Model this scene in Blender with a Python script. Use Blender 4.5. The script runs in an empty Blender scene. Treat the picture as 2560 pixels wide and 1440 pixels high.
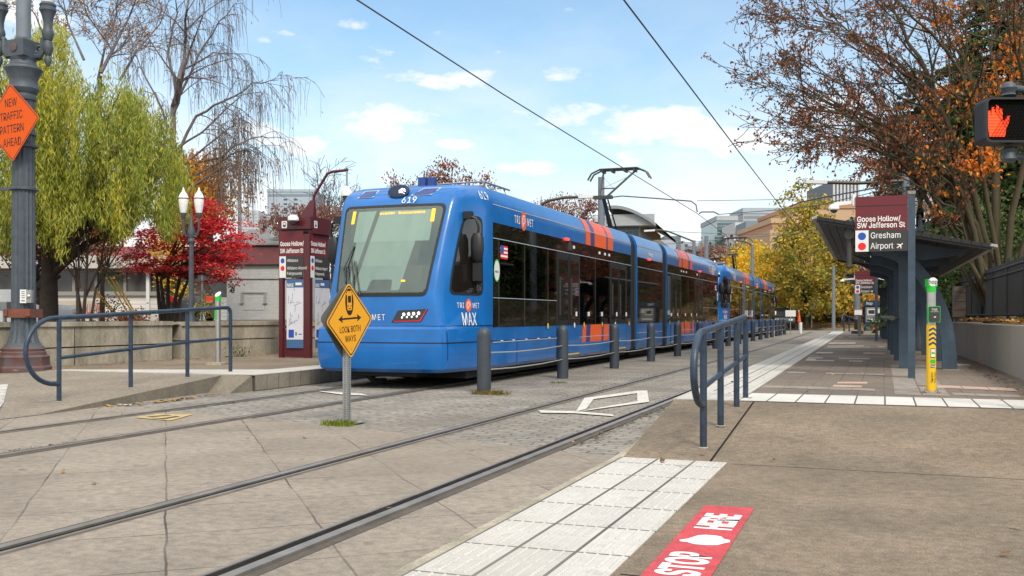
import bpy, math, random, os
import numpy as np
from mathutils import Vector, Matrix
R = random.Random(11); rng = np.random.default_rng(5)
SC = bpy.context.scene; C = SC.collection
PI = math.pi
# ---------------------------------------------------------------- camera model (metres, rail top z = 0, tracks run along +y)
F, YH, H = 2500.0, 790.0, 1.184
TH = math.atan(930/2500.0)
CR = Vector((math.cos(TH), math.sin(TH), 0)); CF = Vector((-math.sin(TH), math.cos(TH), 0))
def P(px, py, d):
    v = (CF + CR*((px-1280)/F))*d
    return Vector((v.x, v.y, H+(YH-py)/F*d))
def gp(px, py, z=0.0):
    return P(px, py, F*(H-z)/(py-YH))
def xp(px, py, X):
    k = (CF + CR*((px-1280)/F)).x
    return P(px, py, X/k)
# ---------------------------------------------------------------- scene objects
def props(o, label=None, cat=None, group=None, kind=None):
    if label: o['label'] = label
    if cat: o['category'] = cat
    if group: o['group'] = group
    if kind: o['kind'] = kind
    return o
def thing(name, label, cat, loc=(0,0,0), rz=0, group=None):
    o = bpy.data.objects.new(name, None); C.objects.link(o)
    o.empty_display_size = .2
    o.location = loc; o.rotation_euler = (0,0,rz)
    return props(o, label, cat, group)
def dup(root, loc=None, rz=None, label=None, skip=()):
    r = root.copy(); C.objects.link(r)
    if loc is not None: r.location = loc
    if rz is not None: r.rotation_euler = (0,0,rz)
    if label: r['label'] = label
    for ch in list(root.children):
        if ch.name.split('.')[0] in skip: continue
        c = ch.copy(); C.objects.link(c); c.parent = r
        for g in list(ch.children):
            d = g.copy(); C.objects.link(d); d.parent = c
    return r
class MB:
    def __init__(s): s.v=[]; s.f=[]; s.m=[]
    def add(s, vs, fs, mi=0):
        o=len(s.v); s.v += [tuple(v) for v in vs]
        s.f += [tuple(i+o for i in f) for f in fs]; s.m += [mi]*len(fs); return s
    def box(s,x0,x1,y0,y1,z0,z1,mi=0):
        vs=[(x,y,z) for z in (z0,z1) for y in (y0,y1) for x in (x0,x1)]
        return s.add(vs,[(0,2,3,1),(4,5,7,6),(0,1,5,4),(2,6,7,3),(0,4,6,2),(1,3,7,5)],mi)
    def obox(s,c,a,b,d,mi=0):
        c=Vector(c);a=Vector(a);b=Vector(b);d=Vector(d)
        vs=[c+a*i+b*j+d*k for k in (-1,1) for j in (-1,1) for i in (-1,1)]
        fs=[(0,2,3,1),(4,5,7,6),(0,1,5,4),(2,6,7,3),(0,4,6,2),(1,3,7,5)]
        if a.cross(b).dot(d)<0: fs=[f[::-1] for f in fs]
        return s.add(vs,fs,mi)
    def beam(s,p,q,w,h,mi=0,up=(0,0,1)):
        p=Vector(p);q=Vector(q);d=q-p
        a=d.cross(Vector(up)).normalized()*w/2
        b=a.cross(d).normalized()*h/2
        return s.obox((p+q)/2,a,d/2,b,mi)
    def tube(s,pts,r,n=8,mi=0,cap=True):
        pts=[Vector(p) for p in pts]; k=len(pts)
        rs=r if isinstance(r,(list,tuple)) else [r]*k
        t0=(pts[1]-pts[0]).normalized()
        u=t0.cross(Vector((0,0,1)))
        if u.length<.05: u=t0.cross(Vector((1,0,0)))
        u.normalize(); vs=[]
        for i,p in enumerate(pts):
            if i==0: t=pts[1]-p
            elif i==k-1: t=p-pts[i-1]
            else: t=(pts[i+1]-p).normalized()+(p-pts[i-1]).normalized()
            if t.length<1e-6: t=t0
            t=t.normalized(); u=(u-t*u.dot(t))
            if u.length<1e-5: u=t.orthogonal()
            u.normalize(); w=t.cross(u)
            for j in range(n):
                a=2*PI*j/n; vs.append(p+(u*math.cos(a)+w*math.sin(a))*rs[i])
        fs=[(i*n+j,i*n+(j+1)%n,(i+1)*n+(j+1)%n,(i+1)*n+j) for i in range(k-1) for j in range(n)]
        if cap:
            fs.append(tuple(range(n-1,-1,-1))); fs.append(tuple((k-1)*n+j for j in range(n)))
        return s.add(vs,fs,mi)
    def lathe(s,prof,n=16,c=(0,0,0),mi=0,flute=0,fl=(0,0),cap=True):
        vs=[];c=Vector(c)
        for r,z in prof:
            for j in range(n):
                a=2*PI*j/n; rr=r
                if flute and fl[0]<=z<=fl[1] and j%2: rr=r-flute
                vs.append((c.x+rr*math.cos(a),c.y+rr*math.sin(a),c.z+z))
        k=len(prof)
        fs=[(i*n+j,i*n+(j+1)%n,(i+1)*n+(j+1)%n,(i+1)*n+j) for i in range(k-1) for j in range(n)]
        if cap: fs.append(tuple(range(n-1,-1,-1))); fs.append(tuple((k-1)*n+j for j in range(n)))
        return s.add(vs,fs,mi)
    def prism(s,poly,M,t,mi=0,back=None):
        n=len(poly)
        vs=[M@Vector((x,y,0)) for x,y in poly]+[M@Vector((x,y,t)) for x,y in poly]
        fs=[tuple(range(n-1,-1,-1))]; s.add(vs,[],mi); o=len(s.v)-2*n
        s.f.append(tuple(o+i for i in range(n-1,-1,-1))); s.m.append(mi if back is None else back)
        s.f.append(tuple(o+n+i for i in range(n))); s.m.append(mi)
        for i in range(n):
            j=(i+1)%n; s.f.append((o+i,o+j,o+n+j,o+n+i)); s.m.append(mi if back is None else back)
        return s
    def poly(s,pts,mi=0): return s.add(pts,[tuple(range(len(pts)))],mi)
    def slab(s,pts,t,mi=0):                   # polygon in the ground plane (ccw, world z) with thickness t below
        n=len(pts); pts=[Vector(p) for p in pts]
        vs=pts+[p-Vector((0,0,t)) for p in pts]
        fs=[tuple(range(n)),tuple(range(2*n-1,n-1,-1))]+[(i,i+n,(i+1)%n+n,(i+1)%n) for i in range(n)]
        return s.add(vs,fs,mi)
    def build(s,name,mats,parent=None,org=None,smooth=None,bevel=0):
        if org is None: org=(0,0,0)
        me=bpy.data.meshes.new(name); ox,oy,oz=org
        me.from_pydata([(x-ox,y-oy,z-oz) for x,y,z in s.v],[],s.f)
        for m in (mats if isinstance(mats,(list,tuple)) else [mats]): me.materials.append(m)
        me.polygons.foreach_set('material_index',s.m)
        if smooth is not None:
            me.shade_smooth(); me.set_sharp_from_angle(angle=math.radians(smooth))
        me.update()
        o=bpy.data.objects.new(name,me); C.objects.link(o)
        if parent: o.parent=parent
        else: o.location=org
        if bevel:
            b=o.modifiers.new('bevel','BEVEL'); b.width=bevel; b.segments=2; b.limit_method='ANGLE'
        return o
def build_split(mb,name,mats,parent=None,org=None,**k):
    par=list(range(len(mb.v)))
    def fd(i):
        while par[i]!=i: par[i]=par[par[i]]; i=par[i]
        return i
    for f in mb.f:
        for i in f[1:]: par[fd(i)]=fd(f[0])
    gr={}
    for f,m in zip(mb.f,mb.m): gr.setdefault(fd(f[0]),[]).append((f,m))
    out=[]
    for fs in gr.values():
        g=MB(); ix={}
        for f,m in fs:
            for i in f:
                if i not in ix: ix[i]=len(g.v); g.v.append(mb.v[i])
            g.f.append(tuple(ix[i] for i in f)); g.m.append(m)
        out.append(g.build(name,mats,parent,org=org,**k))
    return out
def npmesh(name,V,Fq,mats,midx,parent=None,org=(0,0,0)):
    V=np.asarray(V,dtype=np.float32)-np.asarray(org,dtype=np.float32)
    k=Fq.shape[1]; n=len(Fq)
    me=bpy.data.meshes.new(name)
    me.vertices.add(len(V)); me.vertices.foreach_set('co',V.ravel())
    me.loops.add(n*k); me.loops.foreach_set('vertex_index',Fq.astype(np.int32).ravel())
    me.polygons.add(n); me.polygons.foreach_set('loop_start',np.arange(0,n*k,k,dtype=np.int32))
    for m in mats: me.materials.append(m)
    me.polygons.foreach_set('material_index',np.asarray(midx,dtype=np.int32))
    me.update(calc_edges=True); me.validate()
    o=bpy.data.objects.new(name,me); C.objects.link(o)
    if parent: o.parent=parent
    else: o.location=org
    return o
def plane_m(o,u,v):
    u=Vector(u).normalized();v=Vector(v).normalized();n=u.cross(v)
    return Matrix(((u.x,v.x,n.x,o[0]),(u.y,v.y,n.y,o[1]),(u.z,v.z,n.z,o[2]),(0,0,0,1)))
try:
    FONT=bpy.data.fonts.load(os.path.join(bpy.utils.resource_path('LOCAL'),'datafiles','fonts','Inter.woff2'))
except Exception:
    FONT=None
def text(body,size,mat_,parent,M,name='lettering',bold=0.0,xs=1.0,align='CENTER',t=.002,org=(0,0,0),gap=1.0,res=3):
    cu=bpy.data.curves.new(name,'FONT'); cu.body=body; cu.size=size*(1.34 if FONT else 1); xs=xs*(.91 if FONT else 1)
    if FONT: cu.font=FONT
    cu.align_x=align; cu.align_y='CENTER'
    cu.offset=bold*size*(.85 if FONT else 1); cu.extrude=t/2; cu.resolution_u=res; cu.space_character=gap; cu.space_line=.92
    ob=bpy.data.objects.new(name,cu)
    me=bpy.data.meshes.new_from_object(ob)
    bpy.data.objects.remove(ob); bpy.data.curves.remove(cu)
    me.transform(Matrix.Translation(-Vector(org or (0,0,0)))@M@Matrix.Diagonal((xs,1,1,1)))
    me.materials.clear(); me.materials.append(mat_)
    me.name=name
    o=bpy.data.objects.new(name,me); C.objects.link(o); o.parent=parent
    return o
# ---------------------------------------------------------------- materials
def mat(name,col,rough=.6,metal=0.,var=0.,vs=2.,bump=0.,bs=40.,spec=.5,coat=0.,emit=0.,fine=0.,fs=120.,col2=None,trans=0.,stretch=None,spots=0):
    m=bpy.data.materials.new(name); m.use_nodes=True
    nt=m.node_tree; N=nt.nodes; L=nt.links; b=N['Principled BSDF']
    c=(*col,1)
    b.inputs['Base Color'].default_value=c; b.inputs['Roughness'].default_value=rough; b.inputs['Metallic'].default_value=metal
    b.inputs['Specular IOR Level'].default_value=spec; b.inputs['Coat Weight'].default_value=coat; b.inputs['Coat Roughness'].default_value=.05
    m.diffuse_color=c
    if emit: b.inputs['Emission Color'].default_value=c; b.inputs['Emission Strength'].default_value=emit
    out=b.inputs['Base Color']
    if var or fine or bump:
        tc=N.new('ShaderNodeTexCoord'); src=tc.outputs['Object']
        if stretch:
            mp=N.new('ShaderNodeMapping'); mp.inputs['Scale'].default_value=stretch; L.new(src,mp.inputs[0]); src=mp.outputs[0]
        last=None
        if var:
            n=N.new('ShaderNodeTexNoise'); n.inputs['Scale'].default_value=vs; n.inputs['Detail'].default_value=6; n.inputs['Roughness'].default_value=.65
            L.new(src,n.inputs['Vector'])
            r=N.new('ShaderNodeValToRGB'); e=r.color_ramp.elements
            lo=col2 if col2 else tuple(x*(1-var) for x in col); hi=tuple(min(1,x*(1+var*(.3 if col2 else 1))) for x in col)
            e[0].position=.32; e[1].position=.68; e[0].color=(*lo,1); e[1].color=(*hi,1)
            L.new(n.outputs['Fac'],r.inputs[0]); last=r.outputs[0]
        for fs,fine in ([(fs,fine),(fs*.2,fine*.5)] if fine else []):
            n=N.new('ShaderNodeTexNoise'); n.inputs['Scale'].default_value=fs; n.inputs['Detail'].default_value=3
            L.new(src,n.inputs['Vector'])
            mr=N.new('ShaderNodeMapRange'); mr.inputs[1].default_value=.3; mr.inputs[2].default_value=.7; mr.inputs[3].default_value=1-fine; mr.inputs[4].default_value=1+fine
            L.new(n.outputs['Fac'],mr.inputs[0])
            mx=N.new('ShaderNodeMix'); mx.data_type='RGBA'; mx.blend_type='MULTIPLY'; mx.inputs[0].default_value=1
            if last: L.new(last,mx.inputs[6])
            else: mx.inputs[6].default_value=c
            L.new(mr.outputs[0],mx.inputs[7]); last=mx.outputs[2]
        if spots:
            n=N.new('ShaderNodeTexNoise'); n.inputs['Scale'].default_value=spots; n.inputs['Detail'].default_value=3; L.new(tc.outputs['Object'],n.inputs['Vector'])
            mr=N.new('ShaderNodeMapRange'); mr.inputs[1].default_value=.60; mr.inputs[2].default_value=.67; mr.inputs[3].default_value=1; mr.inputs[4].default_value=.86; L.new(n.outputs['Fac'],mr.inputs[0])
            mx=N.new('ShaderNodeMix'); mx.data_type='RGBA'; mx.blend_type='MULTIPLY'; mx.inputs[0].default_value=1; L.new(last,mx.inputs[6]); L.new(mr.outputs[0],mx.inputs[7]); last=mx.outputs[2]
        if last: L.new(last,out)
        if bump:
            n=N.new('ShaderNodeTexNoise'); n.inputs['Scale'].default_value=bs; n.inputs['Detail'].default_value=4
            L.new(src,n.inputs['Vector'])
            bp=N.new('ShaderNodeBump'); bp.inputs['Strength'].default_value=bump; bp.inputs['Distance'].default_value=.01
            L.new(n.outputs['Fac'],bp.inputs['Height']); L.new(bp.outputs[0],b.inputs['Normal'])
    if trans:
        ms=N.new('ShaderNodeMixShader'); tr=N.new('ShaderNodeBsdfTranslucent'); tr.inputs[0].default_value=c
        ms.inputs[0].default_value=trans; L.new(b.outputs[0],ms.inputs[1]); L.new(tr.outputs[0],ms.inputs[2])
        L.new(ms.outputs[0],N['Material Output'].inputs['Surface'])
    return m
def brickmat(name,c1,c2,mortar,w,h,ms,rot=0.,off=.5,rough=.85,var=.18,vs=.7,fine=.15,fs=90,bump=.4,smooth=.2,stain=None,distort=0.,axes='xy',fade=0.,spots=0):
    m=bpy.data.materials.new(name); m.use_nodes=True
    nt=m.node_tree; N=nt.nodes; L=nt.links; b=N['Principled BSDF']; b.inputs['Roughness'].default_value=rough
    m.diffuse_color=(*c1,1)
    tc=N.new('ShaderNodeTexCoord'); mp=N.new('ShaderNodeMapping')
    src=tc.outputs['Object']
    if distort:
        nn=N.new('ShaderNodeTexNoise'); nn.inputs['Scale'].default_value=1.3/max(w,.2); nn.inputs['Detail'].default_value=3
        L.new(src,nn.inputs['Vector'])
        sb=N.new('ShaderNodeVectorMath'); sb.operation='SUBTRACT'; sb.inputs[1].default_value=(.5,.5,.5); L.new(nn.outputs['Color'],sb.inputs[0])
        sl=N.new('ShaderNodeVectorMath'); sl.operation='SCALE'; sl.inputs['Scale'].default_value=distort; L.new(sb.outputs[0],sl.inputs[0])
        ad=N.new('ShaderNodeVectorMath'); ad.operation='ADD'; L.new(src,ad.inputs[0]); L.new(sl.outputs[0],ad.inputs[1]); src=ad.outputs[0]
    if axes=='xz': mp.inputs['Rotation'].default_value=(-PI/2,0,0)
    elif axes=='yz': mp.inputs['Rotation'].default_value=(-PI/2,-PI/2,0)
    else: mp.inputs['Rotation'].default_value=(0,0,rot)
    L.new(src,mp.inputs[0])
    br=N.new('ShaderNodeTexBrick'); br.offset=off; br.squash=1
    br.inputs['Color1'].default_value=(*c1,1); br.inputs['Color2'].default_value=(*c2,1); br.inputs['Mortar'].default_value=(*mortar,1)
    br.inputs['Scale'].default_value=1; br.inputs['Mortar Size'].default_value=ms; br.inputs['Mortar Smooth'].default_value=smooth
    br.inputs['Brick Width'].default_value=w; br.inputs['Row Height'].default_value=h
    L.new(mp.outputs[0],br.inputs['Vector']); last=br.outputs['Color']
    if fade:
        n=N.new('ShaderNodeTexNoise'); n.inputs['Scale'].default_value=.9; n.inputs['Detail'].default_value=4; L.new(tc.outputs['Object'],n.inputs['Vector'])
        mr=N.new('ShaderNodeMapRange'); mr.inputs[1].default_value=.4; mr.inputs[2].default_value=.62; mr.inputs[3].default_value=0; mr.inputs[4].default_value=fade
        L.new(n.outputs['Fac'],mr.inputs[0])
        mx=N.new('ShaderNodeMix'); mx.data_type='RGBA'; L.new(mr.outputs[0],mx.inputs[0]); L.new(last,mx.inputs[6]); mx.inputs[7].default_value=(*c1,1); last=mx.outputs[2]
    for sc,amt,lo,hi in ((vs,var,.3,.7),(fs,fine,.25,.75),(fs*.2,fine*.6,.38,.62)):
        n=N.new('ShaderNodeTexNoise'); n.inputs['Scale'].default_value=sc; n.inputs['Detail'].default_value=6; n.inputs['Roughness'].default_value=.6; L.new(tc.outputs['Object'],n.inputs['Vector'])
        mr=N.new('ShaderNodeMapRange'); mr.inputs[1].default_value=lo; mr.inputs[2].default_value=hi; mr.inputs[3].default_value=1-amt; mr.inputs[4].default_value=1+amt
        L.new(n.outputs['Fac'],mr.inputs[0])
        mx=N.new('ShaderNodeMix'); mx.data_type='RGBA'; mx.blend_type='MULTIPLY'; mx.inputs[0].default_value=1
        L.new(last,mx.inputs[6]); L.new(mr.outputs[0],mx.inputs[7]); last=mx.outputs[2]
    if stain:
        n=N.new('ShaderNodeTexNoise'); n.inputs['Scale'].default_value=.35; n.inputs['Detail'].default_value=5; L.new(tc.outputs['Object'],n.inputs['Vector'])
        mr=N.new('ShaderNodeMapRange'); mr.inputs[1].default_value=.5; mr.inputs[2].default_value=.7; mr.inputs[3].default_value=0; mr.inputs[4].default_value=.6; L.new(n.outputs['Fac'],mr.inputs[0])
        mx=N.new('ShaderNodeMix'); mx.data_type='RGBA'; L.new(mr.outputs[0],mx.inputs[0]); L.new(last,mx.inputs[6]); mx.inputs[7].default_value=(*stain,1); last=mx.outputs[2]
    if spots:
        n=N.new('ShaderNodeTexNoise'); n.inputs['Scale'].default_value=spots; n.inputs['Detail'].default_value=3; L.new(tc.outputs['Object'],n.inputs['Vector'])
        mr=N.new('ShaderNodeMapRange'); mr.inputs[1].default_value=.60; mr.inputs[2].default_value=.67; mr.inputs[3].default_value=1; mr.inputs[4].default_value=.84; L.new(n.outputs['Fac'],mr.inputs[0])
        mx=N.new('ShaderNodeMix'); mx.data_type='RGBA'; mx.blend_type='MULTIPLY'; mx.inputs[0].default_value=1; L.new(last,mx.inputs[6]); L.new(mr.outputs[0],mx.inputs[7]); last=mx.outputs[2]
    L.new(last,b.inputs['Base Color'])
    bp=N.new('ShaderNodeBump'); bp.inputs['Strength'].default_value=bump; bp.inputs['Distance'].default_value=.012; bp.invert=True
    n=N.new('ShaderNodeTexNoise'); n.inputs['Scale'].default_value=fs*.6; L.new(tc.outputs['Object'],n.inputs['Vector'])
    ma=N.new('ShaderNodeMath'); ma.operation='MULTIPLY_ADD'; ma.inputs[1].default_value=-.35; L.new(n.outputs['Fac'],ma.inputs[0]); L.new(br.outputs['Fac'],ma.inputs[2])
    L.new(ma.outputs[0],bp.inputs['Height']); L.new(bp.outputs[0],b.inputs['Normal'])
    return m
M={}
M['slab']=brickmat('concrete_slabs',(.268,.230,.184),(.225,.192,.152),(.075,.062,.05),.82,.82,.007,rot=math.radians(-39.5),off=0,var=.16,vs=1.1,fine=.26,fs=75,bump=.4,fade=.85,distort=.045,stain=(.195,.163,.126),spots=7)
M['setts']=brickmat('granite_setts',(.285,.262,.226),(.21,.192,.165),(.095,.082,.066),.27,.125,.014,rot=0,off=.37,var=.25,vs=1.0,fine=.28,fs=60,bump=.9,smooth=.7,distort=.08,fade=.45,stain=(.185,.158,.125))
M['walk']=mat('sidewalk_asphalt',(.195,.152,.106),.9,spots=9,var=.28,vs=.7,fine=.38,fs=85,bump=.6,bs=90)
M['ramp']=mat('ramp_aggregate',(.235,.20,.156),.9,var=.15,vs=1.2,fine=.42,fs=90,bump=.6,bs=90)
M['plat']=brickmat('platform_pavers',(.175,.14,.108),(.15,.12,.092),(.07,.058,.046),.3,.3,.006,off=0,var=.2,vs=.5,fine=.25,fs=130,bump=.3,fade=.8)
M['conc']=mat('old_concrete',(.34,.305,.235),.9,var=.4,vs=1.4,fine=.22,fs=60,bump=.4,bs=50,stretch=(1,1,.35))
M['kerbc']=mat('kerb_concrete',(.19,.165,.125),.9,var=.2,vs=2,fine=.25,fs=110,bump=.4)
M['wallc']=mat('smooth_wall_concrete',(.35,.315,.26),.9,var=.12,vs=.8,fine=.06,bump=.15,stretch=(1,1,.3))
M['kerbtile']=brickmat('kerb_tiles',(.25,.22,.17),(.215,.19,.145),(.08,.07,.055),.33,1.2,.008,off=0,axes='yz',bump=.4,var=.2,vs=2)
M['tact']=brickmat('white_tiles',(.54,.525,.495),(.47,.455,.425),(.10,.085,.065),.302,.605,.011,off=0,rough=.75,var=.07,vs=2.5,fine=.07,fs=60,bump=.3,stain=(.37,.335,.285),spots=5)
M['strip']=brickmat('edge_strip_tiles',(.52,.50,.46),(.47,.45,.41),(.33,.3,.25),.302,.302,.006,off=0,rough=.8,var=.08,vs=2,fine=.07,fs=60,bump=.3)
M['pinkp']=mat('pink_pavers',(.45,.31,.245),.9,var=.15,vs=5,fine=.1)
M['greyp']=mat('grey_pavers',(.27,.235,.20),.9,var=.2,vs=5,fine=.15)
M['palep']=mat('pale_pavers',(.50,.45,.38),.9,var=.15,vs=5,fine=.12)
M['steel']=mat('worn_rail_steel',(.36,.325,.285),.42,metal=.75,var=.25,vs=3)
M['groove']=mat('rail_groove_grime',(.022,.018,.015),.9,var=.4,vs=4,fine=.2,spec=.08)
M['railedge']=mat('rail_bed_grout',(.085,.072,.058),.85,var=.25,vs=3,fine=.2)
M['paint']=mat('road_paint_white',(.56,.54,.49),.85,var=.25,vs=9,fine=.12,fs=50)
M['ypaint']=mat('road_paint_worn_yellow',(.56,.40,.13),.85,var=.25,vs=7,col2=(.36,.28,.16))
M['asph']=mat('far_asphalt',(.15,.138,.12),.95,var=.15,vs=.3,fine=.15)
M['soil']=mat('leafy_soil',(.14,.10,.055),.95,var=.4,vs=1.4,fine=.4,fs=25)
M['grass']=mat('grass_ground',(.10,.13,.03),.95,var=.35,vs=1.5,fine=.4,fs=40)
M['leafl']=mat('leaf_litter',(.30,.17,.05),.95,var=.5,vs=3,fine=.5,fs=14,col2=(.12,.10,.03))
M['redst']=mat('red_floor_vinyl',(.50,.055,.065),.7,var=.2,vs=6,fine=.12,fs=60,spots=12)
M['white']=mat('white_vinyl',(.82,.81,.78),.6,var=.04,vs=9)
M['black']=mat('black_print',(.012,.012,.012),.6)
M['lens']=mat('signal_lens_black',(.006,.006,.006),.8,spec=.1)
M['blue']=mat('tram_blue_paint',(.005,.132,.43),.28,coat=.4,spec=.4,var=.14,vs=1.7,bump=.05,bs=1.6)
M['dblue']=mat('tram_navy_paint',(.02,.055,.22),.36,coat=.15)
M['orange']=mat('tram_orange_paint',(.86,.12,.018),.42,coat=.1)
M['glass']=mat('dark_tinted_glass',(.014,.011,.009),.03,spec=1.0)
M['gasket']=mat('black_rubber',(.012,.012,.012),.5)
M['seam']=mat('panel_seam',(.002,.012,.05),.5)
M['glint']=mat('pale_trim',(.42,.48,.58),.35)
M['under']=mat('black_underframe',(.012,.011,.010),.8,var=.3,vs=6)
M['greyroof']=mat('grey_metal',(.3,.31,.32),.45,metal=.5)
M['dkmetal']=mat('dark_bronze_metal',(.075,.072,.062),.5,metal=.5)
M['bluegrey']=mat('blue_grey_enamel',(.022,.042,.072),.42,var=.35,vs=8,fine=.12,fs=60)
M['bollard']=mat('bollard_paint',(.042,.053,.066),.5,var=.1,vs=5,fine=.14,fs=70)
M['shelter']=mat('shelter_blue_steel',(.042,.07,.10),.48,var=.2,vs=4,fine=.15,fs=50)
M['shelroof']=mat('shelter_dark_ribs',(.011,.011,.013),.6)
M['shelglass']=mat('shelter_edge_grey',(.36,.36,.34),.5)
M['cable']=mat('steel_cable',(.55,.52,.46),.4,metal=.6)
M['wire']=mat('overhead_wire',(.09,.09,.10),.5,metal=.3)
M['galv']=mat('galvanised_steel',(.32,.33,.32),.45,metal=.5,var=.12,vs=10)
M['stain']=mat('brushed_stainless',(.5,.49,.46),.35,metal=.8,var=.1,vs=10)
M['ysign']=mat('sign_yellow',(.80,.36,.008),.45)
M['osign']=mat('sign_orange',(.72,.095,.002),.6,spec=.25)
M['signback']=mat('sign_back_aluminium',(.20,.20,.185),.5,metal=.3)
M['maroon']=mat('maroon_panel',(.085,.008,.013),.4,coat=.2,var=.06)
M['maroonl']=mat('maroon_sign_face',(.135,.014,.021),.45)
M['dkgrey']=mat('charcoal_panel',(.035,.035,.034),.5)
M['lwhite']=mat('panel_white',(.72,.72,.71),.5)
M['dotb']=mat('blue_dot',(.012,.075,.42),.5)
M['dotr']=mat('red_dot',(.80,.008,.018),.5)
M['poster']=mat('map_paper',(.62,.63,.68),.5,var=.05)
M['postbl']=mat('map_header_blue',(.05,.13,.28),.5)
M['iron']=mat('painted_cast_iron',(.06,.075,.092),.55,var=.15,vs=6,fine=.12,fs=60,bump=.2)
M['ironrust']=mat('rusting_cast_iron',(.085,.08,.085),.65,var=.5,vs=4.5,col2=(.13,.042,.03),bump=.3)
M['polegrey']=mat('pole_grey',(.17,.20,.235),.5,var=.08,vs=5)
M['globe']=mat('lamp_globe',(.80,.80,.80),.3)
M['yel']=mat('validator_yellow',(.86,.52,.01),.4)
M['navy']=mat('validator_navy',(.03,.05,.13),.5)
M['green']=mat('validator_green',(.02,.50,.035),.4)
M['hand']=mat('signal_red_glow',(1,.045,.006),.5,emit=1.3)
M['amber']=mat('amber_led',(1,.36,.012),.5,emit=1.0)
M['redled']=mat('red_lamp_lit',(1,.05,.02),.5,emit=1.4)
M['lampw']=mat('white_lamp_lit',(1,.98,.92),.5,emit=1.3)
M['fence']=mat('black_fence',(.010,.010,.011),.55)
M['woodsign']=mat('weathered_board',(.12,.09,.075),.85,var=.4,vs=3,stretch=(1,1,6))
M['bark']=mat('mossy_bark',(.075,.053,.034),.95,var=.5,vs=5,col2=(.055,.055,.022),bump=.6,bs=25)
M['bark2']=mat('grey_bark',(.12,.105,.095),.95,var=.35,vs=6,bump=.5,bs=25)
M['barkd']=mat('dark_bark',(.05,.038,.03),.95,var=.3,vs=6)
M['twig']=mat('twig_bark',(.07,.05,.04),.95)
M['birchb']=mat('birch_twig',(.15,.125,.12),.95,var=.3,vs=4)
def leaves_m(base,cols,tr=.3): return [mat('%s_%d'%(base,i),c,.65,trans=tr,spec=.25) for i,c in enumerate(cols)]
LM={}
LM['willow']=leaves_m('willow_leaf',[(.33,.36,.045),(.23,.29,.04),(.50,.44,.05),(.40,.41,.085),(.13,.17,.03)])
LM['yellow']=leaves_m('yellow_leaf',[(.80,.52,.04),(.70,.50,.05),(.42,.40,.06),(.88,.56,.04)])
LM['olive']=leaves_m('olive_leaf',[(.52,.37,.06),(.36,.32,.06),(.22,.24,.05),(.60,.41,.06)])
LM['red']=leaves_m('crimson_leaf',[(.60,.035,.05),(.74,.06,.075),(.40,.022,.032),(.68,.085,.06)])
LM['rust']=leaves_m('rust_leaf',[(.24,.085,.045),(.33,.12,.055),(.16,.06,.035)],.2)
LM['orange']=leaves_m('orange_leaf',[(.78,.24,.03),(.66,.17,.025),(.82,.33,.035),(.5,.12,.02)])
LM['gold']=leaves_m('gold_leaf',[(.58,.30,.05),(.46,.20,.04),(.68,.38,.06)])
LM['green']=leaves_m('evergreen_leaf',[(.055,.095,.028),(.08,.13,.035),(.035,.062,.022),(.12,.15,.04)],.15)
LM['spruce']=leaves_m('spruce_needle',[(.10,.125,.115),(.07,.095,.085),(.13,.16,.145)],.1)
LM['hedge']=leaves_m('hedge_leaf',[(.04,.06,.02),(.07,.08,.025),(.16,.09,.03)],.15)
LM['litter']=leaves_m('fallen_leaf',[(.34,.16,.05),(.22,.10,.04),(.45,.27,.06),(.15,.075,.035)],.1)
LM['dusk']=leaves_m('faded_rust_leaf',[(.22,.10,.075),(.28,.13,.09),(.17,.085,.065)],.2)
LM['weed']=leaves_m('weed_blade',[(.16,.19,.03),(.10,.13,.025),(.24,.19,.06)])
# ================================================================ THE SETTING
def struct(name,mb,mats,org=(0,0,0),**k):
    return props(mb.build(name,mats,org=org,**k),kind='structure')
def cv(y):                                   # the tracks bend gently to the left far away
    return 0. if y<30 else -.80*((y-30)/45)**1.5
ZP=.25                                       # platform height
PXR=-2.2; PHEAD=-.0125                       # right platform edge and its heading
# ground: one sheet to the horizon
g=MB()
g.poly([(-1500,-40,-.03),(1500,-40,-.03),(1500,2500,-.03),(-1500,2500,-.03)])
struct('ground',g,M['asph'])
# street slabs + setts (skewed crossing edge)
def edge_y(x): return 8.25-(x+2.2)*.325
g=MB(); xs=[-40,-14,-9.6,-7.7,-5.4,-3.4,-2.15]
g.poly([(-2.1,-20,0),(-2.1,edge_y(-2.1),0)]+[(x,edge_y(x)+R.uniform(-.12,.12),0) for x in reversed(xs)]+[(-40,-20,0)])
struct('street',g,M['slab'])
g=MB()
g.poly([(-1.9,7.5,-.006),(-1.9,30,-.006),(-2.6,90,-.006),(-16,90,-.006),(-12,30,-.006),(-12,11.5,-.006),(-14,11.5,-.006),(-14,8,-.006)][::1])
struct('cobbled_trackbed',g,M['setts'])
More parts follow.
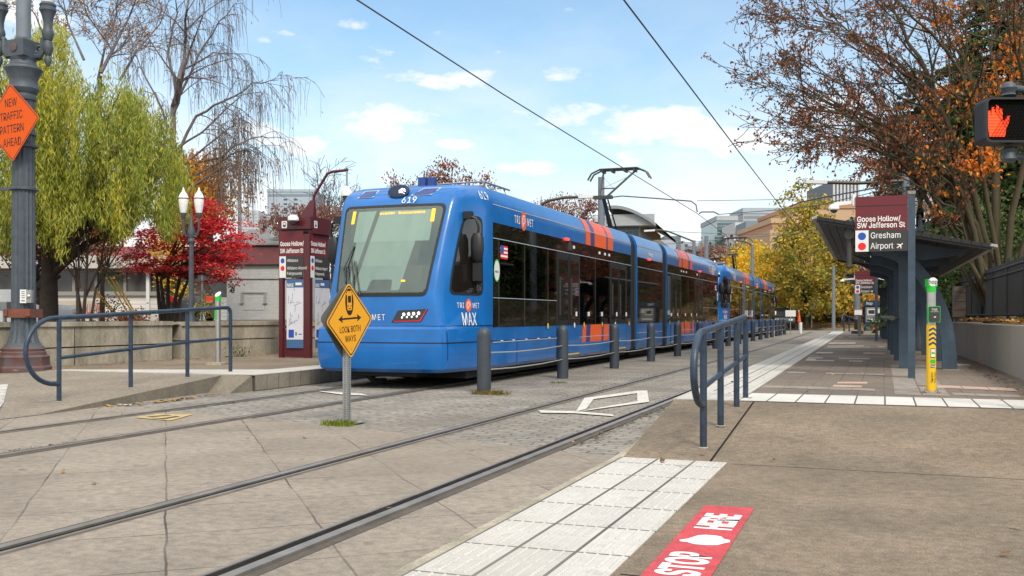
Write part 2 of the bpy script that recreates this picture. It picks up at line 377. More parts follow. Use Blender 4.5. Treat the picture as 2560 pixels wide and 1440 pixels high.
# rails
RX=[('right rail of the near track, deep black groove beside polished steel',-2.77),('left rail of the near track, polished steel beside setts',-4.2),
    ('right rail of the far track, running under the blue tram',-6.98),('left rail of the far track, beside the left platform kerb',-8.42)]
ys=[-6,0,4,8,12,18,24,30,36,42,48,54,60,66,72,78]
for i,(lab,x) in enumerate(RX):
    sg=1 if i%2==0 else -1                   # groove lies towards the middle of the track
    g=MB()
    def strip(x0,x1,z0,z1,mi):
        vs=[];fs=[]
        for y in ys:
            c=cv(y)
            for xx,zz in ((x0,z0),(x0,z1),(x1,z1),(x1,z0)): vs.append((x+xx+c,y,zz))
        n=len(ys)
        for k in range(n-1):
            for a in range(3): fs.append((k*4+a,k*4+a+1,(k+1)*4+a+1,(k+1)*4+a))
        g.add(vs,[f[::-1] for f in fs],mi)
    strip(-.10,.10,-.02,.003,2)
    w=.05 if i==0 else .032
    a,b=sorted((-sg*.034,-sg*(.034+w*1.5))); strip(a,b,-.02,.0065,1)
    strip(-.032,.032,-.02,.017,0)
    a,b=sorted((-sg*(.034+w*1.5),-sg*(.060+w*1.5))); strip(a,b,-.02,.012,0)
    o=g.build('rail',[M['steel'],M['groove'],M['railedge']],org=(x,10,0))
    props(o,lab,'rail','rails of the two tram tracks')
# right pavement: flat near the crossing, ramp, then platform
XR=30
g=MB()
g.slab([(-2.03,-12,.012),(XR,-12,.012),(XR,8.1,.012),(-2.03,8.1,.012)],.1)
g.add([(-2.03,8.1,.012),(XR,8.1,.012),(XR,11.2,ZP),(-2.205,11.2,ZP),(-2.205,11.2,-.05),(-2.03,8.1,-.05)],[(0,1,2,3),(0,3,4,5)],0)
struct('pavement',g,M['walk'])
g=MB()                                       # pale kerb line at the foot of the pad and the ramp
g.add([(-2.03,-12,.016),(-2.03,8.1,.016),(-2.11,8.1,.01),(-2.11,-12,.01)],[(0,1,2,3)])
g.add([(-2.03,8.1,.016),(-2.2,11.25,.012),(-2.3,11.25,.008),(-2.11,8.1,.01)],[(0,1,2,3)])
struct('kerb_line',g,M['conc'])
for i,y in enumerate((8.14,4.42)):
    pass
g=MB()                                       # saw cuts in the pavement
def cut(p,q,w=.012,z=.0145): 
    p=Vector((*p,z)) if len(p)==2 else Vector(p);q=Vector((*q,z)) if len(q)==2 else Vector(q); n=(q-p).cross(Vector((0,0,1))).normalized()*w/2; g.poly([p-n,q-n,q+n,p+n])
cut((-1.14,8.02),(6,7.9),.010); cut((-1.12,4.42),(5,4.3),.012)
a=gp(1775,1155,.012);b=gp(1888,1004,.24);cut((a.x,8.1,.0165),(b.x,11.18,ZP+.003),.018)
struct('pavement_joints',g,M['groove'])
# right platform
def px_edge(y): return PXR+PHEAD*(y-11.2)
g=MB()
y0,y1=11.21,63
g.slab([(px_edge(y0),y0,ZP),(30,y0,ZP),(30,y1,ZP),(px_edge(y1),y1,ZP)],.3)
struct('platform',g,M['plat'])
g=MB()                                       # white edge strip, laid 4 mm proud
w0,w1=.70,.62
g.slab([(px_edge(y0)-.02,y0-.03,ZP+.006),(px_edge(y0)+w0,y0-.03,ZP+.006),(px_edge(y1)+w1,y1,ZP+.006),(px_edge(y1)-.02,y1,ZP+.006)],.26)
o=g.build('tactile_edge_strip',M['strip'],org=(PXR,y0,ZP)); props(o,'long white tiled warning strip along the edge of the right platform','tactile paving')
g=MB(); 
for k in (.232,.465): 
    g.poly([(px_edge(y0)+k-.006,y0+1.2,ZP+.008),(px_edge(y0)+k+.006,y0+1.2,ZP+.008),(px_edge(y1)+k+.006,y1,ZP+.008),(px_edge(y1)+k-.006,y1,ZP+.008)])
struct('strip_joints',g,M['groove'])
g=MB()
g.slab([(px_edge(y0)+w0,11.16,ZP+.007),(6,11.16,ZP+.007),(6,12.3,ZP+.007),(px_edge(y0)+w0,12.3,ZP+.007)],.03)
o=g.build('tactile_end_row',brickmat('end_row_tiles',(.60,.585,.55),(.55,.535,.495),(.10,.085,.07),.302,1.14,.010,off=0,var=.07,fine=.08,fs=50,bump=.3),org=(px_edge(y0)+w0,11.16,ZP)); props(o,'row of long white tiles across the start of the right platform','tactile paving')
# paver bands on the platform
g=MB()
def band(p,q,dy,mi):
    a=gp(*p,ZP);b=gp(*q,ZP); n=max(1,round((b-a).length/.3)); d=(b-a)/n
    for i in range(n):
        s=a+d*i+d*.02; e=a+d*(i+1)-d*.02
        if R.random()<.06: continue
        g.poly([(s.x,s.y-dy/2,ZP+.004),(e.x,e.y-dy/2,ZP+.004),(e.x,e.y+dy/2,ZP+.004),(s.x,s.y+dy/2,ZP+.004)],mi)
for p,q,dy,mi in [((1908,966.5),(2188,975),.34,1),((2081,965),(2156,967),.32,0),((2092,957),(2170,957.5),.34,0),
    ((1968,931),(2212,937),.3,1),((2014,901),(2195,904),.34,2),((2016,898),(2040,899),.5,2),((2019,894.5),(2175,897),.4,2),((2026,890),(2215,893),.4,1),
    ((2040,882),(2083,882),.7,2),((2158,883),(2213,884),.8,0),((2046,875),(2215,877),.5,1),((2060,870),(2212,867),.5,2),((2068,866),(2160,865),.7,2),((2072,858),(2140,858),1.0,2),((2085,853),(2210,852),.7,1),((2095,843),(2200,842),1.0,2),((2100,838),(2190,838),1.2,1),
    ((2340,966),(2540,975),.42,0),((2380,985),(2560,992),.3,1),((2356,924),(2400,926),.4,1),((2360,911),(2425,913),.4,2)]:
    band(p,q,dy*1.25,mi)
a=gp(2212,990,ZP);b=gp(2258,880,ZP)
for k in range(2):
    for i in range(26):
        y=12.4+i*.31; x=.12+k*.31
        if R.random()<.95: g.poly([(x,y,ZP+.0035),(x+.29,y,ZP+.0035),(x+.29,y+.29,ZP+.0035),(x,y+.29,ZP+.0035)],1)
struct('paver_bands',g,[M['pinkp'],M['greyp'],M['palep']])
# tactile pad at the crossing
g=MB(); g.slab([(-2.02,-3,.019),(-1.13,-3,.019),(-1.17,8.06,.019),(-2.04,8.06,.019)],.03)
o=g.build('tactile_pad',M['tact'],org=(-2.03,-.1,0)); props(o,'white studded tactile pad three tiles wide beside the near track','tactile paving')
g=MB()
rngp=random.Random(3)
for i in range(15):
    for j in range(140):
        x=-2.03+(i//4)*.302+.055+(i%4)*.064; jj,jr=divmod(j,9); y=3.53+jj*.302+.05+jr*.025*1.25 if jr<8 else 99
        if y<8.0 and x<-1.16: 
            r=.0125; z=.0195
            vs=[(x+r*math.cos(a*PI/3),y+r*math.sin(a*PI/3),z) for a in range(6)]+[(x+r*.6*math.cos(a*PI/3),y+r*.6*math.sin(a*PI/3),z+.008) for a in range(6)]
            g.add(vs,[tuple(range(6,12))]+[(a,(a+1)%6,6+(a+1)%6,6+a) for a in range(6)])
g.build('studs',mat('stud_worn_white',(.50,.485,.45),.8,var=.12,vs=3),parent=o,org=(-2.03,-.1,0))
# left pavement ramp, left platform, its kerbs
LX=-9.36; LRX=-9.87
g=MB()
g.add([(-30,-12,.006),(-9.45,-12,.006),(-9.45,9.2,.006),(-30,9.2,.006),(LRX,13.4,ZP),(-30,13.4,ZP)],[(0,1,2,3),(3,2,4,5)])
struct('left_pavement',g,M['ramp'])
g=MB()
g.add([(-9.45,9.2,.006),(LRX,13.4,ZP),(LRX-.02,13.4,-.05),(-9.45,9.2,-.05)],[(0,3,2,1)])
g.add([(LRX+.004,13.28,.247),(LX,13.39,ZP),(LX-.04,12.82,-.02),(LRX-.08,12.92,-.02),(LX+.001,13.39,-.02)],[(0,3,2,1),(1,2,4)])
g.add([(LRX,13.28,.2475),(LRX,13.42,ZP+.001),(LX,13.42,ZP+.001),(LX,13.39,ZP+.0005)],[(0,3,2,1)])
struct('ramp_kerb',g,M['kerbc'])
g=MB()
g.slab([(LX,13.4,ZP),(LX+cv(60),62,ZP),(-16,62,ZP),(-30,13.4,ZP)][::1],.02)
struct('left_platform',g,M['walk'])
g=MB(); g.box(LX,LX+.04,13.4,62,-.05,ZP+.002)
o=g.build('platform_kerb',M['kerbtile'],org=(LX,13.4,0)); props(o,kind='structure')
g=MB()
g.slab([(LX+.045,13.36,ZP+.008),(LX+.045,62,ZP+.008),(LX-.62,62,ZP+.008),(LX-.62,14.75,ZP+.008),(-13.3,13.55,ZP+.008),(-13.3,13.30,ZP+.008)],.012)
o=g.build('tactile_edge_strip',M['strip'],org=(LX,13.36,ZP)); props(o,'white tiled warning strip along the edge of the left platform beside the tram','tactile paving')
g=MB(); g.poly([(-9.46,7.3,.012),(-9.47,8.55,.012),(-10.75,9.9,.012),(-12.5,11.6,.02+.0),(-12.5,7.3,.012)][::1])
for i,p in enumerate(g.v): g.v[i]=(p[0],p[1],max(.012,(p[1]-9.2)/4.2*.245+.012))
o=g.build('tactile_pad',M['tact'],org=(-9.5,7.3,0)); props(o,'white tactile pad cut at an angle at the left foot of the ramp','tactile paving')
# painted markings
def lineq(g,p,q,w,mi=0,z=.0075):
    a=gp(*p);b=gp(*q); n=(b-a).cross(Vector((0,0,1))).normalized()*w/2
    g.poly([Vector((v.x,v.y,z)) for v in (a-n,b-n,b+n,a+n)],mi)
def polyq(g,pts,z=.0075,mi=0):
    v=[gp(*p) for p in pts]; v=[Vector((p.x,p.y,z)) for p in v]
    if (v[1]-v[0]).cross(v[2]-v[1]).z<0: v=v[::-1]
    g.poly(v,mi)
g=MB()
polyq(g,[(1345,1026.5),(1352,1033),(1440,1034.5),(1440,1029.5)]); polyq(g,[(1440,1029.5),(1440,1034.5),(1535,1042),(1530,1037)],.0076)
polyq(g,[(1440,1030),(1465,1024),(1484,999),(1461,996)]); polyq(g,[(1461,996),(1484,999),(1597,983.6),(1593,978)],.0078)
polyq(g,[(1593,978),(1618,977),(1623,1005.5),(1593,1003)],.0079); polyq(g,[(1445,1030.5),(1476,1024),(1612,1001),(1622,1006)],.0081)
o=g.build('road_marking',M['paint'],org=gp(1500,1010)); props(o,'white painted outline of a slanted box with a stop line on the near track','road marking')
g=MB(); polyq(g,[(778,977),(905,985),(920,990),(860,988)])
o=g.build('road_marking',M['paint'],org=gp(850,985)); props(o,'short worn white line painted beside the tram front behind the yellow sign','road marking')
g=MB(); polyq(g,[(265,1008),(330,1013),(328,1015),(260,1010)])
o=g.build('road_marking',M['paint'],org=gp(300,1012)); props(o,'thin white line painted below the left ramp kerb','road marking')
g=MB(); polyq(g,[(335,1045),(395,1037),(485,1037),(425,1053)]); 
o=g.build('road_marking',M['ypaint'],org=gp(410,1045)); props(o,'worn yellow painted patch with a dark symbol between the far rails','road marking')
g=MB()
for a in ([(365,1043),(378,1045),(430,1040),(420,1038.5)],[(400,1048),(412,1050),(452,1043),(440,1041.5)],[(378,1047),(390,1048.5),(412,1050),(405,1047)]): polyq(g,a,.0092)
g.build('symbol',M['railedge'],parent=o,org=gp(410,1045))
# stop sticker
r=thing('floor_sticker','red rectangular floor sticker with white lettering reading stop here','floor sticker',(-.875,5.2,.012))
g=MB(); g.slab([(-.15,-1.75,.004),(.155,-1.75,.004),(.135,1.02,.004),(-.16,1.0,.004)],.002); g.build('vinyl',M['redst'],parent=r)
mm=plane_m((-.005,.53,.006),(0,1,0),(-1,0,0)); text('HERE',.27,M['white'],r,mm,bold=.05,xs=.76,t=.0008)
mm=plane_m((-.005,-.50,.006),(0,1,0),(-1,0,0)); text('STOP',.27,M['white'],r,mm,bold=.05,xs=.76,t=.0008)
g=MB(); pts=[]
for x,y in ((-.115,-.06),(-.125,-.03),(-.09,0),(-.05,.085),(-.02,.10),(.03,.105),(.07,.09),(.09,.05),(.125,.035),(.13,-.005),(.10,-.04),(.08,-.075),(.03,-.09),(-.03,-.09),(-.06,-.075),(-.08,-.06)): pts.append((x,y*1.25+.03,.0058))
g.poly(pts); g.build('hand_symbol',M['white'],parent=r)
# terrain left behind the planter walls, and far right bank
g=MB()
def terr(x,y):
    z=1.0
    if y>34: z=1.0+min(1,(y-34)/8)*.1
    return z
g.poly([(-14.42,9,1.0),(-14.42,62,1.0),(-200,200,1.0),(-200,9,1.0)])
struct('planter_soil',g,M['soil'])
g=MB(); g.poly([(-24,26,1.006),(-22.5,47,1.006),(-60,60,1.006),(-60,30,1.006)]); struct('car_park',g,M['asph'])
g=MB(); g.poly([gp(515,794,1.01)]+[Vector(p) for p in [(-17.5,29,1.01),(-15.5,29,1.01),(-15.5,40,1.01),(-24,46,1.01)]]); struct('lawn',g,M['grass'])
g=MB()
g.poly([(2.1,8.5,1.0),(40,8.5,1.2),(60,70,2.0),(1.2,64,.95)]); struct('bank',g,M['soil'])
# far end: side road kerb, leaf covered lawn rising to a hedge
g=MB()
g.add([(-30,92,.12),(40,84,.12),(40,84,-.05),(-30,92,-.05),(-30,92.3,.14),(40,84.3,.14)],[(3,2,1,0),(0,1,5,4)],0)
struct('far_kerb',g,M['conc'])
g=MB()
g.add([(-30,92.3,.13),(40,84.3,.13),(45,104,1.6),(-30,108,1.5),(60,200,6),(-60,200,5)],[(0,1,2,3),(3,2,4,5)]); struct('leafy_lawn',g,M['leafl'])
# ================================================================ TRAM (x lateral, y from the nose backwards, z above rail)
FS=[(.27,.12,1.05,1.27),(.33,.04,1.14,1.315),(.5,.0,1.17,1.325),(.74,.0,1.17,1.325),(.97,.02,1.16,1.325),(1.0,.05,1.13,1.325),(1.04,.09,1.08,1.325),
    (1.3,.10,1.01,1.325),(1.57,.12,.985,1.325),(2.0,.26,.995,1.325),(2.5,.44,1.02,1.325),(3.0,.62,1.055,1.325),(3.13,.68,1.06,1.325),(3.25,.78,1.06,1.285),(3.36,.95,1.02,1.22),(3.42,1.15,.95,1.17),(3.45,1.45,.86,1.10)]
def lev(z):
    if z<=FS[0][0]: return FS[0][1:]
    for a,b in zip(FS,FS[1:]):
        if z<=b[0]:
            t=(z-a[0])/(b[0]-a[0]); return tuple(a[i]+(b[i]-a[i])*t for i in (1,2,3))
    return FS[-1][1:]
SE=1.78; BOW=.07
def front_s(l,z):
    s0,hw,fu=lev(z); return s0+BOW*(l/hw)**2
def side_l(s,z):
    s0,hw,fu=lev(z); c=s0+BOW
    t=max(0,min(1,(s-c)/(SE-c))); return hw+(fu-hw)*(1-(1-t)**1.7)
def plan(z,send):
    s0,hw,fu=lev(z); pts=[]
    for u in (0,.25,.5,.75): l=u*(hw-.08); pts.append((l,front_s(l,z)))
    a=(hw-.08,front_s(hw-.08,z)); b=(hw,s0+BOW); c=(side_l(s0+BOW+.16,z),s0+BOW+.16)
    for t in (0,.25,.5,.75,1): pts.append(tuple((1-t)**2*a[i]+2*t*(1-t)*b[i]+t*t*c[i] for i in (0,1)))
    for t in (.25,.5,.75,1):
        s=c[1]+(SE-c[1])*t; pts.append((side_l(s,z),s))
    for s in (4.5,8.,send): pts.append((fu,s))
    return pts
def rr(poly,z0,z1): pass
def row_range(z,z0,z1,fl,fr,rad):
    a,b=fl(z),fr(z); d=min(z-z0,z1-z)
    if d<rad: k=rad-math.sqrt(max(0,rad*rad-(rad-d)**2)); a+=k; b-=k
    return a,b
def patch(surf,z0,z1,fl,fr,rad=.08,nc=10,nz=14,off=.006):
    zs=[z0,z0+rad*.15,z0+rad*.5,z0+rad]+[z0+rad+(z1-z0-2*rad)*i/nz for i in range(1,nz)]+[z1-rad,z1-rad*.5,z1-rad*.15,z1]
    vs=[];fs=[]
    for z in zs:
        a,b=row_range(z,z0,z1,fl,fr,rad)
        for i in range(nc+1): vs.append(surf(a+(b-a)*i/nc,z,off))
    n=nc+1
    for r in range(len(zs)-1):
        for i in range(nc): fs.append((r*n+i,r*n+i+1,(r+1)*n+i+1,(r+1)*n+i))
    return vs,fs
def fsurf(l,z,off): return (l,front_s(l,z)-off,z+off*.25)
def ssurf(sg): return lambda s,z,off: (sg*(side_l(s,z)+off),s-off*.3,z)
def glass_front(name):
    m=bpy.data.materials.new(name); m.use_nodes=True; nt=m.node_tree;N=nt.nodes;L=nt.links
    gl=N.new('ShaderNodeBsdfGlossy'); gl.inputs['Roughness'].default_value=.03; gl.inputs['Color'].default_value=(.80,.95,.88,1)
    tr=N.new('ShaderNodeBsdfTransparent'); tr.inputs[0].default_value=(.80,.9,.86,1)
    mx=N.new('ShaderNodeMixShader'); mx.inputs[0].default_value=.13
    L.new(tr.outputs[0],mx.inputs[1]); L.new(gl.outputs[0],mx.inputs[2]); L.new(mx.outputs[0],N['Material Output'].inputs[0]); m.diffuse_color=(.5,.6,.6,1)
    return m
M['wind']=glass_front('windscreen_glass')
def glass_pane(name):
    m=bpy.data.materials.new(name); m.use_nodes=True; nt=m.node_tree;N=nt.nodes;L=nt.links
    gl=N.new('ShaderNodeBsdfGlossy'); gl.inputs['Roughness'].default_value=.02
    tr=N.new('ShaderNodeBsdfTransparent'); tr.inputs[0].default_value=(.80,.77,.73,1)
    fr=N.new('ShaderNodeFresnel'); fr.inputs[0].default_value=1.6
    mx=N.new('ShaderNodeMixShader'); L.new(fr.outputs[0],mx.inputs[0])
    L.new(tr.outputs[0],mx.inputs[1]); L.new(gl.outputs[0],mx.inputs[2]); L.new(mx.outputs[0],N['Material Output'].inputs[0]); m.diffuse_color=(.1,.1,.1,1)
    return m
M['pane']=glass_pane('tinted_window_pane')
M['seat']=mat('seat_red_brown',(.50,.20,.12),.7); M['inwall']=mat('interior_lining',(.75,.73,.70),.7); M['infloor']=mat('interior_floor',(.25,.24,.23),.8); M['pole_y']=mat('grab_pole_steel',(.6,.58,.52),.35,metal=.7)
M['cabin']=mat('pale_cab_interior',(.20,.245,.22),.8,var=.08,vs=2)
M['cabdark']=mat('dark_cab_interior',(.03,.03,.03),.8)
L1=11.9; LT=28.6; CS0,CS1=12.62,15.98
def build_tram(loc,rz,label,detail=True):
    root=thing('tram',label,'tram',loc,rz,'coupled blue trams')
    sec=MB(); rows=[]
    for z,*_ in FS:
        p=plan(z,L1); rows.append([(-l,s,z) for l,s in reversed(p)][:-1]+[(l,s,z) for l,s in p])
    n=len(rows[0]); vs=[v for r in rows for v in r]; fs=[]
    for r in range(len(rows)-1):
        for i in range(n-1):
            if 1.03<FS[r][0]<2.3 and (i<3 or i>n-5): continue          # window openings
            fs.append((r*n+i,r*n+i+1,(r+1)*n+i+1,(r+1)*n+i))
    top=(len(rows)-1)*n
    for i in range(n//2): 
        j=n-1-i
        if j-1>i+1: fs.append((top+i,top+i+1,top+j-1,top+j)); fs.append((i+1,i,j,j-1))
        else: fs.append((top+i,top+i+1,top+j)); fs.append((i+1,i,j))
    fs.append(tuple(r*n for r in range(len(rows)))[::-1]+tuple(r*n+n-1 for r in range(len(rows))))
    sec.add(vs,fs)
    body=sec.build('cab_section',M['blue'],parent=root,smooth=24)
    K=lambda mb,name,m,**k: mb.build(name,m,parent=body,**k)
    # ---- windscreen
    g=MB(); g.add(*patch(fsurf,1.50,3.05,lambda z:-(.83+.12*(z-1.5)/1.55),lambda z:.83+.12*(z-1.5)/1.55,.10,14,off=.008)); K(g,'windscreen_frame',M['gasket'])
    g=MB(); g.add(*patch(fsurf,1.555,3.0,lambda z:-(.79+.12*(z-1.5)/1.55),lambda z:.79+.12*(z-1.5)/1.55,.09,14,off=.016)); K(g,'windscreen',M['wind'])
    # things seen in the windscreen: blind, driver seat, lamps
    g=MB()
    bl=lambda l,z,off:(l,front_s(l,z)-.0105,z)
    g.add(*patch(bl,1.60,2.95,lambda z:-.60,lambda z:.60-.26*(2.95-z)/1.35,.03,8)); K(g,'cab_partition',M['cabin'])
    g=MB(); g.add(*patch(lambda l,z,off:(l,front_s(l,z)-.0125,z),2.42,2.95,lambda z:-.66,lambda z:.74,.02,8)); K(g,'sun_blind',mat('roller_blind',(.255,.31,.28),.9))
    g=MB(); g.add(*patch(lambda l,z,off:(l,front_s(l,z)-.0135,z),1.60,2.95,lambda z:-.58+.20*(z-1.6),lambda z:-.50+.20*(z-1.6),.02,2)); 
    g.add(*patch(lambda l,z,off:(l,front_s(l,z)-.0135,z),1.57,1.78,lambda z:-.25+.3*(z-1.57),lambda z:.2,.04,4)); K(g,'cab_console',M['cabdark'])
    g=MB()
    for l in (-.74,.74): g.add(*patch(lambda l,z,off:(l,front_s(l,z)-.019,z),2.74,2.96,lambda z:l-.03,lambda z:l+.03,.005,2,3))
    xx=-.24
    for wds in ((.05,.02,.05,.03,.05,.02),(.04,.03,.05,.02,.05,.03,.04,.05,.02,.04)):
        for w in wds:
            h=R.choice((.03,.04,.045)); zc=2.90
            g.add([(xx,front_s(xx,zc)-.018,zc-h/2),(xx+w,front_s(xx+w,zc)-.018,zc-h/2),(xx+w,front_s(xx+w,zc+h/2)-.019,zc+h/2),(xx,front_s(xx,zc+h/2)-.019,zc+h/2)],[(0,1,2,3)]); xx+=w+.012
        xx+=.06
    g.add(*patch(lambda l,z,off:(l,front_s(l,z)-.018,z),1.74,1.77,lambda z:.36,lambda z:.43,.005,2,3))
    K(g,'destination_display',M['amber'])
    g=MB()
    for x0,x1,z1 in ((-.62,-.73,2.02),(-.45,-.60,2.1)):
        for d in (0,.05): g.tube([(x0+d*2,front_s(x0,1.53)-.04,1.53),(x1+d,front_s(x1,z1)-.05,z1)],.011,5)
    g.tube([(-.73,front_s(-.73,1.9)-.055,1.95),(-.62,front_s(-.62,2.4)-.05,2.35)],.012,5)
    K(g,'wiper',M['gasket'])
    # ---- cab side windows
    for sg in (1,-1):
        s_=ssurf(sg)
        fl=lambda z:.50+.44*max(0,(z-1.55)/1.3)**1.25; fr=lambda z:1.37
        a=patch(s_,1.53,2.87,lambda z:fl(z)-.035,lambda z:1.40,.12,8,off=.006); b=patch(s_,1.575,2.82,lambda z:fl(z)+.01,lambda z:1.355,.10,8,off=.011)
        if sg<0: a=(a[0],[f[::-1] for f in a[1]]); b=(b[0],[f[::-1] for f in b[1]])
        g=MB(); g.add(*a); K(g,'cab_window_frame',M['gasket'])
        g=MB(); g.add(*b); K(g,'cab_window',M['glass'])
        # mirrors
        g=MB(); l0=side_l(.95,2.86)
        g.obox((sg*(l0+.06),.93,2.86),(.07,0,0),(0,.06,0),(0,0,.06)); 
        g.tube([(sg*(l0+.10),.92,2.84),(sg*(l0+.2),.93,2.80),(sg*(l0+.24),.95,2.66),(sg*(l0+.22),.97,2.5)],.022,6)
        prof=[(.03,0),(.085,.05),(.105,.2),(.10,.38),(.06,.46)]
        vs=[];k=10
        for r_,z_ in prof:
            for j in range(k): vs.append((sg*(l0+.2)+1.15*r_*math.cos(2*PI*j/k),.98+.75*r_*math.sin(2*PI*j/k),2.08+z_*1.05))
        g.add(vs,[(i*k+j,i*k+(j+1)%k,(i+1)*k+(j+1)%k,(i+1)*k+j) for i in range(4) for j in range(k)]+[tuple(range(k-1,-1,-1)),tuple(4*k+j for j in range(k))])
        g.obox((sg*(l0+.19),1.02,1.92),(.075,0,0),(0,.035,0),(0,0,.15))
        K(g,'mirror',M['gasket'],smooth=50)
        # headlights
        hp=[(.23,1.08),(.34,1.27),(.86,1.295),(.74,1.09)]
        vs=[fsurf(sg*l,z,.008) for l,z in hp]; g=MB(); g.poly(vs if sg>0 else vs[::-1]); vs=[fsurf(sg*l,z,.016) for l,z in [(.245,1.10),(.345,1.26),(.83,1.285),(.715,1.108)]]; 
        K(g,'headlight_rim',M['gasket'])
        g=MB(); 
        for q4 in ([(.27,1.085),(.735,1.095),(.73,1.107),(.273,1.096)],[(.735,1.095),(.85,1.29),(.838,1.29),(.718,1.108)]):
            v4=[fsurf(sg*l,z,.0195) for l,z in q4]; g.poly(v4 if sg>0 else v4[::-1])
        K(g,'headlight_trim',M['dotr'])
        g=MB(); g.poly(vs if sg>0 else vs[::-1]); K(g,'headlight_lens',M['dkgrey'])
        g=MB()
        for i in range(4):
            for j in range(2):
                x=.42+i*.085+j*.03; z=1.155+j*.05+.006*i; c=fsurf(sg*x,z,.022); rr_=.026 if j else .015
                g.add([(c[0]+rr_*math.cos(a*PI/4),c[1],c[2]+rr_*math.sin(a*PI/4)) for a in range(8)],[tuple(range(8))])
        K(g,'headlight',M['lampw'])
        # ---- side glass band, doors, stripes
        X=sg*1.325
        def pan(s0,s1,z0,z1,off,mb,mi=0): mb.box(min(X,X+sg*off),max(X,X+sg*off),s0,s1,z0,z1,mi)
        g=MB(); pan(SE,L1-.03,2.49,2.815,.006,g); pan(SE,5.42,.987,1.52,.006,g); pan(7.0,9.72,.987,1.06,.006,g)
        for s0,s1 in ((SE,2.07),(3.37,3.43),(4.77,4.83),(5.36,7.06),(8.32,8.38),(9.65,L1-.03)): pan(s0,s1,.988,2.489,.005,g)
        K(g,'window_band',M['glass'])
        for s0,s1 in ((2.07,3.38),(3.42,4.78),(4.82,5.37)): g=MB(); pan(s0,s1,1.50,2.53,.012,g); K(g,'window',M['pane'])
        for s0,s1 in ((7.05,8.33),(8.37,9.66)): g=MB(); pan(s0,s1,1.02,2.53,.012,g); K(g,'window',M['pane'])
        for s0 in (5.42,9.72):
            for k in (0,1):
                g=MB(); pan(s0+.8*k+.01,s0+.8*k+.785,.37,.985,.014,g,0); pan(s0+.8*k+.01,s0+.8*k+.785,.986,2.52,.014,g,1); pan(s0+.8*k+.05,s0+.8*k+.745,.985,2.46,.019,g,1)
                pan(s0+.8*k+.09,s0+.8*k+.705,1.10,2.38,.022,g,2); pan(s0+.8*k+.01,s0+.8*k+.785,.345,.37,.016,g,3)
                pan(s0+.8*k+.10,s0+.8*k+.13,1.2,2.0,.05,g,4)
                K(g,'door',[M['blue'],M['gasket'],M['glass'],M['yel'],M['dkmetal']])
        g=MB()
        pan(SE,L1-.03,3.122,3.138,.006,g); pan(1.78,L1-.03,2.535,2.548,.016,g); pan(SE,5.38,1.497,1.508,.016,g)
        for s in (2.05,3.40,4.80,5.39,7.03,8.35,9.69,11.35): pan(s-.007,s+.007,1.0,2.53,.015,g,1)
        pan(SE,5.4,.718,.734,.008,g,0); pan(7.02,9.68,.708,.722,.008,g); K(g,'side_trim',[M['dkmetal'] if False else M['glint'],M['dkmetal']])
        g=MB()
        for s in (5.4,7.02,9.7,11.36): pan(s-.012,s+.012,.30,.985,.004,g)
        for s in (3.0,): pan(s-.008,s+.008,.30,.718,.003,g)
        pan(SE,5.4,.735,.75,.003,g); pan(7.02,9.68,.723,.738,.003,g); K(g,'panel_seam',M['seam'])
        # stripes: upper on the fairing, lower on the skirt
        def stripe(mb,s0,s1,z0,z1,sl,off,mi):
            zs=[z0,(z0+z1)/2,z1] if z1<3.1 else [z0,3.13,3.25,3.36,3.415]
            vs=[]
            for z in zs:
                f=lev(z)[2]; d=sl*(z-z0)
                for s in (s0+d,s1+d): vs.append((sg*(f+off),s,z+(.004 if z>3.2 else 0)))
            fs=[(2*i,2*i+1,2*i+3,2*i+2) for i in range(len(zs)-1)]
            mb.add(vs,fs if sg>0 else [f[::-1] for f in fs],mi)
        g=MB()
        for s0,s1,mi in ((7.55,7.95,0),(7.95,8.3,1),(8.3,9.35,0),(9.35,9.5,1),(9.5,10.0,0)): stripe(g,s0,s1,2.817,3.41,-.03,.004,mi)
        for s0,s1,mi in ((7.2,7.5,0),(7.5,7.85,1),(7.85,8.85,0),(8.85,9.02,1),(9.02,9.5,0)): stripe(g,s0,s1,.30,.985,.15,.005,mi)
        build_split(g,'livery_stripe',[M['orange'],M['dblue']],parent=body)
        # small fittings on the flank
        g=MB()
        for s,mi in ((4.75,0),(6.6,1),(7.35,0),(8.9,0),(10.15,1),(11.6,0)): 
            c=(X+sg*.02,s,.985); g.add([(c[0]+.006*sg,s+.055*math.cos(a*PI/6),.985+.06*math.sin(a*PI/6)) for a in range(12)],[tuple(range(12)) if sg>0 else tuple(range(11,-1,-1))],mi)
        for s in (6.75,7.75,8.9,10.3,11.3): pan(s-.06,s+.06,1.18,1.28,.024,g,1)
        for s in (6.6,8.7,9.2,9.6): pan(s-.05,s+.05,2.66,2.72,.02,g,1)
        for s in (2.2,2.8,3.5,4.2,4.9): pan(s-.05,s+.05,.738,.752,.014,g,1)
        pan(6.15,6.3,2.60,2.78,.05,g,2)
        build_split(g,'door_button',[M['yel'],M['white'],M['dkmetal']],parent=body)
        g=MB()
        for s in (6.05,): pan(s-.08,s+.08,2.80,2.85,.05,g)
        K(g,'signal_lamp',M['redled'])
        # lettering
        def conf(o,front=False):
            for v in o.data.vertices:
                a,b,t_=v.co
                if front: p=fsurf(a,b,.019+t_)
                else: p=(sg*(side_l(a,b)+.007+t_),a,b+0)
                v.co=p
            return o
        def ctext(s_,size,s,z,**k):
            xs=k.pop('xs',1); k.setdefault('t',.001)
            m_=Matrix(((sg,0,0,s),(0,1,0,z),(0,0,1,0),(0,0,0,1)))
            o=text(s_,size,M['white'],body,m_,xs=xs,**k); conf(o); 
            if sg<0: o.data.flip_normals()
            return o
        def sidem(s,z): 
            return plane_m((sg*(side_l(s,z)+.006),s,z),(0,sg,0),(0,0,1))
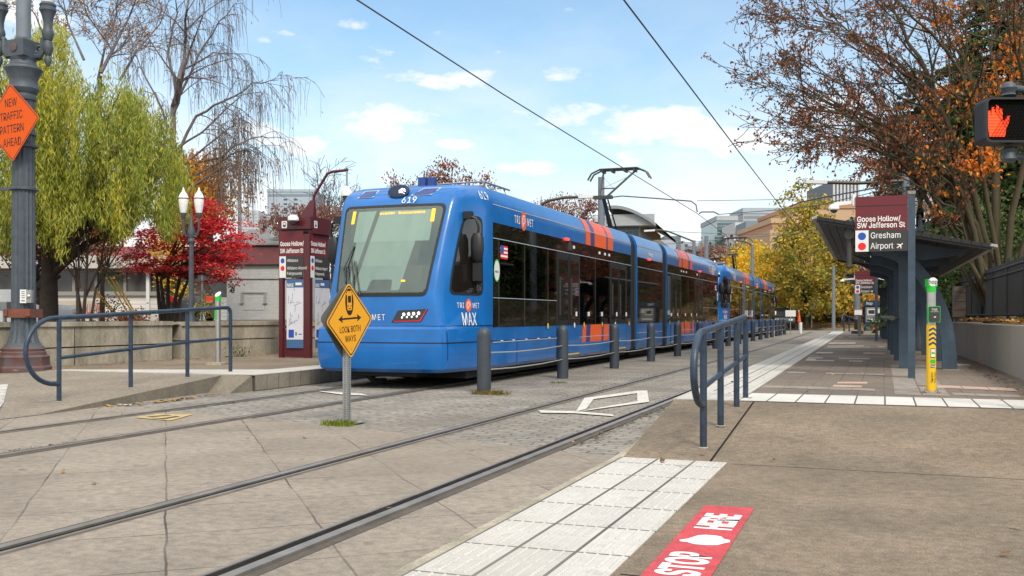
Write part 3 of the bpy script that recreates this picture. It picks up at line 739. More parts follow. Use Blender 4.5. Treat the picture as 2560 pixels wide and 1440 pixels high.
        def logo(parent,mm,h):
            g=MB(); r=h*.72
            g.add([mm@Vector((r*.85*math.cos(a*PI/10),r*1.05*math.sin(a*PI/10),.001)) for a in range(20)],[tuple(range(20))],0)
            for r0,r1,a0,a1 in ((.62,.5,-.3,4.6),(.36,.25,1.8,7.4)):
                k=14
                vs=[mm@Vector((r*q*.85*math.cos(a0+(a1-a0)*i/k),r*q*1.05*math.sin(a0+(a1-a0)*i/k),.003)) for q in (r1,r0) for i in range(k+1)]
                g.add(vs,[(i,k+1+i,k+2+i,i+1)[::-1] for i in range(k)],1)
            return g
        def trimet(mm,h):
            s_,z_=mm[1][3],mm[2][3]
            ctext('TRI',h,s_-sg*h*.95,z_,bold=.008,xs=.8,align='RIGHT',gap=1.3); ctext('MET',h,s_+sg*h*.95,z_,bold=.008,xs=.8,align='LEFT',gap=1.2)
            K(logo(body,mm,h*1.15),'emblem',[M['orange'],M['white']])
        trimet(sidem(3.35,2.97),.21)
        ms=plane_m((sg*(side_l(.93,1.36)+.008),.93,1.36),(sg*(side_l(1.2,1.36)-side_l(.65,1.36)),.55*1,0) if sg>0 else (sg*(side_l(.65,1.36)-side_l(1.2,1.36)),-.55,0),(0,0,1))
        trimet(ms,.125)
        ctext('MAX',.30,.93,1.135,bold=.012,xs=.74,gap=1.04)
        ctext('619',.21,1.52,3.255,bold=.002,xs=.9)
        # flag and round sticker
        g=MB(); s0=2.16 if sg>0 else 2.47
        for i in range(7): pan(2.13,2.47,2.20+i*.034,2.20+(i+1)*.034,.017,g,0 if i%2==0 else 1)
        if sg>0: pan(2.13,2.27,2.30,2.438,.019,g,2)
        else: pan(2.13,2.27,2.30,2.438,.019,g,2)
        K(g,'flag_sticker',[M['dotr'],M['white'],M['dotb']])
        g=MB(); 
        for r_,mi,o_ in ((1,0,.018),(.88,1,.020)):
            vs=[(X+sg*o_,1.93+.145*r_*math.cos(a*PI/12),1.98+.2*r_*math.sin(a*PI/12)) for a in range(24)]; g.add(vs,[tuple(range(24)) if sg>0 else tuple(range(23,-1,-1))],mi)
        K(g,'energy_sticker',[M['green'],M['lwhite']])
        text('ENERGI 4',.05,M['dkgrey'],body,plane_m((X+sg*.022,1.93,1.96),(0,sg,0),(0,0,1)),t=.001)
    # ---- what shows through the windows
    g=MB(); g.box(-1.28,1.28,1.82,L1,.50,.98); K(g,'cabin_floor',M['infloor'])
    g=MB(); g.box(-1.26,1.26,1.82,L1,2.52,2.60); g.box(-1.26,1.26,1.80,1.86,.99,2.51); K(g,'cabin_lining',M['inwall'])
    for s in (2.5,3.2,3.95,4.65,7.6,8.5,9.3):
        for l in (-.72,.72):
            g=MB(); g.box(l-.42,l+.42,s,s+.42,1.08,1.16); g.add([(x,y,z) for y,z in ((s+.40,1.12),(s+.50,1.78),(s+.56,1.78),(s+.47,1.12)) for x in (l-.42,l+.42)],[(0,1,3,2),(2,3,5,4),(4,5,7,6),(6,7,1,0),(0,2,4,6),(1,7,5,3)]); 
            g.tube([(l-.42,s+.5,1.2),(l-.42,s+.53,1.84),(l-.1,s+.53,1.9),(l+.42,s+.53,1.84),(l+.42,s+.5,1.2)],.022,5); K(g,'seat',M['seat'])
    for s,l in ((5.3,.4),(5.3,-.4),(7.1,.4),(7.1,-.4),(9.7,.3),(8.1,.28),(3.5,.25)):
        g=MB(); g.tube([(l,s,.98),(l,s,2.52)],.02,6); K(g,'grab_pole',M['pole_y'])
    # ---- front fittings
    mf=plane_m((-.24,front_s(-.24,1.165)-.012,1.165),(1,0,0),(0,-.1,1)); 
    text('TRI',.135,M['white'],body,mf@Matrix.Translation((-.11,0,0)),bold=.008,xs=.85,align='RIGHT',gap=1.25); text('MET',.135,M['white'],body,mf@Matrix.Translation((.11,0,0)),bold=.008,xs=.85,align='LEFT',gap=1.25)
    text('619',.17,M['white'],body,plane_m((.27,front_s(.27,3.125)-.03,3.125),(1,0,0),(0,.5,1)),bold=.002,xs=1.05)
    def fpoly(pts,off,z3=0): return [fsurf(l,z,off) for l,z in pts]
    for pts in ([(-.78,3.2),(-.46,3.2),(-.42,3.345),(-.72,3.345)],[(.24,3.2),(.62,3.2),(.74,3.345),(.42,3.345)]):
        g=MB(); g.poly(fpoly(pts,.012)); cx=sum(p[0] for p in pts)/4; cz=sum(p[1] for p in pts)/4
        g.poly(fpoly([(cx+(a-cx)*.82,cz+(b-cz)*.8) for a,b in pts],.018),1); K(g,'vent',[M['glint'],M['dblue']])
    g=MB(); g.lathe([(.13,0),(.135,.03),(.10,.04)],16); 
    mt=Matrix.Translation((.02,front_s(.02,3.27)-.03,3.28))@Matrix.Rotation(math.radians(62),4,'X'); g.v=[tuple(mt@Vector((x*1.5,y,z))) for x,y,z in g.v]; K(g,'lamp_niche',M['seam'])
    g=MB(); mt2=Matrix.Translation((.07,front_s(.02,3.27)-.075,3.28))@Matrix.Rotation(math.radians(80),4,'X')
    for q in range(8):
        a=q*PI/3.5; rr_=.0 if q==7 else .05; x0,y0=rr_*math.cos(a)+.03,rr_*math.sin(a)-.01
        g.add([mt2@Vector((x0+.021*math.cos(b*PI/4),y0+.021*math.sin(b*PI/4),.002*q)) for b in range(8)],[tuple(range(8))])
    K(g,'headlight',M['lampw'])
    g=MB(); g.box(.02,.16,1.5,1.62,3.45,3.62); g.box(.18,.32,1.55,1.65,3.47,3.62); g.box(.1,.14,1.55,1.58,3.40,3.48); K(g,'horn',M['dblue'])
    g=MB()                                    # seams round the nose
    for z,w in ((.752,.018),(1.02,.018)):
        p=plan(z,L1)[:13]; pts=[(-l,s) for l,s in reversed(p)][:-1]+list(p)
        vs=[];k=len(pts)
        for zz in (z-w/2,z+w/2):
            for l,s in pts:
                f=1+.004; vs.append((l*f,s-.004,zz))
        g.add(vs,[(i,i+1,k+i+1,k+i) for i in range(k-1)])
    for sg in (1,-1):
        vs=[]
        for z in (.30,.5,.75,.9,1.0):
            for d in (-.006,.006):
                s=lev(z)[0]+BOW+.10+d+(.12*max(0,z-.75) if z>.75 else 0)*-1; vs.append((sg*(side_l(s,z)+.004),s,z))
        g.add(vs,[(2*i,2*i+1,2*i+3,2*i+2) for i in range(4)])
    K(g,'panel_seam',M['seam'])
    g=MB()
    g.box(-1.15,1.15,1.0,L1,.14,.31); g.box(-.6,.6,.25,1.0,.2,.3)
    for s in (2.6,4.4):
        for l in (-.717,.717):
            k=16; g.add([(l+d,s+.30*math.cos(2*PI*i/k),.31+.30*math.sin(2*PI*i/k)) for d in (-.06,.06) for i in range(k)],[tuple(range(k-1,-1,-1)),tuple(range(k,2*k))]+[(i,(i+1)%k,k+(i+1)%k,k+i) for i in range(k)])
    g.tube([(-.35,.35,.2),(-.3,.5,.1),(-.2,.7,.1)],.05,6)
    K(g,'underframe',M['under'])
    g=MB()
    g.box(-.8,.8,3.2,6.6,3.45,3.52); g.box(-.75,.75,8.2,11.2,3.45,3.50)
    for s in (2.4,2.9,3.4): g.tube([(-.6,s,3.45),(-.55,s,3.6),(.9,s,3.62),(1.0,s,3.45)],.02,5)
    g.tube([(.95,2.3,3.6),(.95,3.6,3.6)],.02,5); K(g,'roof_gear',M['greyroof'])
    # ---- rear section: a copy of the cab section with all its pieces
    c=body.copy(); C.objects.link(c); c.parent=root; c.location=(0,LT,0); c.rotation_euler=(0,0,PI)
    for ch in list(body.children): d=ch.copy(); C.objects.link(d); d.parent=c
    # ---- centre section, bellows, pantograph
    prof=[(1.27,.27),(1.315,.33),(1.325,.5),(1.325,3.13),(1.285,3.25),(1.22,3.36),(1.17,3.42),(1.1,3.45)]
    pr=[(x,z) for x,z in prof]+[(-x,z) for x,z in reversed(prof)]
    def extr(pr,y0,y1,sc=1,zc=0):
        g=MB(); n=len(pr); g.add([(x*sc,y,z-zc) for y in (y0,y1) for x,z in pr],[(i,(i+1)%n,n+(i+1)%n,n+i) for i in range(n)]+[tuple(range(n)),tuple(range(2*n-1,n-1,-1))]); return g
    cen=extr(pr,CS0,CS1).build('centre_section',M['blue'],parent=root,smooth=34)
    K2=lambda mb,name,m,**k: mb.build(name,m,parent=cen,**k)
    for sg in (1,-1):
        X=sg*1.325
        def pan2(s0,s1,z0,z1,off,mb,mi=0): mb.box(min(X,X+sg*off),max(X,X+sg*off),s0,s1,z0,z1,mi)
        g=MB(); pan2(CS0+.02,CS1-.02,.987,2.815,.006,g); K2(g,'window_band',M['glass'])
        for s0 in (CS0+.1,CS0+1.7): g=MB(); pan2(s0,s0+1.55,1.3,2.53,.012,g); K2(g,'window',M['glass'])
        g=MB(); pan2(CS0+.02,CS1-.02,3.122,3.138,.006,g); pan2(CS0+.02,CS1-.02,2.535,2.548,.016,g); pan2(CS0+.02,CS1-.02,.71,.724,.008,g); K2(g,'side_trim',M['glint'])
        g=MB(); pan2(14.0,14.14,2.79,2.84,.05,g); K2(g,'signal_lamp',M['redled'])
        text('trimet.org',.16,M['white'],cen,plane_m((X+sg*.008,14.3,2.97),(0,sg,0),(0,0,1)),xs=.9)
    g=MB(); g.box(-1.1,1.1,CS0,CS1,.1,.3); K2(g,'underframe',M['under'])
    for y0,y1 in ((L1,CS0),(CS1,LT-L1)):
        g=extr([(x*.955,z-.02*(z>1)) for x,z in pr],y0,y1)
        bw=g.build('bellows',M['gasket'],parent=root,smooth=34)
        for yy in (y0+.05,y1-.11):
            k=MB()
            for sg in (1,-1): k.box(sg*1.27-.02,sg*1.27+.02,yy,yy+.10,.33,3.0)
            build_split(k,'edge_guard',M['dkmetal'],parent=bw)
    g=MB(); g.box(-.5,.5,14.2,15.5,3.45,3.56)
    for x,y in ((-.45,14.3),(.45,14.3),(-.45,15.4),(.45,15.4)): g.lathe([(.05,0),(.08,.03),(.05,.06),(.08,.09),(.05,.13)],8,(x,y,3.45))
    pt=g.build('pantograph',M['dkmetal'],parent=root)
    g=MB(); g.tube([(0,15.1,3.55),(0,13.95,4.68)],[.085,.055],8); g.tube([(.15,15.25,3.55),(.1,14.1,4.6)],.025,6); g.box(-.28,.28,13.85,14.0,4.60,4.70); g.build('lower_arm',M['dkmetal'],parent=pt)
    g=MB()
    for sg in (1,-1): g.tube([(sg*.12,13.95,4.68),(sg*.50,15.85,5.66)],.032,6); g.tube([(sg*.17,14.2,4.80),(sg*.05,13.9,4.6)],.02,5)
    g.tube([(-.22,14.5,4.98),(.22,14.5,4.98)],.02,5); g.tube([(-.2,14.4,4.95),(.45,15.6,5.5)],.006,4); g.tube([(.2,14.4,4.95),(-.45,15.6,5.5)],.006,4)
    g.build('upper_arm',M['dkmetal'],parent=pt)
    g=MB()
    for y in (15.72,16.0):
        g.tube([(-.98,y,5.42),(-.86,y,5.62),(-.62,y,5.73),(.62,y,5.73),(.86,y,5.62),(.98,y,5.42)],.028,6)
        g.box(-.6,.6,y-.03,y+.03,5.735,5.765)
    for x in (-.5,.5,-.2,.2): g.box(x-.03,x+.03,15.68,16.04,5.64,5.71)
    g.build('collector_head',M['dkmetal'],parent=pt)
    return root
TX=-7.70; TY=14.4
tram=build_tram((TX,TY,0),0,'blue tram nearest the camera, facing left, with orange bands and dark windows')
dup(tram,(TX-.02,TY+LT+.35,0),math.radians(1.25),'blue tram coupled behind the first one, farther down the street')
# ================================================================ STREET FURNITURE
# ---- bollards between the tracks
ORD=['first','second','third','fourth','fifth','sixth','seventh','eighth','ninth','tenth','eleventh','twelfth','thirteenth','fourteenth','fifteenth','sixteenth']
BY=[14.2,18.2,22.1,25.9,29.5,33.3,36.7,40,43.3,48.4,51.7,54.7,57.6,60.7,63.1,66]
BX=-5.74
g=MB(); rb=.108
g.lathe([(rb,-.05),(rb,.86),(rb*.985,.90),(rb*.93,.935),(rb*.82,.965),(rb*.62,.99),(rb*.35,1.003),(rb*.1,1.008)],24)
b0=None
for i,y in enumerate(BY):
    lab='dark grey round-topped bollard, %s from the camera in the row beside the trams'%ORD[i]
    if b0 is None:
        b0=g.build('bollard',M['bollard'],smooth=40); o=b0
    else:
        o=b0.copy(); C.objects.link(o)
    o.location=(BX+cv(y)*.4,y,0); o.rotation_euler=(0,0,R.uniform(0,6)); props(o,lab,'bollard','bollards between the two tracks')
for z,w in ((.36,'lower'),(.62,'upper')):
    for rg,w2 in ((BY[:9],'nearer'),(BY[9:],'farther')):
        pts=[]
        for y,y2 in zip(rg,rg[1:]):
            for t in (0,.33,.66): pts.append((BX+cv(y)*.4+.02,y+(y2-y)*t,z-.03*4*t*(1-t)))
        pts.append((BX+cv(rg[-1])*.4+.02,rg[-1],z))
        g=MB(); g.tube(pts,.011,5); o=g.build('safety_cable',M['cable'],org=(BX,rg[0],z)); props(o,'%s steel cable strung through the %s bollards'%(w,w2),'cable','cables strung through the bollards')
# ---- handrails
def arc(c,r,a0,a1,u,v,n=10):
    c=Vector(c);u=Vector(u);v=Vector(v)
    return [c+(u*math.cos(a0+(a1-a0)*i/n)+v*math.sin(a0+(a1-a0)*i/n))*r for i in range(n+1)]
def handrail(posts,top,label,loopz,rad=.031,mid=.52,loop=.42):
    r=thing('handrail',label,'handrail',posts[0],0,'blue handrails on the ramps')
    o=posts[0]
    p0=Vector(posts[0]);p1=Vector(posts[-1]); d=(p1-p0); d.z=0; d.normalize()
    def topz(p): t=(Vector(p)-p0).dot(d)/((p1-p0).dot(d)); return top[0]+(top[1]-top[0])*t
    for p in posts[:-1]:
        g=MB(); g.tube([(p[0],p[1],p[2]-.05),(p[0],p[1],topz(p))],rad,12); g.lathe([(rad*1.5,0),(rad*1.4,.006)],12,(p[0],p[1],p[2]+.001),1); g.build('post',[M['bluegrey'],M['conc']],r,org=o,smooth=40)
    # top rail: loop at the low end, bend down at the high end
    e=Vector(posts[-1]); zt=topz(e); rr_=.11
    a=Vector((p0.x,p0.y,top[0]))
    slope=(Vector((e.x,e.y,zt))-a).normalized()
    zl=loopz; rad_l=(top[0]-zl)/2
    ctr=Vector((p0.x,p0.y,(top[0]+zl)/2))-d*.06
    pts=[Vector((p0.x,p0.y,zl))]+[ctr+(-d*math.sin(t)*loop)+Vector((0,0,-1))*math.cos(t)*rad_l for t in [PI*i/16 for i in range(17)]]
    pts+= [a+slope*.15]
    end=Vector((e.x,e.y,zt))
    pts+=[end-slope*rr_]+[end-slope*rr_+slope*rr_*math.sin(t)+Vector((0,0,-1))*rr_*(1-math.cos(t)) for t in (PI/8,PI/4,3*PI/8,PI/2)]
    pts+=[Vector((e.x,e.y,e.z-.05))]
    g=MB(); g.tube(pts,rad,12); g.build('top_rail',M['bluegrey'],r,org=o,smooth=50)
    g=MB()
    for p,q in zip(posts,posts[1:]):
        g.tube([(p[0],p[1],p[2]+(topz(p)-p[2])*mid),(q[0],q[1],q[2]+(topz(q)-q[2])*mid)],rad*.8,10)
    g.build('mid_rail',M['bluegrey'],r,org=o,smooth=50)
    return r
a=gp(1758.5,1119,.05);b=gp(1801.5,1065,.135);c_=gp(1841.4,1021,.2);d_=gp(1864,995.6,ZP)
handrail([tuple(a),tuple(b),tuple(c_),tuple(d_)],(1.05,1.175),'blue tubular handrail with looped end on the right ramp',.43)
handrail([(-10.12,10.2,.065),(-10.2,11.62,.147),(-10.22,12.9,.222),(-10.22,14.0,ZP)],(1.16,1.33),'blue tubular handrail with looped end on the left ramp',.30,loop=.5)
a=gp(2110,829,ZP)
handrail([tuple(a),(a.x+.25,a.y+1.4,ZP),(a.x+.6,a.y+2.8,ZP)],(1.25,1.0),'short blue handrail at the far end of the right platform',.6,rad=.045)
# ---- look both ways sign
def rounded(w,h,rad,n=5):
    pts=[]
    for cx,cy,a0 in ((w/2-rad,h/2-rad,0),(-w/2+rad,h/2-rad,PI/2),(-w/2+rad,-h/2+rad,PI),(w/2-rad,-h/2+rad,1.5*PI)):
        for i in range(n+1): a=a0+PI/2*i/n; pts.append((cx+rad*math.cos(a),cy+rad*math.sin(a)))
    return pts
def diamond(side,rad): 
    c=math.cos(PI/4); return [(x*c-y*c,x*c+y*c) for x,y in rounded(side,side,rad)]
sp=gp(867,1057,.0)
r=thing('warning_sign','yellow diamond look both ways sign on a perforated steel post','street sign',sp)
g=MB(); w=.031
for sx,sy in ((1,0),(-1,0),(0,1),(0,-1)):
    g.obox((sx*w,sy*w,.55),(.0025 if sx else w,0,0),(0,.0025 if sy else w,0),(0,0,.58))
post=g.build('post',M['galv'],r); post.rotation_euler=(0,0,math.radians(-7))
g=MB()
for k in range(42):
    z=.05+k*.025
    for sx,sy in ((1,0),(-1,0),(0,-1),(0,1)):
        n=Vector((sx,sy,0)); t=Vector((-sy,sx,0)); c=n*(w+.0032)+Vector((0,0,z))
        g.add([c+t*.0065*math.cos(a*PI/4)+Vector((0,0,.0065*math.sin(a*PI/4))) for a in range(8)],[tuple(range(8))])
g.build('post_holes',M['gasket'],post)
g=MB(); g.box(-.13,.19,-.12,.12,.0085,.016); 
g.tube([(0.04,0,.01),(.12,.02,.01)],.012,5)
for x,y in ((-.11,.09),(.16,-.09),(.16,.09)): g.lathe([(.012,.015),(.012,.045)],6,(x,y,0))
g.build('base_plate',M['galv'],r)
ang=math.radians(27.5); u=(CR*math.sin(ang)+CF*math.cos(ang)); nrm=u.cross(Vector((0,0,1))).normalized()
roll=math.radians(3.2)
def sign_face(parent,origin,u,roll,side,face,lines,pict=None,border=.012,name='sign_plate',org=None):
    v=Vector((0,0,1)); u2=(u*math.cos(roll)+v*math.sin(roll)); v2=(-u*math.sin(roll)+v*math.cos(roll))
    mm=plane_m(origin,u2,v2)
    g=MB(); g.prism(diamond(side,.045),mm,.003,0,1); 
    pl=g.build(name,[face,M['signback']],parent,org=org)
    g=MB()
    A=diamond(side-.035,.035);B=diamond(side-.035-border*2,.03); n=len(A)
    vs=[mm@Vector((x,y,.0045)) for x,y in A]+[mm@Vector((x,y,.0045)) for x,y in B]
    g.add(vs,[(i,(i+1)%n,n+(i+1)%n,n+i) for i in range(n)]); g.build('border',M['black'],pl,org=org)
    for s_,y,h,xs in lines: text(s_,h,M['black'],pl,mm@Matrix.Translation((0,y,.0045)),bold=.006,xs=xs,org=org,t=.001)
    g=MB()
    for x,y in ((0,side*.52),(0,-side*.52)): g.lathe([(.009,.003),(.007,.009)],8,(x,y,0))
    g.v=[tuple(mm@Vector(p)) for p in g.v]; g.build('bolt',M['galv'],pl,org=org)
    return pl,mm
S_=.60
cz=Vector((0,0,H+(YH-801)/F*11.17))
pl,mm=sign_face(r,Vector((sp.x,sp.y,cz.z))+nrm*.04,u,roll,S_,M['ysign'],[('LOOK BOTH',-.095,.098,.80),('WAYS',-.20,.098,.80)],org=sp)
g=MB()
def mp(pts,z=.0045,mi=0): g.poly([mm@Vector((x,y,z)) for x,y in pts],mi)
mp([(.075*math.cos(a*PI/14),.205+.150*math.sin(a*PI/14)) for a in range(28)])
mp(rounded(.086,.205,.02) and [(x,y+.215) for x,y in rounded(.086,.205,.02)],.0055,1)
for x0,x1,y0,y1 in ((-.055,.055,.285,.30),(-.04,.04,.30,.325)): mp([(x0,y0),(x1,y0),(x1,y1),(x0,y1)],.0057,1)
mp([(x,y+.235) for x,y in rounded(.058,.075,.012)],.0062,0)
for x0,x1,y0,y1 in ((-.032,-.015,.155,.168),(.015,.032,.155,.168),(-.025,.025,.128,.137),(-.04,.04,.085,.1),(-.055,-.05,.2,.27),(.05,.055,.2,.27)): mp([(x0,y0),(x1,y0),(x1,y1),(x0,y1)],.0064,0)
mp([(-.15,.012),(.15,.012),(.15,.032),(-.15,.032)])
mp([(-.21,.022),(-.13,-.02),(-.145,.022),(-.13,.064)]); mp([(.21,.022),(.13,.064),(.145,.022),(.13,-.02)])
g.build('pictogram',[M['black'],M['ysign']],pl,org=sp)
sign_face(r,Vector((sp.x,sp.y,cz.z))-nrm*.04,-u,roll,S_,M['ysign'],[('LOOK BOTH',-.095,.098,.80),('WAYS',-.20,.098,.80)],org=sp)
# ---- ornamental lamp post on the left with traffic sign, clamp and button
lp=P(59,947,17.3); lp.z=.06
r=thing('ornamental_lamp_post','tall fluted cast iron lamp post with rusty base and twin lanterns','lamp post',lp)
g=MB(); g.lathe([(.44,0),(.45,.10),(.45,.24),(.42,.27),(.41,.40),(.42,.42),(.40,.44),(.38,.46)],8)
g.lathe([(.36,.46),(.36,.50),(.34,.52),(.35,.56),(.32,.60)],24)
g.build('base',M['ironrust'],r,smooth=30)
g=MB(); prof=[(.31,.60),(.26,.66),(.225,.76),(.205,.9),(.20,1.0),(.198,1.2),(.19,2.6),(.182,4.0),(.178,4.9)]
g.lathe(prof,32,flute=.022,fl=(.66,4.85)); g.lathe([(.208,4.25),(.208,4.3)],24)
g.build('shaft',M['iron'],r,smooth=28)
g=MB(); g.lathe([(.20,4.85),(.21,4.9),(.20,4.95),(.235,5.0),(.25,5.05),(.23,5.1),(.225,5.2),(.29,5.34),(.31,5.38),(.29,5.42),(.22,5.46),(.20,5.52),(.22,5.58)],24); g.box(-.21,.21,-.21,.21,5.58,5.86); g.lathe([(.18,5.86),(.12,5.93)],16)
hd=g.build('capital',M['iron'],r,smooth=30)
g=MB(); g.lathe([(.07,0),(.075,.015),(.05,.022)],16); mt=Matrix.Translation((0,-.21,5.72))@Matrix.Rotation(PI/2,4,'X'); g.v=[tuple(mt@Vector(p)) for p in g.v]; g.build('medallion',M['ironrust'],hd)
g=MB(); g.tube([(0,0,5.9),(0,0,9.5)],.118,16); g.build('upper_pole',M['polegrey'],r,smooth=40)
for sx in (1,-1):
    d=CR*sx
    g=MB()
    for pts,rd in (([(.18,5.62),(.28,5.62),(.34,5.72),(.34,5.9),(.42,5.98),(.46,6.0)],.055),):
        g.tube([(d.x*a,d.y*a,z) for a,z in pts],rd,8)
    k=[(d.x*(.26+.09*math.cos(t)*(1-t/9)),d.y*(.26+.09*math.cos(t)*(1-t/9)),5.72+.09*math.sin(t)*(1-t/9)) for t in [i*.5 for i in range(16)]]
    g.tube(k,.025,6)
    g.lathe([(.02,-.56),(.05,-.5),(.06,-.44),(.035,-.38),(.05,-.36),(.085,-.27),(.09,-.22),(.06,-.12),(.075,-.1),(.10,0),(.09,.06),(.075,.1),(.075,.2),(.10,.32),(.125,.38),(.14,.40),(.14,.44),(.125,.46),(.14,.5),(.11,.54)],16,(d.x*.42,d.y*.42,6.0))
    ar=g.build('lamp_arm',M['iron'],r,smooth=35)
    g=MB(); g.lathe([(.10,.54),(.15,.7),(.17,.85),(.14,1.0),(.08,1.08),(.03,1.2)],16,(d.x*.42,d.y*.42,6.0)); g.build('globe',M['globe'],ar,smooth=60)
for z in (3.32,4.06):
    g=MB(); g.lathe([(.205,-.03),(.225,-.02),(.225,.02),(.205,.03)],20,(0,0,z)); g.beam((-.22*CR.x,-.22*CR.y,z),(-.75*CR.x,-.75*CR.y,z),.05,.05); g.tube([(CR.x*.2,CR.y*.2,z),(CR.x*.28-.02,CR.y*.28,z-.02)],.02,5); g.build('strap',M['iron'],r)
g=MB(); g.obox((0,0,1.17),CR*.225,CF*.225,(0,0,.075)); g.obox(CR*.19-CF*.235+Vector((0,0,1.17)),CR*.04,CF*.02,(0,0,.05)); g.obox(-CR*.19-CF*.235+Vector((0,0,1.17)),CR*.03,CF*.02,(0,0,.05)); g.build('clamp',mat('rusty_red_clamp',(.20,.055,.03),.8,var=.4,vs=8,col2=(.10,.05,.035)),r)
c=CR*.10-CF*.21+Vector((0,0,1.46)); g=MB(); g.obox(c,CR*.055,CF*.012,(0,0,.115)); pb=g.build('button_sign',M['lwhite'],r)
g=MB(); c2=c-CF*.0135
for k in range(4): g.obox(c2+Vector((0,0,.08-k*.035)),CR*.03,CF*.001,(0,0,.005))
g.obox(c2+Vector((0,0,-.075)),CR*.03,CF*.001,(0,0,.008)); g.build('lettering',M['black'],pb)
c=CR*.20-CF*.19+Vector((0,0,1.46)); g=MB(); g.obox(c,CR*.045,CF*.04,(0,0,.11)); 
g2=MB(); g2.lathe([(.03,0),(.03,.02),(.01,.03)],10); mt=plane_m(c-CF*.04,CR,(0,0,1)); g2.v=[tuple(mt@Vector(p)) for p in g2.v]; bx=g.build('push_button_box',M['galv'],r); g2.build('button',M['stain'],bx)
u=(-CR*math.sin(math.radians(65))+CF*math.cos(math.radians(65)))*-1
u.normalize(); nr=u.cross(Vector((0,0,1)))
oc=P(29,306,17.0); oc-= Vector(lp); 
pl,mm=sign_face(r,oc,u,math.radians(3.0),.95,M['osign'],[('NEW',.34,.20,.76),('TRAFFIC',.115,.20,.76),('PATTERN',-.11,.20,.76),('AHEAD',-.335,.20,.76)],border=.011,name='traffic_sign')
# ---- double lantern lamps
def twin_lamp(base,h,label,s=1.0):
    r=thing('street_lamp',label,'street lamp',base,0,'twin lantern street lamps')
    g=MB(); g.lathe([(.22*s,0),(.22*s,.25),(.17*s,.32),(.14*s,.7),(.095*s,.9),(.08*s,1.0)],16); g.lathe([(.075*s,1.0),(.062*s,h-.75)],16,flute=.006,fl=(.9,9)); g.lathe([(.07*s,h-.78),(.10*s,h-.74),(.10*s,h-.70),(.07*s,h-.66),(.12*s,h-.5),(.06*s,h-.36),(.05*s,h-.2),(.015,h-.06)],14); g.build('post',M['iron'],r,smooth=35)
    for sx in (1,-1):
        d=CR*sx*.22*s
        g=MB(); g.tube([(0,0,h-.55),(d.x*.6,d.y*.6,h-.62),(d.x,d.y,h-.45),(d.x,d.y,h-.1)],.035*s,7); g.lathe([(.05*s,-.12),(.08*s,-.05),(.085*s,.0)],12,(d.x,d.y,h-.05)); ar=g.build('lamp_arm',M['iron'],r,smooth=40)
        g=MB(); g.lathe([(.085*s,-.05),(.12*s,.1),(.14*s,.24),(.135*s,.30)],14,(d.x,d.y,h),0); g.lathe([(.145*s,.30),(.135*s,.33),(.10*s,.40),(.045*s,.46),(.03*s,.5),(.012,.56)],14,(d.x,d.y,h),0); g.lathe([(.148*s,.285),(.148*s,.305)],14,(d.x,d.y,h),1); g.build('lantern',[M['globe'],M['iron']],ar,smooth=45)
    return r
b_=P(478,801,23.8); twin_lamp((b_.x,b_.y,.22),P(0,527,23.8).z-.22,'blue grey twin lantern lamp in front of the crimson maple',.84)
b_=P(1507,800,50); twin_lamp((b_.x,b_.y,.2),P(0,553,50).z-.2,'twin lantern lamp rising behind the pantograph of the first tram',1.35)
b_=P(1776,800,66); twin_lamp((b_.x,b_.y,.2),P(0,672,66).z-.2,'twin lantern lamp rising above the gap between the trams',1.3)
b_=P(2301,870,27); twin_lamp((b_.x,b_.y,ZP),P(0,532,27).z-ZP,'twin lantern lamp standing behind the near maroon station sign',.95)
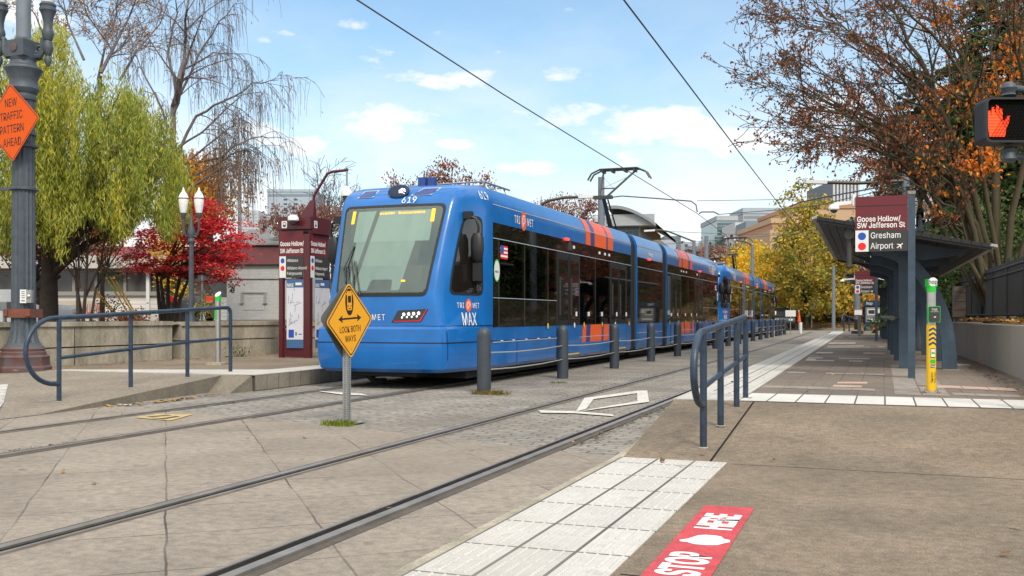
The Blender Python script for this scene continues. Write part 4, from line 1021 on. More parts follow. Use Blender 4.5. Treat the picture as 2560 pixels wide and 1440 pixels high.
# ---- hop validators
def validator(base,label,kind):
    r=thing('card_validator',label,'card validator',base,0,'ticket card validators on the platforms')
    k=1.0
    g=MB(); g.lathe([(.105,0),(.105,.02),(.06,.035)],6); g.lathe([(.052,.02),(.052,1.23)],20)
    for a in range(4): g.lathe([(.016,.02),(.016,.045)],6,(.085*math.cos(a*PI/2+.7),.085*math.sin(a*PI/2+.7),0))
    g.build('post',M['stain'],r,smooth=40)
    g=MB(); g.lathe([(.055,1.22),(.055,1.30)],20); g.build('cap',M['green'],r,smooth=40)
    d=-CF
    mt=plane_m(Vector((0,0,1.345))+d*.05,CR,(0,0,1))
    if kind=='near':
        g=MB(); 
        g.obox((0,0,1.335),CR*.055,CF*.05,(0,0,.045)); g.build('cap_block',M['green'],r)
        g=MB(); g.prism([(.054*math.cos(a*PI/12),.054*math.sin(a*PI/12)) for a in range(24)],mt,.004); rd=g.build('round_badge',M['lwhite'],r)
        text('hop',.07,M['navy'],rd,mt@Matrix.Translation((0,0,.006)),bold=.02,t=.001)
        g=MB(); g.lathe([(.0545,.03),(.0545,.83)],20); ys_=g.build('yellow_wrap',M['yel'],r,smooth=40)
        def cyl(x,z,off=.0015): a=x/.056; return -CF*math.cos(a)*(.0555+off)+CR*math.sin(a)*(.0555+off)+Vector((0,0,z))
        g=MB()
        for i in range(4):
            z=.80-i*.057
            for s0,s1 in ((-.05,0),(0,.05)):
                n=5; vs=[]
                for j in range(n+1):
                    x=s0+(s1-s0)*j/n; zz=z-abs(x)*.62
                    vs+=[cyl(x,zz-.026),cyl(x,zz)]
                g.add(vs,[(2*j,2*j+2,2*j+3,2*j+1) for j in range(n)])
        g.build('chevrons',M['navy'],ys_)
        def cpatch(x0,x1,z0,z1,off,mi,gg):
            n=5; vs=[]
            for j in range(n+1): x=x0+(x1-x0)*j/n; vs+=[cyl(x,z0,off),cyl(x,z1,off)]
            gg.add(vs,[(2*j,2*j+2,2*j+3,2*j+1) for j in range(n)],mi)
        g=MB(); cpatch(-.028,.028,.43,.545,.0015,0,g); cpatch(-.024,.024,.44,.535,.002,1,g); cpatch(-.02,.02,.475,.50,.0026,2,g); cpatch(-.032,.032,.365,.41,.0015,2,g); cpatch(-.028,.028,.31,.35,.0015,3,g); g.build('instruction_label',[M['dkgrey'],M['lwhite'],M['green'],M['navy']],ys_)
        text('hop',.036,M['white'],ys_,plane_m(-CF*.0585+Vector((0,0,.33)),CR,(0,0,1)),bold=.02,t=.0008)
        text('Tap here',.036,M['black'],ys_,plane_m(-CF*.0575-CR*.014+Vector((0,0,.195)),(0,0,1),-CR),bold=.015,t=.0008)
        text('Toca aqu\u00ed',.034,M['dkgrey'],ys_,plane_m(-CF*.0565+CR*.022+Vector((0,0,.195)),(0,0,1),-CR),t=.0008)
        g=MB(); bm=plane_m(-CF*.06+Vector((0,0,.955)),CR,(0,0,1))
        g.prism(rounded(.148,.195,.018),bm,.03); bx=g.build('reader',M['green'],r)
        g=MB(); g.prism(rounded(.132,.18,.014),bm@Matrix.Translation((0,0,.031)),.006); g.build('reader_screen',M['dkgrey'],bx)
        text('hop',.045,M['lwhite'],bx,bm@Matrix.Translation((0,.06,.0385)),t=.001); 
        g=MB(); g.poly([bm@Vector((x,y,.038)) for x,y in ((-.05,.028),(.05,.028),(.05,.031),(-.05,.031))]); g.poly([bm@Vector((x,y,.038)) for x,y in ((-.014,-.035),(.008,-.042),(.018,-.03),(.006,-.024))]); g.build('tap_symbol',M['lwhite'],bx)
    else:
        g=MB(); 
        q=[(.056*math.cos(a*PI/10),.056*math.sin(a*PI/10),1.30+.05+.05*math.sin(a*PI/10)) for a in range(20)]
        n=20; g.add([(x,y,1.22) for x,y,z in q]+q,[(i,(i+1)%n,n+(i+1)%n,n+i) for i in range(n)]); g.build('cap_block',M['green'],r)
        g=MB(); g.poly([(x*1.02,y*1.02,z+.003) for x,y,z in q]); g.build('round_badge',M['lwhite'],r)
        g=MB(); g.obox(-CR*.075+Vector((0,0,.97)),CR*.03,CF*.05,(0,0,.08)); g.obox(-CR*.035+Vector((0,0,.97)),CR*.015,CF*.055,(0,0,.09),1); g.build('reader',[M['dkgrey'],M['green']],r)
    return r
validator(gp(2328,983,ZP),'yellow wrapped card validator with chevrons on the right platform','near')
b_=gp(545,912,ZP); validator(b_,'bare steel card validator with green cap on the left platform','far')
g=MB(); g.box(-.17,.17,-.15,.15,0,.045); g.build('foot',M['conc'],bpy.data.objects['card_validator.001'])
# ---- pedestrian signal at the right edge
sg=P(2560,306,9.5); pole=P(2650,306,9.7)
r=thing('pedestrian_signal','black pedestrian signal showing a red raised hand at the right edge','traffic signal',(pole.x,pole.y,.2))
o=Vector((pole.x,pole.y,.2))
g=MB(); g.tube([(pole.x,pole.y,.0),(pole.x,pole.y,4.2)],.07,14); g.lathe([(.13,0),(.13,.3),(.08,.4)],12,(pole.x,pole.y,.05)); g.build('pole',M['iron'],r,org=o,smooth=40)
hc=P(2562,303,9.45); w_,h_=.40,.212
g=MB(); mm=plane_m(hc,CR,(0,0,1)); g.prism(rounded(w_*2,h_*2,.05),mm@Matrix.Translation((0,0,-.16)),.18); hs=g.build('housing',mat('signal_case_dark',(.012,.012,.013),.6),r,org=o)
A=rounded(w_*2,h_*2,.05);B=rounded(w_*2-.04,h_*2-.04,.04);n=len(A)
g=MB(); vs=[mm@Vector((x,y,z)) for z in (.02,.075) for x,y in A]+[mm@Vector((x,y,z)) for z in (.075,.02) for x,y in B]; fs=[]
for k in range(3): fs+=[(k*n+i,k*n+(i+1)%n,(k+1)*n+(i+1)%n,(k+1)*n+i) for i in range(n)]
g.add(vs,fs); g.build('visor_rim',M['gasket'],hs,org=o)
g=MB(); g.poly([mm@Vector((x,y,.024)) for x,y in B]); g.build('lens_panel',M['lens'],hs,org=o)
# raised hand
hcx=(2489-2556)/F*9.45; k9=9.45/F
HP=[(2470,343),(2508,343),(2512,322),(2519,305),(2521,291),(2514,291),(2509,300),(2503,304),(2502,274),(2496,270),(2494,292),(2493,268),(2487,264),(2484,290),(2482,269),(2476,270),(2475,294),(2472,278),(2466,280),(2466,308)]
g=MB(); g.poly([mm@Vector(((x-2562)*k9,(303-y)*k9,.030)) for x,y in HP][::-1]); 
g.build('hand_symbol',M['hand'],hs,org=o)
g=MB()
for i in range(-14,15):
    a=Vector((-.37+i*.0,0,0))
for i in range(24):
    x=-.36+i*.031
    for s_ in (1,-1):
        p0=(x-.19*s_*.6,-.185,.036);p1=(x+.19*s_*.6,.185,.036)
        if abs(p0[0])<.375 and abs(p1[0])<.375: g.beam(mm@Vector(p0),mm@Vector(p1),.006,.002,up=tuple(-CF))
for i in range(13): 
    y=-.17+i*.028; g.beam(mm@Vector((-.37,y,.037)),mm@Vector((.37,y,.037)),.003,.002,up=tuple(-CF))
g.build('visor_grille',M['lens'],hs,org=o)
for z0,s_ in ((hc.z+h_+.11,1),(hc.z-h_-.11,-1)):
    g=MB(); x0=P(2522,306,9.5)
    g.tube([(x0.x,x0.y,z0),(pole.x,pole.y,z0)],.034,10); g.lathe([(.05,-.09),(.075,-.07),(.055,-.05),(.06,-.03),(.075,0),(.06,.04),(.02,.06)] if s_>0 else [(.05,-.06),(.075,-.03),(.06,0),(.055,.03),(.075,.06),(.04,.09)],12,(x0.x,x0.y,z0)); g.build('bracket',M['iron'],r,org=o,smooth=40)
# ---- station name signs
def plane_shape(mm,s):
    pts=[(-.5,.06),(-.1,.07),(-.28,.45),(-.18,.45),(.12,.07),(.4,.07),(.5,0),(.4,-.07),(.12,-.07),(-.18,-.45),(-.28,-.45),(-.1,-.07),(-.5,-.06),(-.62,-.2),(-.55,0),(-.62,.2)]
    c,sn=math.cos(.7),math.sin(.7); return [mm@Vector(((x*c-y*sn)*s,(x*sn+y*c)*s,0)) for x,y in pts]
def station_sign(base,label,z0,z1,w,post_top,org=None):
    r=thing('station_sign',label,'station sign',base,0,'maroon station signs on the right platform')
    b=Vector(base)
    g=MB(); g.box(-.05,.05,-.05,.05,0,post_top-b.z); ps=g.build('post',M['shelter'],r)
    g=MB(); g.box(-.056,.056,-.056,.056,post_top-b.z+.001,post_top-b.z+.05); g.build('post_cap',M['conc'],ps)
    z0-=b.z;z1-=b.z; h=z1-z0
    x1=-.055;x0=x1-w
    g=MB(); g.box(x0,x1,-.05,.0,z0,z1); bd=g.build('sign_box',M['maroonl'],r)
    y=-.052
    def q(mb,a0,a1,b0,b1,yy,mi=0): mb.poly([(x0+w*a0,yy,z0+h*b0),(x0+w*a1,yy,z0+h*b0),(x0+w*a1,yy,z0+h*b1),(x0+w*a0,yy,z0+h*b1)],mi)
    g=MB(); q(g,.255,1,.0,.385,y); q(g,0,.255,0,.385,y,1); q(g,0,1,.82,.835,y,2); g.build('panel',[M['dkgrey'],M['lwhite'],M['gasket']],bd)
    g=MB()
    for cy,mi in ((.28,0),(.095,1)):
        g.add([(x0+w*.128+.066*h*math.cos(a*PI/12)*1.05,y-.002,z0+h*cy+.066*h*math.sin(a*PI/12)*1.05) for a in range(24)],[tuple(range(24))],mi)
    g.build('line_dot',[M['dotb'],M['dotr']],bd)
    fm=lambda a,bb: plane_m((x0+w*a,y-.003,z0+h*bb),(1,0,0),(0,0,1))
    text('Goose Hollow/',h*.135,M['white'],bd,fm(.03,.59),bold=.024,xs=.9*w/(h*.86),align='LEFT',t=.001)
    text('SW Jefferson St',h*.135,M['white'],bd,fm(.03,.475),bold=.024,xs=.9*w/(h*.86),align='LEFT',t=.001)
    text('Gresham',h*.155,M['white'],bd,fm(.29,.29),bold=.004,xs=.9*w/(h*.86),align='LEFT',t=.001)
    text('Airport',h*.155,M['white'],bd,fm(.29,.10),bold=.004,xs=.9*w/(h*.86),align='LEFT',t=.001)
    g=MB(); g.poly(plane_shape(fm(.86,.10),h*.12)); g.build('plane_symbol',M['white'],bd)
    return r
D1=14.97; b1=gp(2279,946,ZP); zt=lambda py,D:P(0,py,D).z
s1=station_sign(b1,'near maroon station sign with white lettering in front of the shelter',zt(627,D1),zt(488,D1),.74,zt(486,D1))
D2=37.5; b2=gp(2191,853,ZP); s2=station_sign(b2,'far maroon station sign, smaller in view, left of the shelter columns',zt(735.5,D2+1),zt(682,D2+1),.69,zt(692,D2+1))
# ---- cctv cameras
def cctv(p,ang,label,L_=.5):
    r=thing('security_camera',label,'security camera',p,ang,'white dome security cameras')
    g=MB(); g.box(0,.05,-.05,.05,-.06,.12); g.beam((.02,0,.0),(-L_,0,-.03),.05,.055); g.build('bracket',M['lwhite'],r)
    g=MB(); g.lathe([(.05,.02),(.078,-.01),(.082,-.05),(.07,-.065)],16,(-L_,0,-.05)); g.build('housing',M['lwhite'],r,smooth=40)
    g=MB(); g.lathe([(.055,-.065),(.045,-.095),(.02,-.11)],16,(-L_,0,-.05)); g.build('dome',M['dkgrey'],r,smooth=40)
c1=P(2155,500,15.0); cctv((b1.x-.84,b1.y+.02,c1.z),math.radians(8),'large white dome camera beside the near station sign',.27)
c1=P(2143,700,D2+1.2); cctv((b2.x-.78,b2.y+.02,c1.z),0,'small white dome camera beside the far station sign',.42)
# ---- left kiosk
kb=gp(697,894,ZP); KW=.80
r=thing('information_pylon','maroon station pylon with route panels and maps on the left platform','information kiosk',kb)
kz=zt(545,22.2)-ZP
g=MB()
for x0,x1,y0,y1 in ((0,.10,0,.10),(KW-.16,KW,0,.12),(KW-.12,KW,.75,.85),(0,.1,.75,.85)): g.box(x0,x1,y0,y1,0,kz-.35)
g.box(.10,KW-.16,.03,.06,.02,.62); g.box(.10,KW-.16,.02,.05,.66,.72)
g.build('frame',M['maroon'],r)
hdz=kz-.36
g=MB(); g.box(-.02,KW+.03,-.02,.87,hdz+.12,kz); g.box(-.01,KW+.02,-.005,.86,kz+.002,kz+.03); g.box(-.07,KW+.07,.1,.8,hdz+.02,hdz+.118); hd=g.build('head',M['maroon'],r)
def kface(mm,w,nm):
    # mm: origin at lower left of the text panel, width w
    def q(mb,x0,x1,y0,y1,mi,z=.004): mb.poly([mm@Vector((a,b,z)) for a,b in ((x0,y0),(x1,y0),(x1,y1),(x0,y1))],mi)
    g=MB(); hh=1.06
    q(g,0,w,.50,hh,0); q(g,.17,w,.02,.50,1); q(g,0,.17,.02,.50,2)
    pn=g.build('route_panel',[M['maroonl'],M['dkgrey'],M['lwhite']],r)
    text('Goose Hollow/',.14,M['white'],pn,mm@Matrix.Translation((.02,.78,.006)),bold=.025,xs=.74,align='LEFT',t=.001)
    text('SW Jefferson St',.14,M['white'],pn,mm@Matrix.Translation((.02,.62,.006)),bold=.025,xs=.66,align='LEFT',t=.001)
    text('Hillsboro',.095,M['white'],pn,mm@Matrix.Translation((.20,.405,.006)),xs=.85,align='LEFT',t=.001)
    text('Hillsboro Airport/',.095,M['white'],pn,mm@Matrix.Translation((.20,.235,.006)),xs=.8,align='LEFT',t=.001)
    text('Fairgrounds',.095,M['white'],pn,mm@Matrix.Translation((.20,.115,.006)),xs=.85,align='LEFT',t=.001)
    g=MB()
    for cy,mi in ((.40,0),(.23,1)): g.add([mm@Vector((.085+.05*math.cos(a*PI/10),cy+.058*math.sin(a*PI/10),.006)) for a in range(20)],[tuple(range(20))],mi)
    g.build('line_dot',[M['dotb'],M['dotr']],pn)
    g=MB(); q(g,.19,w-.0,-1.55,-.02,0); q(g,.19,w,-.20,-.02,1,.006); q(g,.19,w,-1.55,-1.36,1,.006); q(g,.24,.38,-1.32,-1.14,2,.006)
    rl=random.Random(4)
    for k in range(16):
        x=.22+rl.random()*(w-.26); y=-1.08+rl.random()*.8; a=rl.choice((0.05,.35,1.45,1.6)); l=.06+rl.random()*.16
        d=Vector((math.cos(a)*l,math.sin(a)*l,0)); n=Vector((-math.sin(a),math.cos(a),0))*.004
        p=Vector((x,y,.006)); e=p+d; e.x=min(e.x,w-.02); g.poly([mm@v for v in (p-n,e-n,e+n,p+n)],3)
    q(g,.42,.45,-1.27,-1.19,3,.006); q(g,.5,.58,-1.25,-1.23,3,.006)
    pm=g.build('map_poster',[M['poster'],M['postbl'],M['dotb'],M['dkgrey']],r)
    text('MAX',.11,M['white'],pm,mm@Matrix.Translation((.29,-.145,.008)),bold=.02,xs=.8,t=.001)
    q2=MB(); q(q2,.42,.58,-.15,-.09,0,.008); q2.build('badge',M['lwhite'],pm)
bot=hdz-.98
kface(plane_m((.02,-.004,bot),(1,0,0),(0,0,1)),KW-.18,'f')
kface(plane_m((KW+.004,.0+.02,bot),(0,1,0),(0,0,1)),.80,'s')
g=MB()
for mm in (plane_m((.16,-.022,kz-.13),(1,0,0),(0,0,1)),plane_m((KW+.032,.2,kz-.13),(0,1,0),(0,0,1))):
    g.poly([mm@Vector((x,y,.001)) for x,y in rounded(.14,.16,.02)],0); g.poly([mm@Vector((x,y,.003)) for x,y in rounded(.075,.11,.03)],1); g.poly([mm@Vector((x,y+.015,.005)) for x,y in rounded(.05,.045,.006)],0)
g.build('tram_symbol',[M['lwhite'],M['black']],hd)
g=MB(); g.add([(KW*.5,.2,kz+.03),(KW*.95,.2,kz+.03),(KW*.95,.35,kz+.03),(KW*.5,.35,kz+.03),(KW*.82,.25,kz+.42),(KW*.95,.25,kz+.42),(KW*.95,.31,kz+.42),(KW*.82,.31,kz+.42)],[(0,1,5,4),(1,2,6,5),(2,3,7,6),(3,0,4,7),(4,5,6,7)])
g.tube([(KW*.9,.28,kz+.35),(KW*.92,.28,kz+.52),(KW*1.35,.28,kz+1.0),(KW*1.5,.28,kz+1.04),(KW*2.0,.28,kz+1.06)],.032,8)
g.tube([(KW*1.97,.28,kz+1.06),(KW*1.97,.28,kz+.70)],.022,8,1)
g.lathe([(.05,.70),(.09,.62),(.13,.56),(.13,.48),(.10,.47)],12,(KW*1.97,.28,kz),2); g.lathe([(.09,.47),(.08,.36),(.03,.33)],12,(KW*1.97,.28,kz),3)
g.build('camera_mast',[M['maroon'],M['galv'],M['lwhite'],M['dkgrey']],r,smooth=40)
g=MB(); g.lathe([(.07,.12),(.12,.06),(.125,0),(.10,-.02)],14,(KW*.60,-.16,kz-.06),0); g.lathe([(.09,-.02),(.075,-.08),(.03,-.11)],14,(KW*.60,-.16,kz-.06),1); g.box(KW*.6-.14,KW*.6+.02,-.16,-.03,kz-.03,kz+.04,0); g.build('dome_camera',[M['lwhite'],M['dkgrey']],hd,smooth=40)
# ---- shelters
def shelter(o,hd_,L_,label,scale=1.0):
    r=thing('platform_shelter',label,'shelter',o,hd_,'shelters on the right platform')
    # local: x right, y along platform; roof tilts up to the left (-x)
    zl,zr=2.60,2.06; xl,xr=-1.44,1.26
    ro=lambda x,dz=0: zl+(zr-zl)*(x-xl)/(xr-xl)+dz
    g=MB(); n=18
    for i in range(n):
        x0=xl+(xr-xl)*i/n; x1=x0+(xr-xl)/n*.93
        g.obox(((x0+x1)/2,L_/2,ro((x0+x1)/2)),((x1-x0)/2,0,(ro(x1)-ro(x0))/2),(0,L_/2,0),(0,0,.03),0)
    for y in [i*L_/6 for i in range(1,6)]: g.obox(((xl+xr)/2,y,ro((xl+xr)/2)+.05),((xr-xl)/2,0,(zr-zl)/2),(0,.04,0),(0,0,.03),0)
    for y in (.05,L_-.05): g.obox(((xl+xr)/2,y,ro((xl+xr)/2)-.02),((xr-xl)/2,0,(zr-zl)/2),(0,.03,0),(0,0,.05),0)
    rf=g.build('roof',M['shelroof'],r)
    for x,s_ in ((xl,-1),(xr,1)):
        g=MB(); k=int(L_/.22)
        for i in range(k): g.obox((x+s_*.035,(i+.5)*L_/k,ro(x)+.01),(.05,0,-.01*s_),(0,L_/k*.45,0),(0,0,.022))
        g.obox((x,L_/2,ro(x)+.01),(.03,0,0),(0,L_/2,0),(0,0,.012)); g.build('roof_edge',M['shelglass'],rf)
    for y in [1.35+i*(L_-2.7)/3 for i in range(4)]:
        g=MB()
        g.box(-.10,.17,y-.07,y+.07,0,1.98)                                  # broad column
        fr=g.build('column',M['shelter'],r)
        g=MB(); m=14; vs=[]
        for i in range(m+1):                                                # curved leg
            t=i/m; a=t*PI/2
            cx=-.55+1.28*math.sin(a); czz=2.14*(1-(1-math.cos(a))**1.0) if False else 2.12*math.cos(a)**.9 if a<PI/2-1e-6 else 0
            w=.09+.03*t
            nx,nz=math.sin(a),math.cos(a)
            for yy in (y-.06,y+.06): vs+=[(cx-nx*w,yy,max(0,czz-nz*w)),(cx+nx*w,yy,max(0,czz+nz*w))]
        fs=[]
        for i in range(m):
            a=i*4;b=a+4
            fs+=[(a,a+1,b+1,b),(a+2,b+2,b+3,a+3),(a,b,b+2,a+2),(a+1,a+3,b+3,b+1)]
        g.add(vs,fs+[(0,2,3,1),(m*4,m*4+1,m*4+3,m*4+2)]); g.build('curved_leg',M['shelter'],r,smooth=40)
        g=MB(); g.add([(x,yy,z) for yy in (y-.05,y+.05) for x,z in ((-1.05,ro(-1.05)-.06),(-.1,1.98),(.3,1.92),(.85,ro(.85)-.14),(.85,ro(.85)-.06),(0,ro(0)-.06))],[(0,1,2,3,4,5),(11,10,9,8,7,6)]+[(i,i+6,(i+1)%6+6,(i+1)%6) for i in range(6)])
        for x in (-.05,.18,.95): 
            for yy in (y-.065,): g.lathe([(.035,0),(.03,.02)],8); k=len(g.v)-16; mt=plane_m((x,yy,1.98 if x<.9 else ro(.85)-.1),(1,0,0),(0,0,1)); g.v[k:]=[tuple(mt@Vector(p)) for p in g.v[k:]]
        g.lathe([(.075,0),(.075,.03)],14); k=len(g.v)-28; mt=plane_m((.9,y-.06,ro(.9)-.09),(1,0,0),(0,0,1)); g.v[k:]=[tuple(mt@Vector(p)) for p in g.v[k:]]
        g.build('bracket',M['shelter'],r)
    g=MB(); 
    for z in (.90,): g.tube([(-.22,.9,z),(-.22,L_-.9,z)],.045,8)
    for y in [1.35+i*(L_-2.7)/3 for i in range(4)]: g.tube([(-.24,y-.02,.90),(-.05,y,.90)],.04,8)
    g.build('leaning_bar',M['dkmetal'],r)
    g=MB(); g.tube([(-.92,.25,2.40),(-.92,.25,1.85),(-.92,.25,1.80)],.05,10); g.lathe([(.06,1.80),(.065,1.78),(.05,1.74)],10,(-.92,.25,0)); g.lathe([(.085,0),(.085,.06)],12); k=len(g.v)-24; mt=plane_m((-.92,.2,2.32),(1,0,0),(0,0,1)); g.v[k:]=[tuple(mt@Vector(p)) for p in g.v[k:]]; g.build('speaker_tube',M['dkmetal'],r)
    return r
shelter((.37,17.75,ZP),math.radians(.9),13.0,'blue steel platform shelter with dark ribbed tilted roof, nearest')
shelter((.05,42.0,ZP),math.radians(.9),10.0,'second smaller looking shelter far along the right platform')
# ---- ticket machine and person at the far end
tb=P(2184,838,51); 
r=thing('ticket_machine','dark ticket vending machine with orange stripes at the far platform end','ticket machine',(tb.x,tb.y,ZP))
g=MB(); g.box(-.45,.45,0,.5,0,.18,1); g.box(-.43,.43,.02,.48,.18,1.45); g.box(-.47,.47,-.02,.5,1.45,1.72); cb=g.build('cabinet',[mat('ticket_machine_navy',(.02,.045,.075),.5),M['conc']],r)
g=MB(); 
for x0,x1,z0,z1,mi in ((-.38,.38,.62,1.38,0),(-.3,.1,.98,1.3,1),(.15,.32,1.1,1.3,1),(-.25,.05,1.04,1.24,2),(-.3,.3,.72,.8,1)): g.box(x0,x1,.0-.003*mi,.02,z0,z1,mi)
for x in (-.05,.1): g.add([(x,.015,.2),(x+.09,.015,.2),(x+.15,.015,.52),(x+.06,.015,.52)],[(0,1,2,3)],3)
g.build('screen_panel',[M['galv'],M['lwhite'],M['dkgrey'],M['orange']],r)
text('hop',.2,M['white'],cb,plane_m((-.2,-.024,1.585),(1,0,0),(0,0,1)),bold=.01,t=.002)
def person(base,rz,label):
    r=thing('person',label,'person',base,rz)
    sk=[('pel',(0,0,.95),.15),('bel',(0,0,1.1),.145),('che',(0,.0,1.32),.165),('nec',(0,0,1.50),.06),('hed',(0,-.02,1.63),.095),('top',(0,-.01,1.72),.075),
        ('sl',(-.19,0,1.42),.075),('el',(-.24,.04,1.14),.052),('wl',(-.22,-.06,.92),.04),('hl',(-.21,-.09,.83),.042),('sr',(.19,0,1.42),.075),('er',(.24,.03,1.14),.052),('wr',(.21,-.1,.94),.04),('hr',(.2,-.14,.86),.042),
        ('kl',(-.1,0,.5),.07),('al',(-.1,.02,.09),.05),('tl',(-.11,-.14,.04),.045),('kr',(.1,0,.5),.07),('ar',(.1,.03,.09),.05),('tr',(.11,-.13,.04),.045),('hpl',(-.09,0,.88),.11),('hpr',(.09,0,.88),.11)]
    ed=['pel-bel','bel-che','che-nec','nec-hed','hed-top','che-sl','sl-el','el-wl','wl-hl','che-sr','sr-er','er-wr','wr-hr','pel-hpl','hpl-kl','kl-al','al-tl','pel-hpr','hpr-kr','kr-ar','ar-tr']
    ix={n:i for i,(n,_,_) in enumerate(sk)}
    me=bpy.data.meshes.new('body'); me.from_pydata([p for _,p,_ in sk],[tuple(ix[a] for a in e.split('-')) for e in ed],[])
    o=bpy.data.objects.new('body',me); C.objects.link(o); o.parent=r
    m=o.modifiers.new('skin','SKIN'); 
    for i,(n,p,rad) in enumerate(sk):
        v=me.skin_vertices[0].data[i]; v.radius=(rad,rad*(.72 if n in('pel','bel','che') else 1)); v.use_root=(n=='pel')
    s_=o.modifiers.new('sub','SUBSURF'); s_.levels=2; s_.render_levels=2
    me.materials.append(mat('dark_navy_clothing',(.02,.022,.035),.85))
    g=MB(); g.lathe([(.03,1.535),(.075,1.57),(.085,1.63),(.07,1.68)],12,(0,-.035,0)); g.build('face',mat('skin',(.45,.27,.19),.6),r,smooth=60)
    g=MB(); g.lathe([(.09,1.62),(.105,1.68),(.08,1.745),(.02,1.765)],12,(0,.005,0)); g.build('hair',M['black'],r,smooth=60)
pb=P(2164,835,52); person((pb.x,pb.y,ZP),math.radians(70),'person in dark clothes standing beside the far ticket machine')
# ---- small posts, signs and poles
def polesign(name,cat,label,base,h,plate=None,rad=.03,m='galv',face=None):
    r=thing(name,label,cat,base)
    g=MB(); g.tube([(0,0,-.05),(0,0,h)],rad,8); g.build('post',M[m],r,smooth=40)
    if plate:
        g=MB(); mm=plane_m(Vector((0,0,plate[2]))-CF*(rad+.004),CR,(0,0,1)); g.prism(plate[0],mm,.01); g.build('plate',face or M['lwhite'],r)
    return r
b_=P(1976,835,64); polesign('street_sign','street sign','white rectangular sign on a thin post past the last bollard',(b_.x,b_.y,0),1.75,([(-.33,-.2),(.33,-.2),(.33,.2),(-.33,.2)],0,1.35))
b_=P(2029,812,84); polesign('yield_sign','street sign','back of a triangular yield sign on a post in the leaves',(b_.x,b_.y,.25),2.1,([(-.48,.42),(0,-.42),(.48,.42)],0,1.75),rad=.045,face=M['galv'])
b_=P(1931,800,76); polesign('street_sign','street sign','small white notice board behind the end of the second tram',(b_.x,b_.y,0),1.6,([(-.28,-.14),(.28,-.14),(.28,.14),(-.28,.14)],0,1.42))
b_=P(2001,829,68); r=thing('marker_post','short white marker post with orange tip beyond the trams','marker post',(b_.x,b_.y,0)); g=MB(); g.lathe([(.12,0),(.12,.7),(.10,.75)],10); g.build('post',M['lwhite'],r); g=MB(); g.lathe([(.12,.8),(.03,1.5)],8,(-.08,0,0),0); g.tube([(-.1,0,.7),(-.1,0,1.6)],.03,5,1); g.build('tip',[M['orange'],M['lwhite']],r)
b_=P(2166,833,46); r=thing('platform_post','grey concrete post by the ticket machine at the far platform','post',(b_.x-.3,b_.y,ZP)); g=MB(); g.box(-.08,.08,-.08,.08,0,.95); g.build('shaft',M['conc'],r)
b_=P(2143,828,53); r=thing('utility_pole','grey steel pole with white and black notices beneath the far sign','pole',(b_.x,b_.y,ZP)); g=MB(); g.tube([(0,0,0),(0,0,3.2)],.15,12); g.build('shaft',M['polegrey'],r,smooth=40); g=MB(); g.lathe([(.156,.22),(.156,.75)],12,(0,0,0),0); g.lathe([(.3,0),(.3,.14)],8,(0,0,0),0); g.obox(-CF*.16+Vector((0,0,1.12)),CR*.2,CF*.01,(0,0,.13),1); g.lathe([(.157,.1),(.157,.2)],12,(0,0,0),1); g.build('notice',[M['dkgrey'],M['lwhite']],r)
def mast(name,label,px,py0,py1,d,rad,z0=None,arm=None):
    b=P(px,py1,d); t=P(px,py0,d); z0=b.z if z0 is None else z0
    r=thing(name,label,'pole',(b.x,b.y,z0)); g=MB(); g.tube([(0,0,-.1),(0,0,t.z-z0)],[rad,rad*.8],10); g.build('shaft',M['polegrey'],r,smooth=40)
    if arm:
        pts=[P(x,y,d) - Vector((b.x,b.y,z0)) for x,y in arm]; g=MB(); g.tube(pts,.065,6); g.build('lamp_arm',M['dkmetal'],r,smooth=50)
        e=pts[-1]; q=(pts[-1]-pts[-2]).normalized(); g=MB(); g.obox(e+q*.3,q*.38,CF*.13,(0,0,.06)); g.build('lamp_head',M['lwhite'],r)
    return r
mast('catenary_pole','grey overhead line pole standing behind the pantograph',1503,443,600,48,.19,z0=.25)
mast('street_light','thin street light with curved arm reaching left above the first tram',1735,601,800,72,.15,z0=.2,arm=[(1735,604),(1700,590),(1672,579),(1650,575),(1634,576)])
mast('catenary_pole','plain grey pole standing above the rear of the first tram',1766,590,800,76,.19,z0=.2)
mast('street_light','grey street light with bent arm above the second tram',1881,611,800,70,.14,z0=.2,arm=[(1881,617),(1872,608),(1856,603),(1835,599)])
mast('catenary_pole','grey pole in the leaves left of the far station sign',2084,664,812,80,.15,z0=.2)
mast('catenary_pole','tall grey pole rising behind the near station sign',2265,398,860,36,.16,z0=ZP,arm=[(2265,452),(2190,456),(2140,458),(2060,456)])
mast('utility_pole','slim pole rising behind the crimson maple on the left',599,380,790,58,.13)
mast('street_light','dark street light with long curved arm over the first tram roof',1352,512,760,40,.07,z0=.25,arm=[(1352,512),(1370,502),(1410,494),(1450,492.5)])
# ---- overhead wires
def wire(name,pts,label,rad=.011):
    g=MB(); g.tube(pts,rad,5); o=g.build(name,M['wire'],org=pts[0]); props(o,label,'overhead wire','overhead wires')
def xw(px,py,X): return tuple(xp(px,py,X))
wire('contact_wire',[xw(520,-260,-7.7),xw(893,0,-7.7),xw(1260,237,-7.7),xw(1545,412,-7.7),xw(1745,535,-7.75),xw(1830,600,-7.9),xw(1905,662,-8.2)],'long dark contact wire running above the trams to the pantograph',.014)
wire('contact_wire',[xw(1290,-330,-3.47),xw(1560,0,-3.47),xw(1700,184,-3.47),xw(1850,383,-3.5),xw(1955,520,-3.6),xw(2000,575,-3.7),xw(2050,632,-3.9)],'long dark contact wire running above the near track',.014)
pA=P(1503,497,48)
wire('cantilever_arm',[tuple(pA),tuple(P(1554,490,47.2)),tuple(P(1640,496,46.4)),tuple(P(1728,503,45.6)),tuple(P(1740,512,45.2)),tuple(P(1743,530,45.1))],'bent support arm from the pole behind the pantograph to the contact wire',.03)
